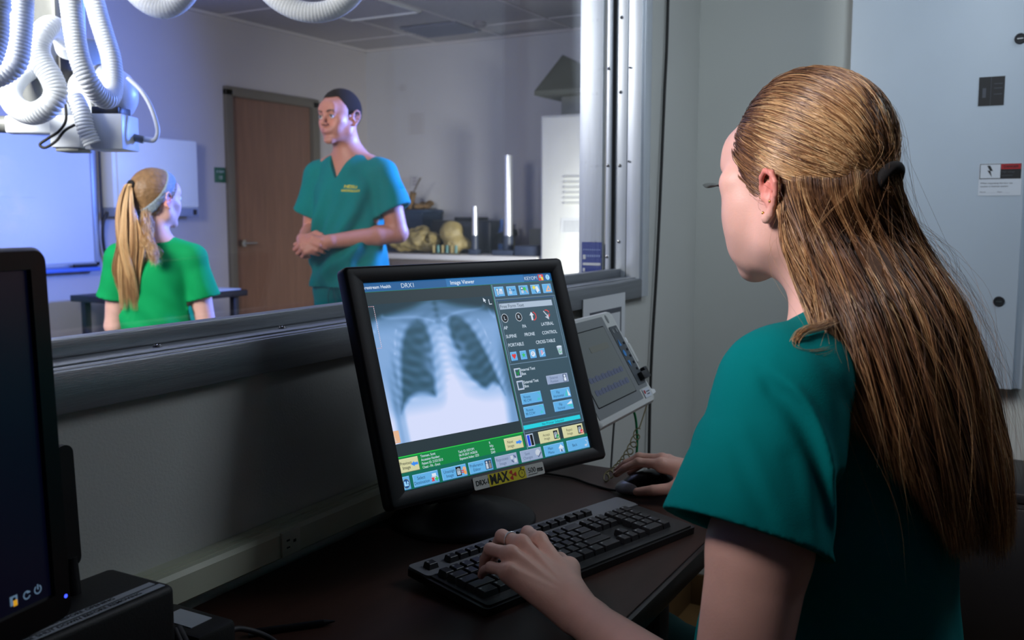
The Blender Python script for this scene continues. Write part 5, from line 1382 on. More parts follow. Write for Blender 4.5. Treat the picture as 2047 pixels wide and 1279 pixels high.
def add_head(sc, M, s=1.0, male=False, smile=False, ears=(1, 1)):
    L = Loc(sc, M, s)
    w = 1.04 if male else 1.0
    L.ell((0, -.011, .034), (.0720 * w, .0850, .083), .0)
    L.ell((0, .030, .030), (.062 * w, .054, .062), .02)                   # forehead
    L.ell((0, .022, -.030), (.060 * w, .058, .064), .025)                 # mid face
    jw = .052 if male else .045
    L.cone((-jw, .010, -.058), (-.013, .066, -.092), .016, .012, .022); L.cone((jw, .010, -.058), (.013, .066, -.092), .016, .012, .022)
    L.cone((-.056 * w, -.008, -.012), (-jw - .003, .008, -.060), .014, .013, .022); L.cone((.056 * w, -.008, -.012), (jw + .003, .008, -.060), .014, .013, .022)
    L.ell((0, .030, -.066), (.040, .038, .026), .03)
    L.ell((0, .072, -.094), (.019 if male else .014, .014, .013), .016)    # chin
    for x in (-1, 1):
        L.ell((x * .043, .052, -.016), (.021, .020, .018), .020)          # cheek bone
        L.ell((x * .030, .060, -.040), (.020, .018, .022), .020)
    L.cone((-.034, .074, .024), (.034, .074, .024), .008, .008, .014)      # brow
    L.ell((0, .074, .040), (.045, .014, .030), .02)
    for x in (-1, 1):
        L.ell((x * .032, .095, .006), (.017, .017, .0105), .012, sub=True)
        L.ell((x * .0315, .073, .007), (.0135, .013, .012), .003)          # lids
    L.cone((0, .084, .012), (0, .104, -.020), .0065, .0088, .012)          # nose
    L.ell((0, .103, -.024), (.010, .009, .008), .006)
    for x in (-1, 1):
        L.ell((x * .0115, .094, -.028), (.0068, .009, .0062), .005)
        L.ell((x * .0065, .100, -.0345), (.0030, .004, .0030), .003, sub=True)
    mw = .027 if smile else .022
    L.ell((0, .082, -.054), (mw, .012, .014), .012)
    if smile:
        L.ell((0, .094, -.0525), (mw * .86, .006, .0060), .003, sub=True)
        L.cone((-mw, .078, -.050), (0, .0925, -.0600), .0040, .0055, .005); L.cone((mw, .078, -.050), (0, .0925, -.0600), .0040, .0055, .005)
        L.cone((-mw, .078, -.049), (0, .0935, -.0465), .0035, .0042, .005); L.cone((mw, .078, -.049), (0, .0935, -.0465), .0035, .0042, .005)
    else:
        L.cone((-.020, .083, -.0535), (0, .0925, -.0505), .0030, .0050, .004); L.cone((.020, .083, -.0535), (0, .0925, -.0505), .0030, .0050, .004)
        L.cone((-.018, .082, -.0590), (0, .0905, -.0620), .0032, .0062, .004); L.cone((.018, .082, -.0590), (0, .0905, -.0620), .0032, .0062, .004)
    # ears
    for x, on in ((-1, ears[0]), (1, ears[1])):
        if not on: continue
        ex = .0735 * w
        def E(a, b, c): return (x * (ex + a), b, c)
        L.ell(E(.001, -.012, -.004), (.0060, .0125, .024), .006, R=rotm('Z', -x * 22) @ rotm('X', -8))
        rim = [E(.002, .004, -.006), E(.006, .005, .010), E(.010, -.002, .024), E(.014, -.013, .030), E(.017, -.024, .024), E(.017, -.028, .008), E(.013, -.024, -.010), E(.008, -.014, -.024), E(.005, -.006, -.032), E(.004, .001, -.030)]
        L.chain(rim, [.0028, .0032, .0036, .0038, .0038, .0036, .0034, .0040, .0056, .0034], .003)
        L.ell(E(.008, -.010, .004), (.005, .008, .013), .004, sub=True)
        L.chain([E(.010, -.016, .018), E(.012, -.019, .004), E(.009, -.014, -.012)], [.0024, .003, .003], .004)
        L.ell(E(.004, .003, -.006), (.004, .0035, .005), .003)
    return L

def add_hand(sc, wrist, fingers, thumb, s=1.0, back=(0, 0, 1)):
    """fingers: four lists [knuckle, pip, dip, tip] from index to little; thumb [cmc, mcp, ip, tip] in world space"""
    W_ = Vector(wrist)
    rk = [.0098, .0100, .0094, .0084]; rp = [.0083, .0084, .0079, .0070]; rd = [.0071, .0072, .0068, .0060]; rt = [.0058, .0060, .0056, .0050]
    b = Vector(back)
    sp = (Vector(fingers[0][0]) - Vector(fingers[3][0])) * .30
    for i, f in enumerate(fingers):
        K = Vector(f[0]); w0 = W_ + sp * (.5 - i / 3.0) * 1.2
        sc.cone(w0, K, .0145 * s, rk[i] * 1.02 * s, .012 * s)
        sc.cone(w0 - b * .004, K - b * .007, .0130 * s, .0095 * s, .010 * s)
    for i, f in enumerate(fingers):
        K, P_, D_, T_ = [Vector(x) for x in f]
        sc.cone(K, P_, rk[i] * s * .98, rp[i] * s, .0055 * s)
        sc.ell(P_ + b * .0006, rp[i] * s * 1.06, .003 * s)
        sc.cone(P_, D_, rp[i] * s * .97, rd[i] * s, .0018 * s)
        sc.cone(D_, T_, rd[i] * s, rt[i] * s, .0012 * s)
        sc.ell(K + b * .0015, rk[i] * s * .98, .005 * s)
    c, m, ip, t = [Vector(x) for x in thumb]
    sc.cone(W_ + (c - W_) * .35, m, .016 * s, .0125 * s, .014 * s)
    sc.cone(Vector(fingers[0][0]) * .45 + W_ * .55 - b * .004, m, .012 * s, .010 * s, .016 * s)
    sc.cone(m, ip, .0115 * s, .0098 * s, .005 * s)
    sc.cone(ip, t, .0098 * s, .0074 * s, .0015 * s)

def nails(fingers, thumb, m, parent, s=1.0, up=(0, 0, 1)):
    mb = MB()
    for f in list(fingers) + [thumb]:
        D_, T_ = Vector(f[2]), Vector(f[3])
        d = (T_ - D_).normalized(); u = Vector(up); u = (u - d * u.dot(d)).normalized(); r = d.cross(u)
        c = T_ + u * .0048 * s - d * .0005
        M = Matrix(((r.x, d.x, u.x, c.x), (r.y, d.y, u.y, c.y), (r.z, d.z, u.z, c.z), (0, 0, 0, 1)))
        mb.sphere((0, 0, 0), (.0044 * s, .0058 * s, .0013 * s), m, 10, 6, M)
    return mb.build('fingernails', parent=parent, smooth=60)

# ------------------------------------------------------------------ hair
def catmull(CP, n):
    """CP (N,K,3) -> (N,n,3)"""
    N, K, _ = CP.shape
    E0 = 2 * CP[:, :1] - CP[:, 1:2]; E1 = 2 * CP[:, -1:] - CP[:, -2:-1]
    P = np.concatenate([E0, CP, E1], 1)
    t = np.linspace(0, K - 1 - 1e-6, n); i = t.astype(int); u = (t - i)[None, :, None]
    a, b, c, d = P[:, i], P[:, i + 1], P[:, i + 2], P[:, i + 3]
    return 0.5 * ((2 * b) + (c - a) * u + (2 * a - 5 * b + 4 * c - d) * u ** 2 + (3 * b - a - 3 * c + d) * u ** 3)

def strands_mesh(name, paths, radii, tints, m, parent=None, taper=.35):
    """paths (N,n,3); tiny three sided tubes, one mesh"""
    N, n, _ = paths.shape
    T = np.gradient(paths, axis=1); T /= np.linalg.norm(T, axis=2, keepdims=True) + 1e-9
    ref = np.array([.3, .5, .81]); ref = np.broadcast_to(ref, T.shape)
    A = np.cross(T, ref); A /= np.linalg.norm(A, axis=2, keepdims=True) + 1e-9
    B = np.cross(T, A)
    tt = np.linspace(0, 1, n)
    prof = np.minimum(1, (1 - tt) * 6 + .12) * (1 - taper * tt)
    r = radii[:, None] * prof[None]
    ang = [0, 2 * PI / 3, 4 * PI / 3]
    V = np.stack([paths + (A * math.cos(a) + B * math.sin(a)) * r[..., None] for a in ang], 2).reshape(-1, 3)
    s0 = (np.arange(N) * n * 3)[:, None, None]; j = (np.arange(n - 1) * 3)[None, :, None]; k = np.arange(3)[None, None]; k2 = (k + 1) % 3
    F = np.stack([s0 + j + k, s0 + j + k2, s0 + j + 3 + k2, s0 + j + 3 + k], -1).reshape(-1, 4)
    me = np_mesh(name, V, F)
    at = me.color_attributes.new('tint', 'FLOAT_COLOR', 'POINT')
    c = np.ones((N, n, 3, 4), np.float32)
    c[..., :3] = tints[:, :, None, :] if tints.ndim == 3 else tints[:, None, None, :]
    at.data.foreach_set('color', c.ravel())
    me.materials.append(m)
    return link(name, me, parent)

def hair_mat(name, rough=.36, spec=.55, sh=0):
    m = mat(name, (.3, .2, .1), rough, spec=spec, attr='tint')
    b = m.node_tree.nodes['Principled BSDF']
    b.inputs['Coat Weight'].default_value = .12; b.inputs['Coat Roughness'].default_value = .25
    return m

def skin_mat(name, col, rough=.48, sss=.12):
    return mat(name, col, rough, spec=.42, sss=sss, attr='tint', var=.045, vscale=35, bump=.10, bscale=420)

def mixc(a, b, w): return a * (1 - w[:, None]) + b * w[:, None]
def skin_tint(base, spots):
    """base colour with soft local tints (lips, ears, knuckles) that belong to the skin itself"""
    def f(P):
        c = np.tile(np.array(base, np.float32), (len(P), 1))
        for p, r, col, k in spots:
            p = np.array(p, np.float32)
            if hasattr(r, '__len__'):
                Rm, rr = r; q = (P - p) @ np.array(Rm, np.float32); d = np.sqrt(((q / np.array(rr, np.float32)) ** 2).sum(1))
            else: d = np.sqrt(((P - p) ** 2).sum(1)) / r
            c = mixc(c, np.array(col, np.float32), np.clip(1.4 - d * 1.4, 0, 1) * k)
        return c
    return f

M_scrub = mat('teal_scrub_cotton', rgb(0, 116, 116), .9, spec=.08, var=.03, vscale=20, bump=.25, bscale=900)
# ================================================================== SEATED WOMAN
HM = frame((1.108, .240, 1.274), (.37, .925, -.055))
RH = np.array(HM.to_3x3())
W_SK = rgb(222, 176, 160)
t = empty('person', (1.12, .20, 0), 'seated woman in teal scrub top with long blond hair typing at the x-ray monitor', 'person')
WOM = t
shL = Vector((.932, .215, 1.060)); elL = Vector((.846, .236, .750)); wrL = Vector((.992, .464, .769))
shR = Vector((1.268, .195, 1.058)); elR = Vector((1.43, .30, .88)); wrR = Vector((1.600, .490, .786))
FL = [[(1.047, .545, .826), (1.072, .575, .824), (1.086, .592, .806), (1.092, .599, .788)],
      [(1.015, .553, .830), (1.030, .590, .829), (1.042, .607, .808), (1.048, .613, .789)],
      [(.986, .552, .826), (.997, .588, .822), (1.007, .602, .803), (1.012, .608, .786)],
      [(.964, .543, .813), (.978, .576, .807), (.991, .593, .796), (.998, .602, .785)]]
TL = [(1.022, .487, .778), (1.058, .508, .792), (1.086, .534, .790), (1.099, .556, .782)]
FR = [[(1.562, .570, .803), (1.548, .608, .804), (1.540, .630, .793), (1.537, .645, .780)],
      [(1.583, .576, .806), (1.572, .616, .807), (1.563, .638, .795), (1.559, .652, .782)],
      [(1.604, .572, .800), (1.600, .608, .796), (1.594, .628, .782), (1.590, .640, .771)],
      [(1.622, .560, .790), (1.622, .590, .782), (1.618, .604, .772), (1.614, .612, .764)]]
TR_ = [(1.572, .512, .778), (1.545, .535, .768), (1.530, .572, .763), (1.524, .600, .758)]
sc = Sculpt()
L = add_head(sc, HM, 1.0, ears=(0, 1))
# finely shaped left ear, the one the photo shows
def E(a, b, c): return (-(.0735 + a), b, c)
def E(a, b, c): return (-(.0735 + a * .9), -.004 + b * .8, -.038 + (c + .036) * .74)
EAR = [E(.001, .006, -.006), E(.004, .008, .008), E(.009, .003, .024), E(.014, -.008, .032), E(.0175, -.020, .028), E(.018, -.026, .014), E(.0155, -.024, -.002), E(.011, -.017, -.016), E(.007, -.009, -.029), E(.005, -.001, -.036), E(.003, .003, -.030)]
L.ell(E(.001, -.008, -.002), (.0055, .010, .020), .006, R=rotm('Z', 24))
L.chain(EAR, [.0024, .0026, .0030, .0034, .0036, .0033, .0030, .0034, .0048, .0056, .0034], .0025)
L.ell(E(.0095, -.008, .004), (.0050, .0068, .0110), .003, sub=True)
L.chain([E(.010, -.012, .022), E(.0125, -.018, .010), E(.0105, -.014, -.006), E(.006, -.006, -.016)], [.0018, .0024, .0024, .0022], .0025)
L.ell(E(.004, .005, -.006), (.0036, .0032, .0042), .002)
L.ell((-.050, .058, .006), (.018, .018, .018), .012); L.ell((.050, .058, .006), (.018, .018, .018), .012)
L.ell((-.026, .062, -.068), (.020, .018, .018), .02); L.ell((.026, .062, -.068), (.020, .018, .018), .02)
L.ell((-.040, .048, -.036), (.024, .024, .030), .02); L.ell((.040, .048, -.036), (.024, .024, .030), .02)
# neck and trunk
nb = Vector((1.100, .188, 1.120))
sc.cone(L.P((0, -.012, -.035)), nb, .0500, .0530, .030)
sc.cone(L.P((0, -.040, -.010)), nb + Vector((0, -.018, .03)), .042, .046, .03)
for S in (shL, shR):
    sc.cone(nb + Vector((0, -.01, .0)), S + Vector((0, 0, -.010)), .046, .042, .035)
sc.ell((1.105, .20, .97), (.135, .092, .14), .05); sc.ell((1.118, .195, .80), (.118, .090, .16), .05)
sc.ell((1.125, .20, .58), (.155, .115, .13), .05)
for x in (1.045, 1.165): sc.ell((x, .285, .975), (.050, .045, .05), .03)
def arm(S, E_, W_, s=1.0):
    m = S.lerp(E_, .45); m2 = E_.lerp(W_, .30)
    sc.cone(S + Vector((0, 0, -.008)), m, .0430 * s, .0490 * s, .03); sc.cone(m, E_, .0490 * s, .0400 * s, .012); sc.cone(E_, m2, .0385 * s, .0385 * s, .012); sc.cone(m2, W_, .0385 * s, .0225 * s, .01)
arm(shL, elL, wrL); arm(shR, elR, wrR, .96)
sc.cone(wrL.lerp(elL, .10), wrL + (Vector(FL[1][0]) - wrL) * .15, .0235, .0220, .010); sc.cone(wrR.lerp(elR, .10), wrR + (Vector(FR[1][0]) - wrR) * .15, .0225, .0215, .010)
bkL = Vector((-.30, -.42, .86)).normalized(); bkR = Vector((-.1, -.05, .99))
add_hand(sc, wrL, FL, TL, 1.0, bkL); add_hand(sc, wrR, FR, TR_, .98, bkR)
# tendons on the back of the typing hand
for i in range(1, 4): sc.cone(wrL.lerp(Vector(FL[i][0]), .30) + bkL * .0118, Vector(FL[i][0]) + bkL * .0075, .0022, .0030, .005)
# legs under the desk
hipL = Vector((1.05, .22, .545)); hipR = Vector((1.20, .22, .545)); knL = Vector((1.02, .62, .52)); knR = Vector((1.455, .545, .505)); ftL = Vector((1.03, .66, .085)); ftR = Vector((1.42, .62, .085))
for h, k_, f_ in ((hipL, knL, ftL), (hipR, knR, ftR)):
    sc.cone(h, k_, .078, .052, .04); sc.cone(k_, f_, .050, .033, .02); sc.cone(f_ + Vector((0, -.03, -.03)), f_ + Vector((.0, .13, -.05)), .033, .026, .02)
M_skinw = skin_mat('fair_skin', W_SK)
lipc = rgb(196, 110, 108); redc = rgb(214, 110, 96)
ear_c = L.P((-.087, -.010, 0)); nb_ = L.P((0, .092, -.056))
spots = [(nb_, (RH, (.024, .014, .011)), lipc, .8), (ear_c, .038, redc, .75)]
for f in FL + FR: spots += [(f[0], .012, rgb(214, 140, 122), .35), (f[3], .014, rgb(220, 140, 126), .4)]
body = sculpt_obj('body', sc, .0023, M_skinw, parent=t, color=skin_tint(W_SK, spots), it=1)
nails(FL, TL, mat('nail', rgb(226, 184, 172), .3, spec=.5), t, 1.0, bkL)
nails(FR, TR_, mat('nail'), t, .98, bkR)
# eyes, lashes, brows
M_eye = mat('eye_white', rgb(228, 226, 224), .2, spec=.5); M_iris = mat('iris', rgb(70, 90, 100), .2); M_lash = mat('lash', (.01, .008, .007), .7)
for x in (-1, 1):
    mb = MB(); mb.sphere(L.P((x * .0315, .0765, .0065)), .0115, M_eye); mb.sphere(L.P((x * .0315, .0835, .004)), (.0052, .0052, .0052), M_iris); mb.build('eye', parent=t, smooth=80)
    mb = MB()
    for i in range(15):
        a = (i - 7) / 7
        p0 = L.P((x * .0315 + a * .0135, .0865 - .005 * a * a, .0055 + .002 * (1 - a * a))); p1 = L.P((x * .0315 + a * .0175 + x * .004, .0995 - .004 * a * a, .0030 + .003 * (1 - a * a))); p2 = L.P((x * .0315 + a * .0190 + x * .006, .1035 - .004 * a * a, .0070 + .003 * (1 - a * a)))
        mb.tube(smooth_path([p0, p1, p2], 3), .00055, M_lash, 4, rf=lambda j: .00042 - .00004 * j)
    mb.build('eyelashes', parent=t, smooth=60)
    pts = np.array([[L.P((x * (.016 + .004 * k), .0865 - .0012 * k + .0, .0245 + .0016 * k - .00018 * k * k)) for k in range(8)]])
    hp = np.concatenate([pts + rng.normal(0, .0012, 3) for _ in range(60)], 0)
    strands_mesh('eyebrow', hp, np.full(60, .00035), np.tile(np.array(rgb(120, 88, 60)), (60, 1)), hair_mat('brow_hair'), parent=t)
# piercings and ring
M_gold = mat('gold', rgb(226, 180, 96), .22, metal=1.0)
for p, r in ((E(.0045, .008, -.005), .0017), (E(.0140, -.014, -.012), .0016), (E(.0070, .003, -.0275), .0017)):
    mb = MB(); mb.sphere(L.P(p), r, M_gold, 12, 8); mb.build('ear_stud', parent=t, smooth=80)
K = Vector(FL[1][0]); P_ = Vector(FL[1][1]); c_ = K.lerp(P_, .55); d_ = (P_ - K).normalized()
mb = MB(); T = Matrix.Translation(c_) @ d_.to_track_quat('Z', 'Y').to_matrix().to_4x4()
n_ = 40; pts = [T @ Vector((.0098 * math.cos(2 * PI * i / n_), .0098 * math.sin(2 * PI * i / n_), 0)) for i in range(n_ + 1)]
mb.tube(pts, .0008, M_chrome, 8, rf=lambda i: .00075 + .00035 * (i % 2), cap=False); mb.build('finger_ring', parent=t, smooth=60)

# ---- scrub top
sc = Sculpt()
sc.ell((1.108, .196, 1.01), (.155, .112, .115), .0)
sc.ell((1.112, .198, .88), (.168, .135, .15), .05); sc.ell((1.120, .200, .72), (.176, .150, .17), .05); sc.ell((1.125, .205, .58), (.186, .160, .12), .04)
for x in (1.050, 1.165): sc.ell((x, .292, .97), (.060, .052, .06), .04)
sc.cone(nb + Vector((-.035, -.015, -.012)), shL + Vector((.00, .004, .012)), .050, .0545, .030); sc.cone(nb + Vector((.035, -.015, -.012)), shR + Vector((0, .004, .012)), .050, .0545, .030)
sc.cone(nb + Vector((0, -.035, .010)), (1.105, .15, 1.02), .052, .07, .03)
hemL = Vector((.872, .232, .938)); axL = (hemL - shL).normalized()
sc.cone(shL + Vector((.006, .0, .006)), hemL + axL * .03, .0640, .0860, .022)
hemR = Vector((1.375, .285, .945)); axR = (hemR - shR).normalized()
sc.cone(shR, hemR + axR * .03, .0570, .0760, .022)
# sleeve openings
sc.shell()
sc.cone(hemL - axL * .050, hemL + axL * .08, .0590, .0890, .006, True)
sc.cut(hemL, axL, .0015, .094)
sc.cone(hemR - axR * .055, hemR + axR * .08, .0540, .0790, .006, True)
sc.cut(hemR, axR, .0015, .090)
# neck opening
nk = L.P((0, -.012, -.035))
ndir = (nk - nb).normalized()
sc.cone(nb + ndir * .012, nk + ndir * .05, .060, .066, .004, True)
sc.cone(nb + Vector((0, .075, -.050)), nb + Vector((0, .05, .05)), .018, .055, .004, True)
sc.cut((1.12, .2, .50), (0, 0, -1), .003)
NRM = np.array([.86, .48, -.16])
FOLDS = []        # (a, b, width, depth): creases of the cloth
def fold(pts, w, amp):
    FOLDS.append((resample(smooth_path(pts, 6), .012) if len(pts) > 2 else np.array(pts), w, amp))
fold([(0.894, 0.224, 1.095), (0.904, 0.198, 1.066), (0.909, 0.182, 1.028), (0.909, 0.172, 0.986), (0.904, 0.168, 0.929)], .0055, -.0055)
fold([(0.890, 0.230, 1.090), (0.897, 0.209, 1.059), (0.902, 0.191, 1.016), (0.902, 0.182, 0.972), (0.899, 0.178, 0.934)], .0100, .0055)
fold([(0.915, 0.165, 1.005), (0.911, 0.162, 0.962), (0.906, 0.163, 0.920)], .010, .0090)
fold([(0.883, 0.247, 1.113), (0.890, 0.232, 1.100), (0.891, 0.222, 1.066)], .006, .0016)
fold([(0.914, 0.198, 1.141), (0.920, 0.179, 1.103), (0.929, 0.151, 1.052)], .012, .0030)
fold([(0.865, 0.268, 1.066), (0.869, 0.253, 1.028), (0.870, 0.243, 0.990), (0.873, 0.228, 0.953)], .008, .0018)
fold([(0.873, 0.251, 1.052), (0.876, 0.236, 1.005), (0.880, 0.216, 0.953)], .008, -.0016)
fold([(0.857, 0.274, 1.028), (0.857, 0.267, 0.995), (0.851, 0.271, 0.967)], .009, .0014)
fold([(0.889, 0.216, 1.028), (0.890, 0.206, 0.981), (0.887, 0.201, 0.943)], .010, .0018)
def cloth(P, d):
    z = P[:, 2]
    o = .0007 * vnoise(P * np.array([1, 1, .45]), 50, 5) + .0003 * vnoise(P * np.array([1, 1, .5]), 120, 6)
    a = np.arctan2(P[:, 1] - .2, P[:, 0] - 1.12)
    o = o + .0026 * np.sin(a * 9 + 6 * np.sin(z * 9)) * np.clip((1.0 - z) / .25, 0, 1)
    for pts, w_, amp in FOLDS:
        r2 = np.full(len(P), 1.0); dep = np.full(len(P), 1.0); tl = np.zeros(len(P)); n_ = len(pts) - 1
        for i_ in range(n_):
            a_ = pts[i_]; q = P - a_; e = pts[i_ + 1] - a_
            dq = q @ NRM; q = q - dq[:, None] * NRM; e = e - (e @ NRM) * NRM
            t_ = np.clip(q @ e / (e @ e), 0, 1); rr = ((q - t_[:, None] * e) ** 2).sum(1)
            m_ = rr < r2; r2 = np.where(m_, rr, r2); dep = np.where(m_, dq, dep); tl = np.where(m_, (i_ + t_) / n_, tl)
        near = 1 / (1 + np.exp((np.abs(dep) - .085) / .01))
        o = o + amp * np.exp(-r2 / (w_ * w_)) * near * np.clip(np.minimum(tl, 1 - tl) * 6 + .15, 0, 1)
    return o
NRM = NRM / np.linalg.norm(NRM)
sculpt_obj('scrub_top', sc, .0026, M_scrub, parent=t, disp=cloth, it=1)
# seams: sleeve hem stitching and neck band
def ring_on(c, ax, r, n=64):
    q = ax.to_track_quat('Z', 'Y').to_matrix()
    return [c + q @ Vector((r * math.cos(2 * PI * i / n), r * math.sin(2 * PI * i / n), 0)) for i in range(n + 1)]
# ---- trousers and shoes
sc = Sculpt()
sc.ell((1.125, .205, .545), (.178, .150, .095), .0)
for h, k_, f_ in ((hipL, knL, ftL), (hipR, knR, ftR)):
    sc.cone(h, k_, .096, .068, .05); sc.cone(k_, f_ + Vector((0, 0, .03)), .066, .062, .03)
    sc.cut(f_ + Vector((0, 0, .01)), (0, 0, -1), .002, .09)
sculpt_obj('scrub_trousers', sc, .006, mat('dark_teal_scrub', rgb(8, 52, 52), .85, spec=.15, bump=.2, bscale=900), parent=t)
for f_ in (ftL, ftR):
    sc = Sculpt(); sc.cone(f_ + Vector((0, -.035, -.038)), f_ + Vector((0, .14, -.045)), .044, .038, .01); sc.cone(f_ + Vector((0, -.02, 0)), f_ + Vector((0, -.02, -.04)), .042, .042, .02); sc.cut((0, 0, .004), (0, 0, -1), .002)
    sculpt_obj('shoe', sc, .005, M_rubber, parent=t)
# ---- her stool
ts = empty('task_stool', (1.125, .20, 0), 'black padded stool under the seated woman', 'stool')
mb = MB(); mb.lathe([(.15, .385), (.19, .40), (.195, .430), (.17, .445), (.0, .448)], M_black, 40, Matrix.Translation((1.125, .20, 0))); mb.build('seat', parent=ts)
mb = MB(); mb.cyl((1.125, .20, .07), (1.125, .20, .39), .026, M_chrome); mb.build('column', parent=ts)
for k in range(5):
    a = k * 2 * PI / 5 + .3; p = (1.125 + .27 * math.cos(a), .20 + .27 * math.sin(a))
    mb = MB(); mb.tube([(1.125, .20, .09), (p[0], p[1], .066)], .016, M_black); q = mb.build('leg', parent=ts)
    mb = MB(); mb.cyl((p[0] - .012, p[1], .028), (p[0] + .012, p[1], .028), .028, M_rubber); mb.build('caster', parent=q)

# ---- hair
HC = Vector((0, -.009, .034))                       # centre of the scalp ellipsoid, head frame
HR = np.array([.0760, .0890, .0865])
sc = Sculpt(); LH_ = Loc(sc, HM, 1.0)
LH_.ell(HC, tuple(HR + .0022), .0)
LH_.ell((0, -.040, .020), (.050, .040, .050), .02)
LH_.cone((-.020, -.040, -.01), (-.014, -.050, -.09), .026, .030, .03); LH_.cone((.025, -.036, -.01), (.03, -.045, -.09), .026, .030, .03)
HLZ = [-.030, -.015, 0.0, .030, .060, .085, .100, .125]; HLY = [.004, .022, .040, .052, .063, .070, .078, .12]
def hairline(z): return np.interp(z, HLZ, HLY)
Mi = np.array(HM.inverted())
def capcut(P, d):
    q = P @ Mi[:3, :3].T + Mi[:3, 3]
    g = (q[:, 1] - hairline(q[:, 2]) + .005) * .8
    ear = .034 - np.sqrt((q[:, 1] + .008) ** 2 + ((q[:, 2] + .022)) ** 2)              # ear and cheek window
    ear = np.where((np.abs(q[:, 0]) > .045), ear, -1)
    low = np.minimum(q[:, 1] + .030, -.020 - q[:, 2])
    g = np.maximum(np.maximum(g, ear), low)
    g = np.where((q[:, 2] > -.16) & (q[:, 1] > -.06), g, -1)
    return np.maximum(d, g) - d
# body of the long hair, hanging behind
def lv(z):
    """left edge, outward bulge control and right edge of the hair curtain at height z"""
    Z = [1.225, 1.150, 1.087, 1.040, .985, .920]
    Lx = [(1.015, .234), (.956, .190), (.934, .163), (.930, .144), (.934, .128), (.952, .110)]
    Rx = [(1.174, .136), (1.192, .090), (1.200, .066), (1.205, .050), (1.207, .036), (1.206, .026)]
    out = []
    for T_ in (Lx, Rx): out.append(np.stack([np.interp(z, Z[::-1], [p[k] for p in T_][::-1]) for k in (0, 1)], -1))
    bul = np.interp(z, Z[::-1], [.060, .066, .066, .058, .060, .062][::-1])
    return out[0], out[1], bul
def curtain(s, z, inset):
    A, B_, bul = lv(z)
    mid = (A + B_) / 2
    dn = np.stack([-.40 + 0 * z, -.915 + 0 * z], -1)
    Mx = mid + dn * (bul * 2)[..., None] * .62
    s = s[..., None]
    p = (1 - s) ** 2 * A + 2 * s * (1 - s) * Mx + s ** 2 * B_
    C_ = np.array([1.12, .20]); v = C_ - p; v /= np.linalg.norm(v, axis=-1, keepdims=True)
    p = p + v * inset[..., None]
    return np.concatenate([p, z[..., None]], -1)
one = np.array([1.0])
for s_ in np.linspace(.24, 1.10, 9):
    pts = [Vector(curtain(one * s_, one * z, one * .023)[0]) for z in (1.215, 1.15, 1.08, 1.02, .97)]
    sc.chain(pts, [.018, .0155, .013, .010, .005], .012)
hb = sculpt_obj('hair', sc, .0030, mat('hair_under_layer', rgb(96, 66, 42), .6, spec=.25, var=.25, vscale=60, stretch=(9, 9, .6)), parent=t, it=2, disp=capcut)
HAIRM = hair_mat('blond_hair')
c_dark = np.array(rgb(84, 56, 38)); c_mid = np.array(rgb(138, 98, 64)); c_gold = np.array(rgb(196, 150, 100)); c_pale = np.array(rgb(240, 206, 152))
def tint(N, clump, n, lo=.0, rootdark=.25):
    w = np.clip(rng.normal(.44, .22, N) + clump * .42 + lo, 0, 1)
    st = np.array([c_dark, c_mid, c_gold, c_pale]); x = np.array([0, .38, .72, 1.0])
    c = np.stack([np.interp(w, x, st[:, k]) for k in range(3)], -1)
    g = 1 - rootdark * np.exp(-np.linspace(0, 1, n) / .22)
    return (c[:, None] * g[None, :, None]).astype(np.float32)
Mh = np.array(HM)
def toW(P): return P @ Mh[:3, :3].T + Mh[:3, 3]
def scalp(az, el):
    """az 0 = back, +90 = right side, 180 = front; el from the horizon"""
    return np.stack([np.sin(az) * np.cos(el), -np.cos(az) * np.cos(el), np.sin(el)], -1)
TIE = np.array([.002, -.0985, -.002])
# upper layer swept back into the tie
N = 9000
N = 16000
az = np.radians(rng.uniform(-180, 180, N)); el = np.arcsin(rng.uniform(-.36, 1, N))
d0 = scalp(az, el); pl_ = np.array(HC) + d0 * HR
hl = hairline(pl_[:, 2]) + .004 * np.sin(pl_[:, 2] * 300)
keep = (pl_[:, 1] < hl) & (pl_[:, 2] > np.interp(pl_[:, 1], [-.10, -.05, -.03, .012, .03, .06], [-.012, -.026, -.018, .000, -.012, -.014]))
d0 = d0[keep]; az = az[keep]; el = el[keep]; N = len(d0)
dt = (TIE - np.array(HC)) / HR; dt /= np.linalg.norm(dt)
n2 = 5200; z2 = rng.uniform(-.030, .040, n2); y2 = rng.uniform(-.088, .020, n2)                 # extra cover along the lower edge of the swept hair
dz = (z2 - HC[2]) / HR[2]; dy = (y2 - HC[1]) / HR[1]; dx = np.sqrt(np.clip(1 - dz * dz - dy * dy, .0, 1)) * rng.choice([-1, 1], n2, p=[.65, .35])
e2 = np.stack([dx, dy, dz], -1); e2 /= np.linalg.norm(e2, axis=1, keepdims=True)
g2 = z2 > np.interp(y2, [-.10, -.05, -.03, .012, .03], [-.016, -.030, -.022, .000, -.010]); e2 = e2[g2]
d0 = np.concatenate([d0, e2]); az = np.concatenate([az, np.arctan2(e2[:, 0], -e2[:, 1])]); el = np.concatenate([el, np.arcsin(e2[:, 2])]); N = len(d0)
dot = np.clip((d0 @ dt), -1, 1); om = np.arccos(dot)
ok_ = om < 2.6
d0 = d0[ok_]; az = az[ok_]; el = el[ok_]; om = om[ok_]; N = len(d0)
K_ = 9; CP = np.zeros((N, K_, 3))
cl = np.sin(az * 7 + 1.3 + el * 2) * .5 + np.sin(az * 17 + el * 5) * .45 - .35 * np.clip((el - .5), 0, 1)
lift = .0030 + .0035 * rng.random(N) + .0018 * cl
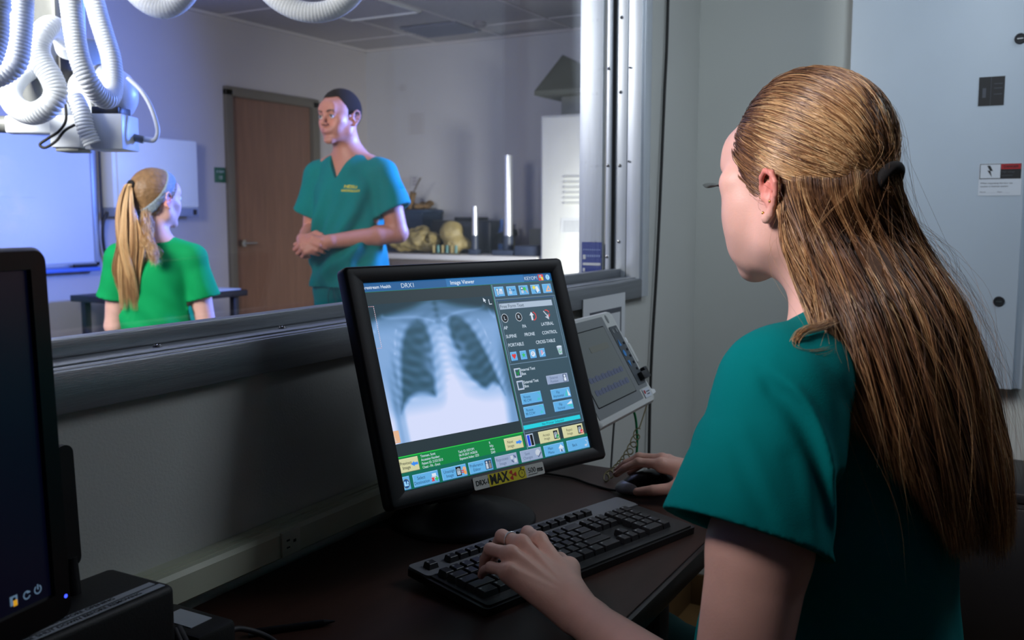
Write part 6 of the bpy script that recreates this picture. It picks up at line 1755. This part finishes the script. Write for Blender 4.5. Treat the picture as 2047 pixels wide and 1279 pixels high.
for j in range(K_ - 1):
    u = j / (K_ - 1) * .985
    sd = (np.sin((1 - u) * om)[:, None] * d0 + np.sin(u * om)[:, None] * dt) / np.maximum(np.sin(om), 1e-3)[:, None]
    sag = -.13 * np.sin(PI * u) * np.clip((.55 - d0[:, 2]) / .55, 0, 1) * np.clip(om / 2, 0, 1)       # side hair dips before rising to the tie
    sd = sd + np.array([0, 0, 1]) * sag[:, None] * .9
    sd /= np.linalg.norm(sd, axis=1, keepdims=True)
    vol = lift * (1 - .6 * u) + .0035 * math.sin(PI * min(1, u * 1.3)) * np.clip(d0[:, 2] * 1.2, 0, 1) + (0 if j else -.0035)
    CP[:, j] = np.array(HC) + sd * (HR + vol[:, None])
sp = rng.normal(0, 1, (N, 3)) * np.array([.006, .004, .007])
CP[:, K_ - 1] = TIE + sp
CP[:, K_ - 2] = CP[:, K_ - 2] * .75 + (TIE + sp * 1.4) * .25
wv = rng.normal(0, .0007, CP.shape); wv[:, -1] = 0; CP += wv
P = toW(catmull(CP, 26).reshape(-1, 3)).reshape(N, 26, 3)
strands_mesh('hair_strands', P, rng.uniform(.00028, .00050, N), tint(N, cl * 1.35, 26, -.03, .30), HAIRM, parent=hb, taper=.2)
# lower layer: falls from the scalp behind the ear over the back
def fall(N, s, roots, inset, zend, tail, k_w=.004, lo=0.0, n=34, top=None, mid=None):
    Z = [1.215, 1.15, 1.08, 1.0, .92]
    cps = [toW(roots)]
    clump = np.sin(s * 46 + 2) * .5 + np.sin(s * 113) * .3 + np.sin(s * 19 + 1) * .4
    if top is not None: cps += top
    ph = rng.uniform(0, 6.28, N); drift = rng.normal(0, .013, N)
    tot = 5
    for j in range(tot):
        f = j / (tot - 1)
        z = 1.212 + (zend - 1.212) * f
        ss = (s if mid is None else mid + (s - mid) * (.30 + .70 * f)) + drift * f + .012 * np.sin(s * 60 + f * 5) + tail * f * f
        ins = inset + .0035 * np.sin(s * 80 + f * 7) + .0012 * rng.normal(0, 1, N) + .003 * clump
        p = curtain(ss, z, ins)
        p[:, :2] += k_w * .35 * np.stack([np.sin(ph + f * 6), np.cos(ph * 1.3 + f * 5)], -1)
        cps.append(p)
    CP = np.stack(cps, 1)
    return catmull(CP, n), tint(N, clump, n, lo, .45)  # roots: natural darkening plus painted shade under the swept layer
N = 14000
s = -.04 + 1.2 * rng.random(N) ** 1.15
a_ = np.radians(-84 + np.clip(s, 0, 1.1) * 135 + rng.normal(0, 1.5, N)); e_ = np.radians(-7 + 2.0 * np.sin(s * 17) - 15 * rng.random(N) ** 2.0)
d0 = scalp(a_, e_); roots = np.array(HC) + d0 * (HR - .005)
mids = toW(np.array(HC) + scalp(a_, e_ - .34) * (HR + (.010 + .002 * rng.random(N))[:, None]) + np.array([0, -.002, -.004]))
zend = .888 + .06 * rng.random(N) ** 1.3 + np.clip(.33 - s, 0, 1) * .42 + (rng.random(N) < .12) * rng.uniform(0, .12, N)
P, T_ = fall(N, s, roots, rng.uniform(.0, .020, N), zend, rng.normal(.0, .02, N), top=[mids], lo=-.08)
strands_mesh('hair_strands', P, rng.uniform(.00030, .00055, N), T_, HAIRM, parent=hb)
# tail from the tie, spreading over the curtain
N = 5200
s = np.clip(rng.normal(.82, .14, N), .52, 1.12)
roots = TIE + rng.normal(0, 1, (N, 3)) * np.array([.005, .004, .005])
t1 = toW(TIE + np.stack([(s - .8) * .05, -.004 + 0 * s, -.028 + 0 * s], -1) + rng.normal(0, .0035, (N, 3)))
zend = .872 + .05 * rng.random(N) + (rng.random(N) < .1) * rng.uniform(0, .1, N)
P, T_ = fall(N, s, roots, rng.uniform(-.007, .003, N), zend, rng.normal(0, .02, N), lo=.16, mid=.78)
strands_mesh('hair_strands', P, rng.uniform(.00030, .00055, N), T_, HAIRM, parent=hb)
# flyaways
N = 170
s = rng.uniform(-.05, 1.2, N); a_ = np.radians(rng.uniform(-100, 80, N)); e_ = np.radians(rng.uniform(-40, 35, N))
roots = np.array(HC) + scalp(a_, e_) * (HR + .006)
mids = toW(np.array(HC) + scalp(a_, e_ - .3) * (HR + rng.uniform(.007, .015, N)[:, None]))
P, T_ = fall(N, s, roots, rng.uniform(-.026, .0, N), .88 + .2 * rng.random(N), rng.normal(0, .06, N), top=[mids], k_w=.035)
strands_mesh('flyaway_strands', P, np.full(N, .00013), T_, HAIRM, parent=hb)
# small loop lock at the shoulder
base = np.array([(0.956, 0.174, 1.138), (0.928, 0.182, 1.135), (0.910, 0.193, 1.132), (0.900, 0.198, 1.125), (0.897, 0.198, 1.117), (0.898, 0.190, 1.113), (0.907, 0.179, 1.112), (0.921, 0.170, 1.115)])
base = base * np.array([1.006, 1.006, 1.0]) + np.array([0, 0, -.001])
CP = base[None] + rng.normal(0, .0022, (60, 1, 3)) + rng.normal(0, .0006, (60, 8, 3))
strands_mesh('loose_lock', catmull(CP, 30), np.full(60, .00022), tint(60, np.zeros(60), 30, .15, 0), HAIRM, parent=hb)
# hair tie
mb = MB(); tc_ = L.P(TIE + np.array([0, -.002, .0])); ax = (L.P((0, -.12, -.02)) - L.P((0, -.06, .02))).normalized()
mb.tube(ring_on(Vector(tc_), ax, .0140, 28), .0068, mat('black_hair_tie', (.006, .006, .006), .9), 12, cap=False); mb.build('hair_tie', parent=hb, smooth=80)
# ================================================================== STANDING MAN
def hand_local(side, s=1.0, curl=(25, 45, 30), spread=4, thumb_out=.0):
    """relaxed curled hand: wrist at origin, fingers along +y, back +z, thumb side +x*side; returns joint lists"""
    K = [(.026, .088, 0), (.007, .092, .003), (-.012, .087, .001), (-.029, .078, -.004)]
    Ls = [(.042, .025, .020), (.046, .028, .021), (.042, .026, .021), (.033, .020, .018)]
    out = []
    for i in range(4):
        x, y, z = K[i]; p = Vector((x, y, z)); f = [Vector((p.x * side, p.y, p.z)) * s]
        a = 0; yaw = math.radians((1.5 - i) * spread)
        for j in range(3):
            a += math.radians(curl[j] * (1 + .08 * i))
            p = p + Vector((math.sin(yaw) * math.cos(a), math.cos(a) * math.cos(yaw), -math.sin(a))) * Ls[i][j]
            f.append(Vector((p.x * side, p.y, p.z)) * s)
        out.append(f)
    th = [(.022, .022, -.008), (.045, .052, -.018), (.050, .080, -.030 - thumb_out), (.044, .103, -.040 - thumb_out)]
    return out, [Vector((x * side, y, z)) * s for x, y, z in th]

MP = Vector((3.470, 2.790, 0)); MF = Vector((-.995, -.095, 0))
MB_ = frame(MP, MF); BL = lambda x, y, z: MB_ @ Vector((x, y, z))
t = empty('person', tuple(MP), 'standing smiling man in teal V-neck scrubs with hands clasped in the exam room', 'person')
M_skinm = skin_mat('tanned_skin', rgb(188, 124, 100), .5, .08)
HMm = frame(BL(.015, .045, 1.672), (-.996, .07, -.03)); RHm = np.array(HMm.to_3x3())
sc = Sculpt(); L = add_head(sc, HMm, 1.045, male=True, smile=True)
nb = BL(0, -.012, 1.500)
sc.cone(L.P((0, -.014, -.040)), nb, .058, .064, .03)
sR, sL = BL(.172, -.01, 1.425), BL(-.172, -.01, 1.425); eR, eL = BL(.240, -.04, 1.160), BL(-.238, -.03, 1.160); wR, wL = BL(.135, .165, 1.128), BL(.010, .195, 1.120)
for S in (sR, sL): sc.cone(nb, S, .055, .060, .04)
sc.ell(BL(0, 0, 1.30), (.16, .11, .19), .05, R=MB_.to_3x3()); sc.ell(BL(0, 0, 1.02), (.145, .10, .17), .05, R=MB_.to_3x3())
def arm2(S, E_, W_, k):
    m = S.lerp(E_, .5); m2 = E_.lerp(W_, .28)
    sc.cone(S, m, .056 * k, .052 * k, .03); sc.cone(m, E_, .052 * k, .044 * k, .012); sc.cone(E_, m2, .044 * k, .045 * k, .012); sc.cone(m2, W_, .045 * k, .029 * k, .01)
arm2(sR, eR, wR, 1); arm2(sL, eL, wL, 1)
# clasped hands: the left hand lies over the right one
def place_hand(W_, d, back, side, curl, s=1.08, thumb_out=0):
    f, th = hand_local(side, s, curl, 3, thumb_out)
    M = frame(W_, d, back)
    F_ = [[M @ p for p in q] for q in f]; T_ = [M @ p for p in th]
    add_hand(sc, W_, F_, T_, s, (M.to_3x3() @ Vector((0, 0, 1))))
    sc.cone(W_ - Vector(d).normalized() * .03, W_ + Vector(d).normalized() * .02, .028, .027, .01)
dR = MB_.to_3x3() @ Vector((-.70, .55, -.12)); dL = MB_.to_3x3() @ Vector((.80, .42, -.16))
place_hand(wR, dR, MB_.to_3x3() @ Vector((.5, .65, .35)), -1, (35, 50, 30)); place_hand(wL, dL, MB_.to_3x3() @ Vector((-.35, .70, .45)), 1, (40, 60, 35))
spots = [(L.P((0, .094, -.056)), (RHm, (.030, .014, .014)), rgb(176, 92, 88), .7)]
for x in (-.035, .035): spots.append((L.P((x, .080, -.022)), .022, rgb(224, 138, 118), .4))
for x in (-1, 1):
    for k in range(4): spots.append((L.P((x * (.020 + .008 * k), .088 - .002 * k, .0235 + .002 * (k % 3))), .0062, rgb(86, 58, 46), .8))
def stub(P):
    c = skin_tint(rgb(188, 124, 100), spots)(P)
    q = (P - np.array(L.P((0, .05, -.075)))) @ RHm; d = np.sqrt(((q / np.array([.075, .075, .035])) ** 2).sum(1))
    return mixc(c, np.array(rgb(160, 112, 100)), np.clip(1.3 - d, 0, 1) * .35)
sculpt_obj('body', sc, .0040, M_skinm, parent=t, color=stub, it=1)
for x in (-1, 1):
    mb = MB(); mb.sphere(L.P((x * .0315, .0760, .0058)), .0112 * 1.045, M_eye); mb.sphere(L.P((x * .0315 - .002, .0835, .005)), .0058, mat('brown_iris', rgb(44, 30, 22), .2)); mb.build('eye', parent=t, smooth=80)
    mb = MB(); mb.tube([L.P((x * (.0315 + a * .0145), .0875 - .005 * a * a, .0115 - .0035 * a * a)) for a in np.linspace(-1, 1, 9)], .0016, mat('lash_line', rgb(60, 38, 32), .7), 6); mb.build('upper_lid', parent=t, smooth=60)
    mb = MB(); mb.tube([L.P((x * (.014 + .034 * a), .0925 - .011 * a * a, .0245 + .006 * math.sin(a * 2.4))) for a in np.linspace(0, 1, 8)], .0030, mat('dark_brow', rgb(70, 48, 38), .8), 6, rf=lambda i: .0030 - .0002 * i); mb.build('eyebrow', parent=t, smooth=60)
mb = MB(); mb.tube([L.P((a * .0215, .0892 - .0085 * a * a, -.0530 + .0050 * a * a)) for a in np.linspace(-1, 1, 9)], .0034, mat('teeth', rgb(206, 198, 188), .4), 8); mb.build('teeth', parent=t, smooth=60)
# cropped hair
sc = Sculpt(); H = Loc(sc, HMm, 1.045)
H.ell((0, -.014, .036), (.0775, .0990, .0925), .0)
Mi2 = np.array(HMm.inverted())
def crop_cut(P, d):
    q = (P @ Mi2[:3, :3].T + Mi2[:3, 3]) / 1.045
    x = np.abs(q[:, 0])
    hl = np.interp(q[:, 2], [-.06, -.03, .0, .030, .060, .085, .098, .13], [-.045, -.02, .022, .030, .038, .052, .072, .11]) + np.interp(x, [0, .02, .035, .06], [.012, .006, -.012, .0])
    g = (q[:, 1] - hl) * .8
    ear = np.where(x > .05, .030 - np.sqrt((q[:, 1] + .010) ** 2 + (q[:, 2] + .012) ** 2), -1)
    low = -.055 - q[:, 2]
    return np.maximum(d + .0012 * vnoise(P, 900, 2), np.maximum(np.maximum(g, ear), low)) - d
sculpt_obj('hair', sc, .0035, mat('cropped_dark_hair', rgb(34, 25, 21), .95, spec=.06, var=.3, vscale=220, bump=.8, bscale=700), parent=t, disp=crop_cut, it=0)
# scrub top
sc = Sculpt()
Rb = MB_.to_3x3()
sc.ell(BL(0, .0, 1.36), (.162, .116, .110), .0, R=Rb); sc.ell(BL(0, .015, 1.435), (.115, .092, .085), .03, R=Rb); sc.ell(BL(0, .005, 1.22), (.172, .130, .20), .05, R=Rb); sc.ell(BL(0, .01, 1.04), (.180, .140, .19), .05, R=Rb); sc.ell(BL(0, .01, .94), (.188, .150, .14), .04, R=Rb)
for S in (sR, sL): sc.cone(nb + Vector((0, 0, -.014)), S + Vector((0, 0, -.002)), .062, .062, .030)
CUT = []; CUT2 = []
hR = sR.lerp(eR, .66); hL = sL.lerp(eL, .62)
for S, H_, o in ((sR, hR, BL(1, 0, 0) - BL(0, 0, 0)), (sL, hL, BL(-1, 0, 0) - BL(0, 0, 0))):
    H_ = H_ + o * .012; ax = (H_ - S).normalized(); ax = (ax + o * .15).normalized()
    sc.cone(S, H_ + ax * .03, .064, .086, .03)
    CUT.append((H_ - ax * .045, H_ + ax * .08, .058, .082)); CUT2.append((H_, ax, .108))
sc.shell()
for a_, b_, r1, r2 in CUT: sc.cone(a_, b_, r1, r2, .006, True)
for h_, ax_, w_ in CUT2: sc.cut(h_, ax_, .002, w_)
sc.cut(BL(0, 0, .915), (0, 0, -1), .003)
nk = L.P((0, -.014, -.040))
sc.cone(nb + Vector((0, 0, .022)), nk, .068, .072, .004, True)
# V neck: a wedge in front
def clothm(P, d):
    q = (P - np.array(MP)) @ np.array(Rb)
    z = q[:, 2]; a = np.arctan2(q[:, 1], q[:, 0])
    o = .0080 * np.sin(a * 9 + 5 * np.sin(z * 8)) * np.clip((1.42 - z) / .2, 0, 1)
    o += .011 * np.sin(q[:, 0] * 34 + z * 30 + 2 * np.sin(z * 12)) * np.clip((1.38 - z) / .15, 0, 1) * np.clip((q[:, 1] - .02) * 12, 0, 1)
    o = o + .0016 * vnoise(P * np.array([1, 1, .5]), 60, 9)
    vn = np.minimum((.003 + (z - 1.405) * .56 - np.abs(q[:, 0])) * .85, (q[:, 1] - .02))     # V neck
    return np.maximum(d + o, vn) - d
M_scrubm = mat('teal_scrub_cotton_man', rgb(0, 112, 107), .85, spec=.18, var=.03, vscale=16, bump=.2, bscale=600)
sculpt_obj('scrub_top', sc, .0048, M_scrubm, parent=t, disp=clothm, it=1)
# embroidered letters on the chest, pink sleeve tag, drawstring
M_emb = mat('yellow_embroidery', rgb(226, 206, 40), .7)
def on_chest(u, z):  # point on the front of the shirt at local x=u
    return BL(u, .01 + .137 * math.sqrt(max(.0, 1 - (u / .186) ** 2)) + .004, z)
mb = MB()
for s_, z_, sz in (('NDSU', 1.372, .021), ('RADIOLOGY', 1.352, .0145)):
    v_, f_ = text_geo(s_, sz, 'CENTER', .02)
    mb.add([on_chest(-.088 - p.x, z_ + p.y) for p in v_], f_, M_emb)
emb = mb.build('embroidery', parent=t, smooth=0, label='yellow embroidered letters on the chest')
sw = emb.modifiers.new('onto_cloth', 'SHRINKWRAP'); sw.target = [o for o in bpy.data.objects if o.name.startswith('scrub_top') and o.parent == t][0]; sw.wrap_method = 'NEAREST_SURFACEPOINT'; sw.wrap_mode = 'ABOVE_SURFACE'; sw.offset = .002
# trousers, shoes
sc = Sculpt(); sc.ell(BL(0, .0, .93), (.172, .130, .09), .0, R=Rb)
for x in (-.09, .09):
    sc.cone(BL(x, .0, .88), BL(x * 1.15, .01, .50), .098, .078, .05); sc.cone(BL(x * 1.15, .01, .50), BL(x * 1.25, -.01, .09), .078, .074, .03)
sc.cut(BL(0, 0, .045), (0, 0, -1), .002)
def clothp(P, d): return .004 * vnoise(P * np.array([1, 1, .3]), 40, 4)
sculpt_obj('scrub_trousers', sc, .007, M_scrubm, parent=t, disp=clothp)
mb = MB()
for x in (.012, -.006): mb.tube(smooth_path([BL(x, .152, .915), BL(x * 2, .150, .88), BL(x * 2.4, .142, .82)], 5), .0035, mat('drawstring', rgb(6, 88, 88), .8), 6)
mb.build('drawstring', parent=t)
for x in (-.11, .11):
    sc = Sculpt(); sc.cone(BL(x, -.05, .035), BL(x * 1.2, .15, .030), .045, .042, .01); sc.cone(BL(x, -.03, .09), BL(x, -.03, .04), .045, .045, .02); sc.cut((0, 0, .004), (0, 0, -1), .002)
    sculpt_obj('shoe', sc, .006, M_white_plastic, parent=t)

# ================================================================== GIRL WITH PONYTAIL
GP = Vector((2.315, 2.725, 0)); GF = Vector((.80, .60, 0)).normalized()
GB = frame(GP, GF); GL = lambda x, y, z: GB @ Vector((x, y, z)); Rg = GB.to_3x3()
t = empty('person', tuple(GP), 'seated girl in green t-shirt with blond ponytail and grey headband, seen from behind', 'person')
HMg = frame(GL(.006, .012, 1.292), (.999, -.04, .02)); RHg = np.array(HMg.to_3x3()); gs = .90
M_sking = skin_mat('pale_skin', rgb(224, 176, 162), .5, .08)
sc = Sculpt(); L = add_head(sc, HMg, gs)
nb = GL(0, -.005, 1.150); sc.cone(L.P((0, -.012, -.035)), nb, .042, .046, .02)
sR, sL = GL(.122, -.005, 1.085), GL(-.122, -.005, 1.085); eR, eL = GL(.165, -.01, .845), GL(-.158, .02, .85); wR, wL = GL(.150, .17, .70), GL(-.15, .18, .70)
for S in (sR, sL): sc.cone(nb, S, .040, .042, .03)
sc.ell(GL(0, 0, .98), (.115, .08, .14), .04, R=Rg); sc.ell(GL(0, 0, .78), (.11, .08, .16), .04, R=Rg); sc.ell(GL(0, 0, .665), (.135, .11, .08), .04, R=Rg)
arm2(sR, eR, wR, .74); arm2(sL, eL, wL, .74)
place_hand(wR, Rg @ Vector((-.15, .9, -.3)), (0, 0, 1), -1, (20, 25, 15), .88); place_hand(wL, Rg @ Vector((.15, .9, -.3)), (0, 0, 1), 1, (20, 25, 15), .88)
for x in (-.07, .07):
    sc.cone(GL(x, .03, .655), GL(x * 1.2, .40, .62), .065, .048, .03); sc.cone(GL(x * 1.2, .40, .62), GL(x * 1.2, .42, .16), .045, .030, .02); sc.cone(GL(x * 1.2, .41, .12), GL(x * 1.2, .53, .09), .030, .024, .02)
sculpt_obj('body', sc, .0045, M_sking, parent=t, color=skin_tint(rgb(224, 176, 162), [(L.P((.075, -.005, 0)), .035, rgb(230, 120, 110), .6), (L.P((0, .092, -.056)), (RHg, (.022, .014, .012)), rgb(196, 110, 108), .8)]))
for x in (-1, 1):
    mb = MB(); mb.sphere(L.P((x * .0315, .0765, .0065)), .0105, M_eye); mb.sphere(L.P((x * .0315, .0835, .006)), .005, M_iris); mb.build('eye', parent=t, smooth=80)
# shirt
M_green = mat('green_tshirt', rgb(8, 150, 84), .85, spec=.15, var=.04, vscale=14, bump=.15, bscale=500)
sc = Sculpt()
sc.ell(GL(0, -.002, 1.02), (.124, .090, .12), .0, R=Rg); sc.ell(GL(0, 0, .86), (.132, .102, .18), .05, R=Rg); sc.ell(GL(0, 0, .70), (.140, .118, .13), .05, R=Rg)
for S in (sR, sL): sc.cone(nb + Vector((0, 0, -.015)), S + Vector((0, 0, .006)), .046, .050, .03)
CUT = []; CUT2 = []
for S, E_, o in ((sR, eR, 1), (sL, eL, -1)):
    H_ = S.lerp(E_, .58) + (Rg @ Vector((o * .008, 0, 0))); ax = (H_ - S).normalized()
    sc.cone(S, H_ + ax * .03, .048, .060, .02); CUT.append((H_ - ax * .04, H_ + ax * .06, .042, .056)); CUT2.append((H_, ax, .066))
sc.shell()
for a_, b_, r1, r2 in CUT: sc.cone(a_, b_, r1, r2, .005, True)
for h_, ax_, w_ in CUT2: sc.cut(h_, ax_, .002, w_)
sc.cone(nb + Vector((0, 0, .020)), L.P((0, -.012, -.030)), .050, .056, .004, True)
sc.cut(GL(0, 0, .625), (0, 0, -1), .003)
def clothg(P, d):
    q = (P - np.array(GP)) @ np.array(Rg)
    o = .0045 * np.sin(q[:, 0] * 44 + q[:, 2] * 26 + 2.5 * np.sin(q[:, 2] * 14)) * np.clip((1.06 - q[:, 2]) / .12, 0, 1)
    return o + .002 * vnoise(P, 60, 12)
sculpt_obj('tshirt', sc, .0048, M_green, parent=t, disp=clothg)
# trousers and shoes
sc = Sculpt(); sc.ell(GL(0, .0, .655), (.148, .122, .075), .0, R=Rg)
for x in (-.07, .07): sc.cone(GL(x, .03, .655), GL(x * 1.2, .40, .62), .082, .062, .04); sc.cone(GL(x * 1.2, .40, .62), GL(x * 1.2, .42, .16), .058, .048, .03)
sculpt_obj('trousers', sc, .008, mat('navy_trousers', rgb(30, 36, 56), .85), parent=t)
for x in (-.084, .084):
    sc = Sculpt(); sc.cone(GL(x, .39, .085), GL(x, .54, .075), .040, .036, .01)
    sculpt_obj('shoe', sc, .006, M_white_plastic, parent=t)
mb = MB()
mb.bx((GP.x + .38, GP.y - .02, .0), (GP.x + .62, GP.y + .30, .036), M_grey_paint, .006)
tag(mb.build('foot_rest'), 'low grey foot rest under the seated girl in the exam room', 'foot rest')
# hair: cap, headband, ponytail
sc = Sculpt(); H = Loc(sc, HMg, gs)
H.ell((0, -.012, .034), (.0795, .1010, .0915), .0); H.ell((0, -.035, -.030), (.060, .055, .045), .02)
Mi3 = np.array(HMg.inverted())
def capg(P, d):
    q = (P @ Mi3[:3, :3].T + Mi3[:3, 3]) / gs; x = np.abs(q[:, 0])
    g = (q[:, 1] - np.interp(q[:, 2], [-.07, -.04, -.01, .03, .06, .09, .12], [-.05, -.03, .006, .040, .058, .072, .10])) * .8
    ear = np.where(x > .05, .030 - np.sqrt((q[:, 1] + .008) ** 2 + (q[:, 2] + .014) ** 2), -1)
    low = -.060 - q[:, 2]
    # combed grooves converging on the ponytail
    an = np.arctan2(q[:, 0], q[:, 2] - .045)
    o = .0009 * np.sin(an * 42) + .0007 * np.sin(an * 71 + q[:, 1] * 30)
    return np.maximum(d + o, np.maximum(np.maximum(g, ear), low)) - d
gh = sculpt_obj('hair', sc, .0040, mat('combed_blond_hair', rgb(128, 98, 66), .5, spec=.35, var=.25, vscale=90, stretch=(1, 1, .4)), parent=t, disp=capg)
sc = Sculpt(); H = Loc(sc, HMg, gs)
H.ell((0, -.012, .034), (.0835, .1050, .0950), .0); H.ell((0, -.035, -.030), (.064, .058, .045), .02)
def band(P, d):
    q = (P @ Mi3[:3, :3].T + Mi3[:3, 3]) / gs
    c = .766 * (q[:, 1] - .052) - .642 * (q[:, 2] - .110)          # tilted slab: over the brow down behind the ears to the nape
    w = .016 + .010 * np.clip((q[:, 2] - .02) / .1, 0, 1)
    g = np.abs(c) - w
    return np.maximum(d + .0006 * vnoise(P, 260, 8), g) - d
sculpt_obj('headband', sc, .0035, mat('grey_knit_headband', rgb(128, 142, 152), .85, var=.3, vscale=220, bump=.5, bscale=300), parent=gh, disp=band)
tie = np.array([-.004, -.110, .062]) * gs
Mg = np.array(HMg); toG = lambda P: P @ Mg[:3, :3].T + Mg[:3, 3]
N = 3400
a = rng.uniform(0, 2 * PI, N); r = np.sqrt(rng.random(N)); dx = np.cos(a) * r; dy = np.sin(a) * r
down = toG(np.tile(tie, (N, 1)))
bk = np.array(-GF)[:3]; rt = np.array([GF.y, -GF.x, 0])
cl = np.round(a / (2 * PI) * 9) / 9 * 6.28
def pt(back, right, dz, w, wave=0):
    return down + bk * back + rt * right + np.array([0, 0, 1]) * dz + (dx * w)[:, None] * rt + (dy * w * .7)[:, None] * bk + (np.sin(cl * 2 + wave) * w * .35)[:, None] * rt
zl = -.36 - .05 * rng.random(N) - .03 * np.sin(cl * 3)
CP = np.stack([pt(-.008, 0, 0, .007), pt(.012, -.006, -.006, .011), pt(.022, -.014, -.06, .022, .5), pt(.026, -.014, -.13, .032, 1.2), pt(.028, -.010, -.21, .044, 2.2), pt(.024, -.010, -.29, .046, 3.4), pt(.016, -.008, 0, .036, 4.4) + np.array([0, 0, 1]) * zl[:, None]], 1)
P = catmull(CP, 26)
cc_ = np.clip(rng.normal(.74, .2, N) + .2 * np.sin(cl * 5), 0, 1); st = np.array([c_dark, c_mid, c_gold, c_pale]); x_ = np.array([0, .3, .62, 1.0])
tc = np.stack([np.interp(cc_, x_, st[:, k]) for k in range(3)], -1).astype(np.float32)
strands_mesh('ponytail', P, np.full(N, .00075), tc, HAIRM, parent=gh)
# one side lock over the right shoulder blade
N = 420; dn_ = toG(np.tile(np.array([.03, -.075, -.045]) * gs, (N, 1)))
CPs = np.stack([dn_ + rt * k[0] + bk * k[1] + np.array([0, 0, 1]) * k[2] + rng.normal(0, k[3], (N, 3)) for k in ((0, 0, 0, .008), (.004, .022, -.05, .010), (.014, .050, -.10, .010), (.032, .062, -.13, .010), (.036, .066, -.17, .008))], 1)
strands_mesh('loose_lock', catmull(CPs, 20), np.full(N, .0006), tc[:N], HAIRM, parent=gh)
mb = MB(); mb.tube(ring_on(L.P((-.004, -.112, .058)), (L.P((0, -.2, .08)) - L.P((0, -.1, .06))).normalized(), .0125, 24), .006, mat('black_hair_tie'), 10, cap=False); mb.build('hair_tie', parent=gh, smooth=80)
# ================================================================== LIGHT
make_camera()
def area(name, loc, target, size, power, col, sy=None, spread=PI):
    l = bpy.data.lights.new(name, 'AREA'); l.energy = power; l.color = col; l.shape = 'RECTANGLE' if sy else 'SQUARE'; l.size = size
    if sy: l.size_y = sy
    l.spread = spread
    o = bpy.data.objects.new(name, l); COL.objects.link(o)
    o.location = loc
    o.rotation_euler = (Vector(target) - Vector(loc)).to_track_quat('-Z', 'Y').to_euler()
    return o
W = bpy.data.worlds.new('world'); SC.world = W; W.use_nodes = True
W.node_tree.nodes['Background'].inputs[0].default_value = (0.03, 0.035, 0.045, 1)
W.node_tree.nodes['Background'].inputs[1].default_value = 0.2
# exam room: white soft key from the left, blue gel lamp from behind the window jamb, weak added fill under the ceiling
area('key_lamp', (0.55, 2.45, 2.05), (3.6, 2.9, 1.2), .7, 54, (1, .97, .93), spread=math.radians(150))
area('blue_lamp', (4.7, 1.3, 1.9), (1.7, 4.3, 1.4), .45, 135, (.13, .26, 1.0), spread=math.radians(100))
area('locker_fill', (4.9, 1.5, .9), (6.1, 2.9, .7), .4, 24, (1, .98, .90), spread=math.radians(90))  # added out of sight behind the wall to brighten the white locker
area('room_fill', (3.6, 2.6, 2.58), (3.6, 2.6, 0), 2.0, 6, (.95, .96, 1.0))
# control room: added unseen fills, none a fixture of the room
area('control_room_fill', (2.25, -.65, 2.35), (1.85, .2, 1.1), .9, 6.0, (.80, .89, 1.0), spread=math.radians(120))  # added unseen behind her to light the hair and electrical panel
area('face_arm_fill', (.20, .80, 1.80), (1.05, .25, 1.22), .30, 1.25, (1.0, .91, .94), spread=math.radians(44))  # no lamp stands here: added to imitate window light on face and arm
area('wall_fill', (.15, -.35, 2.5), (2.86, .62, 1.62), .35, 2.7, (.78, .90, 1.0), spread=math.radians(56))  # added light aimed over her head to brighten the right-hand walls
vs = SC.view_settings
SC.display_settings.display_device = 'sRGB'
vs.view_transform = 'Standard'; vs.look = 'None'; vs.exposure = 0; vs.gamma = 1; vs.use_curve_mapping = False
cy = SC.cycles
cy.max_bounces = 8; cy.diffuse_bounces = 4; cy.glossy_bounces = 3; cy.transmission_bounces = 4; cy.transparent_max_bounces = 8
cy.caustics_reflective = False; cy.caustics_refractive = False
cy.use_adaptive_sampling = True; cy.adaptive_threshold = 0.02
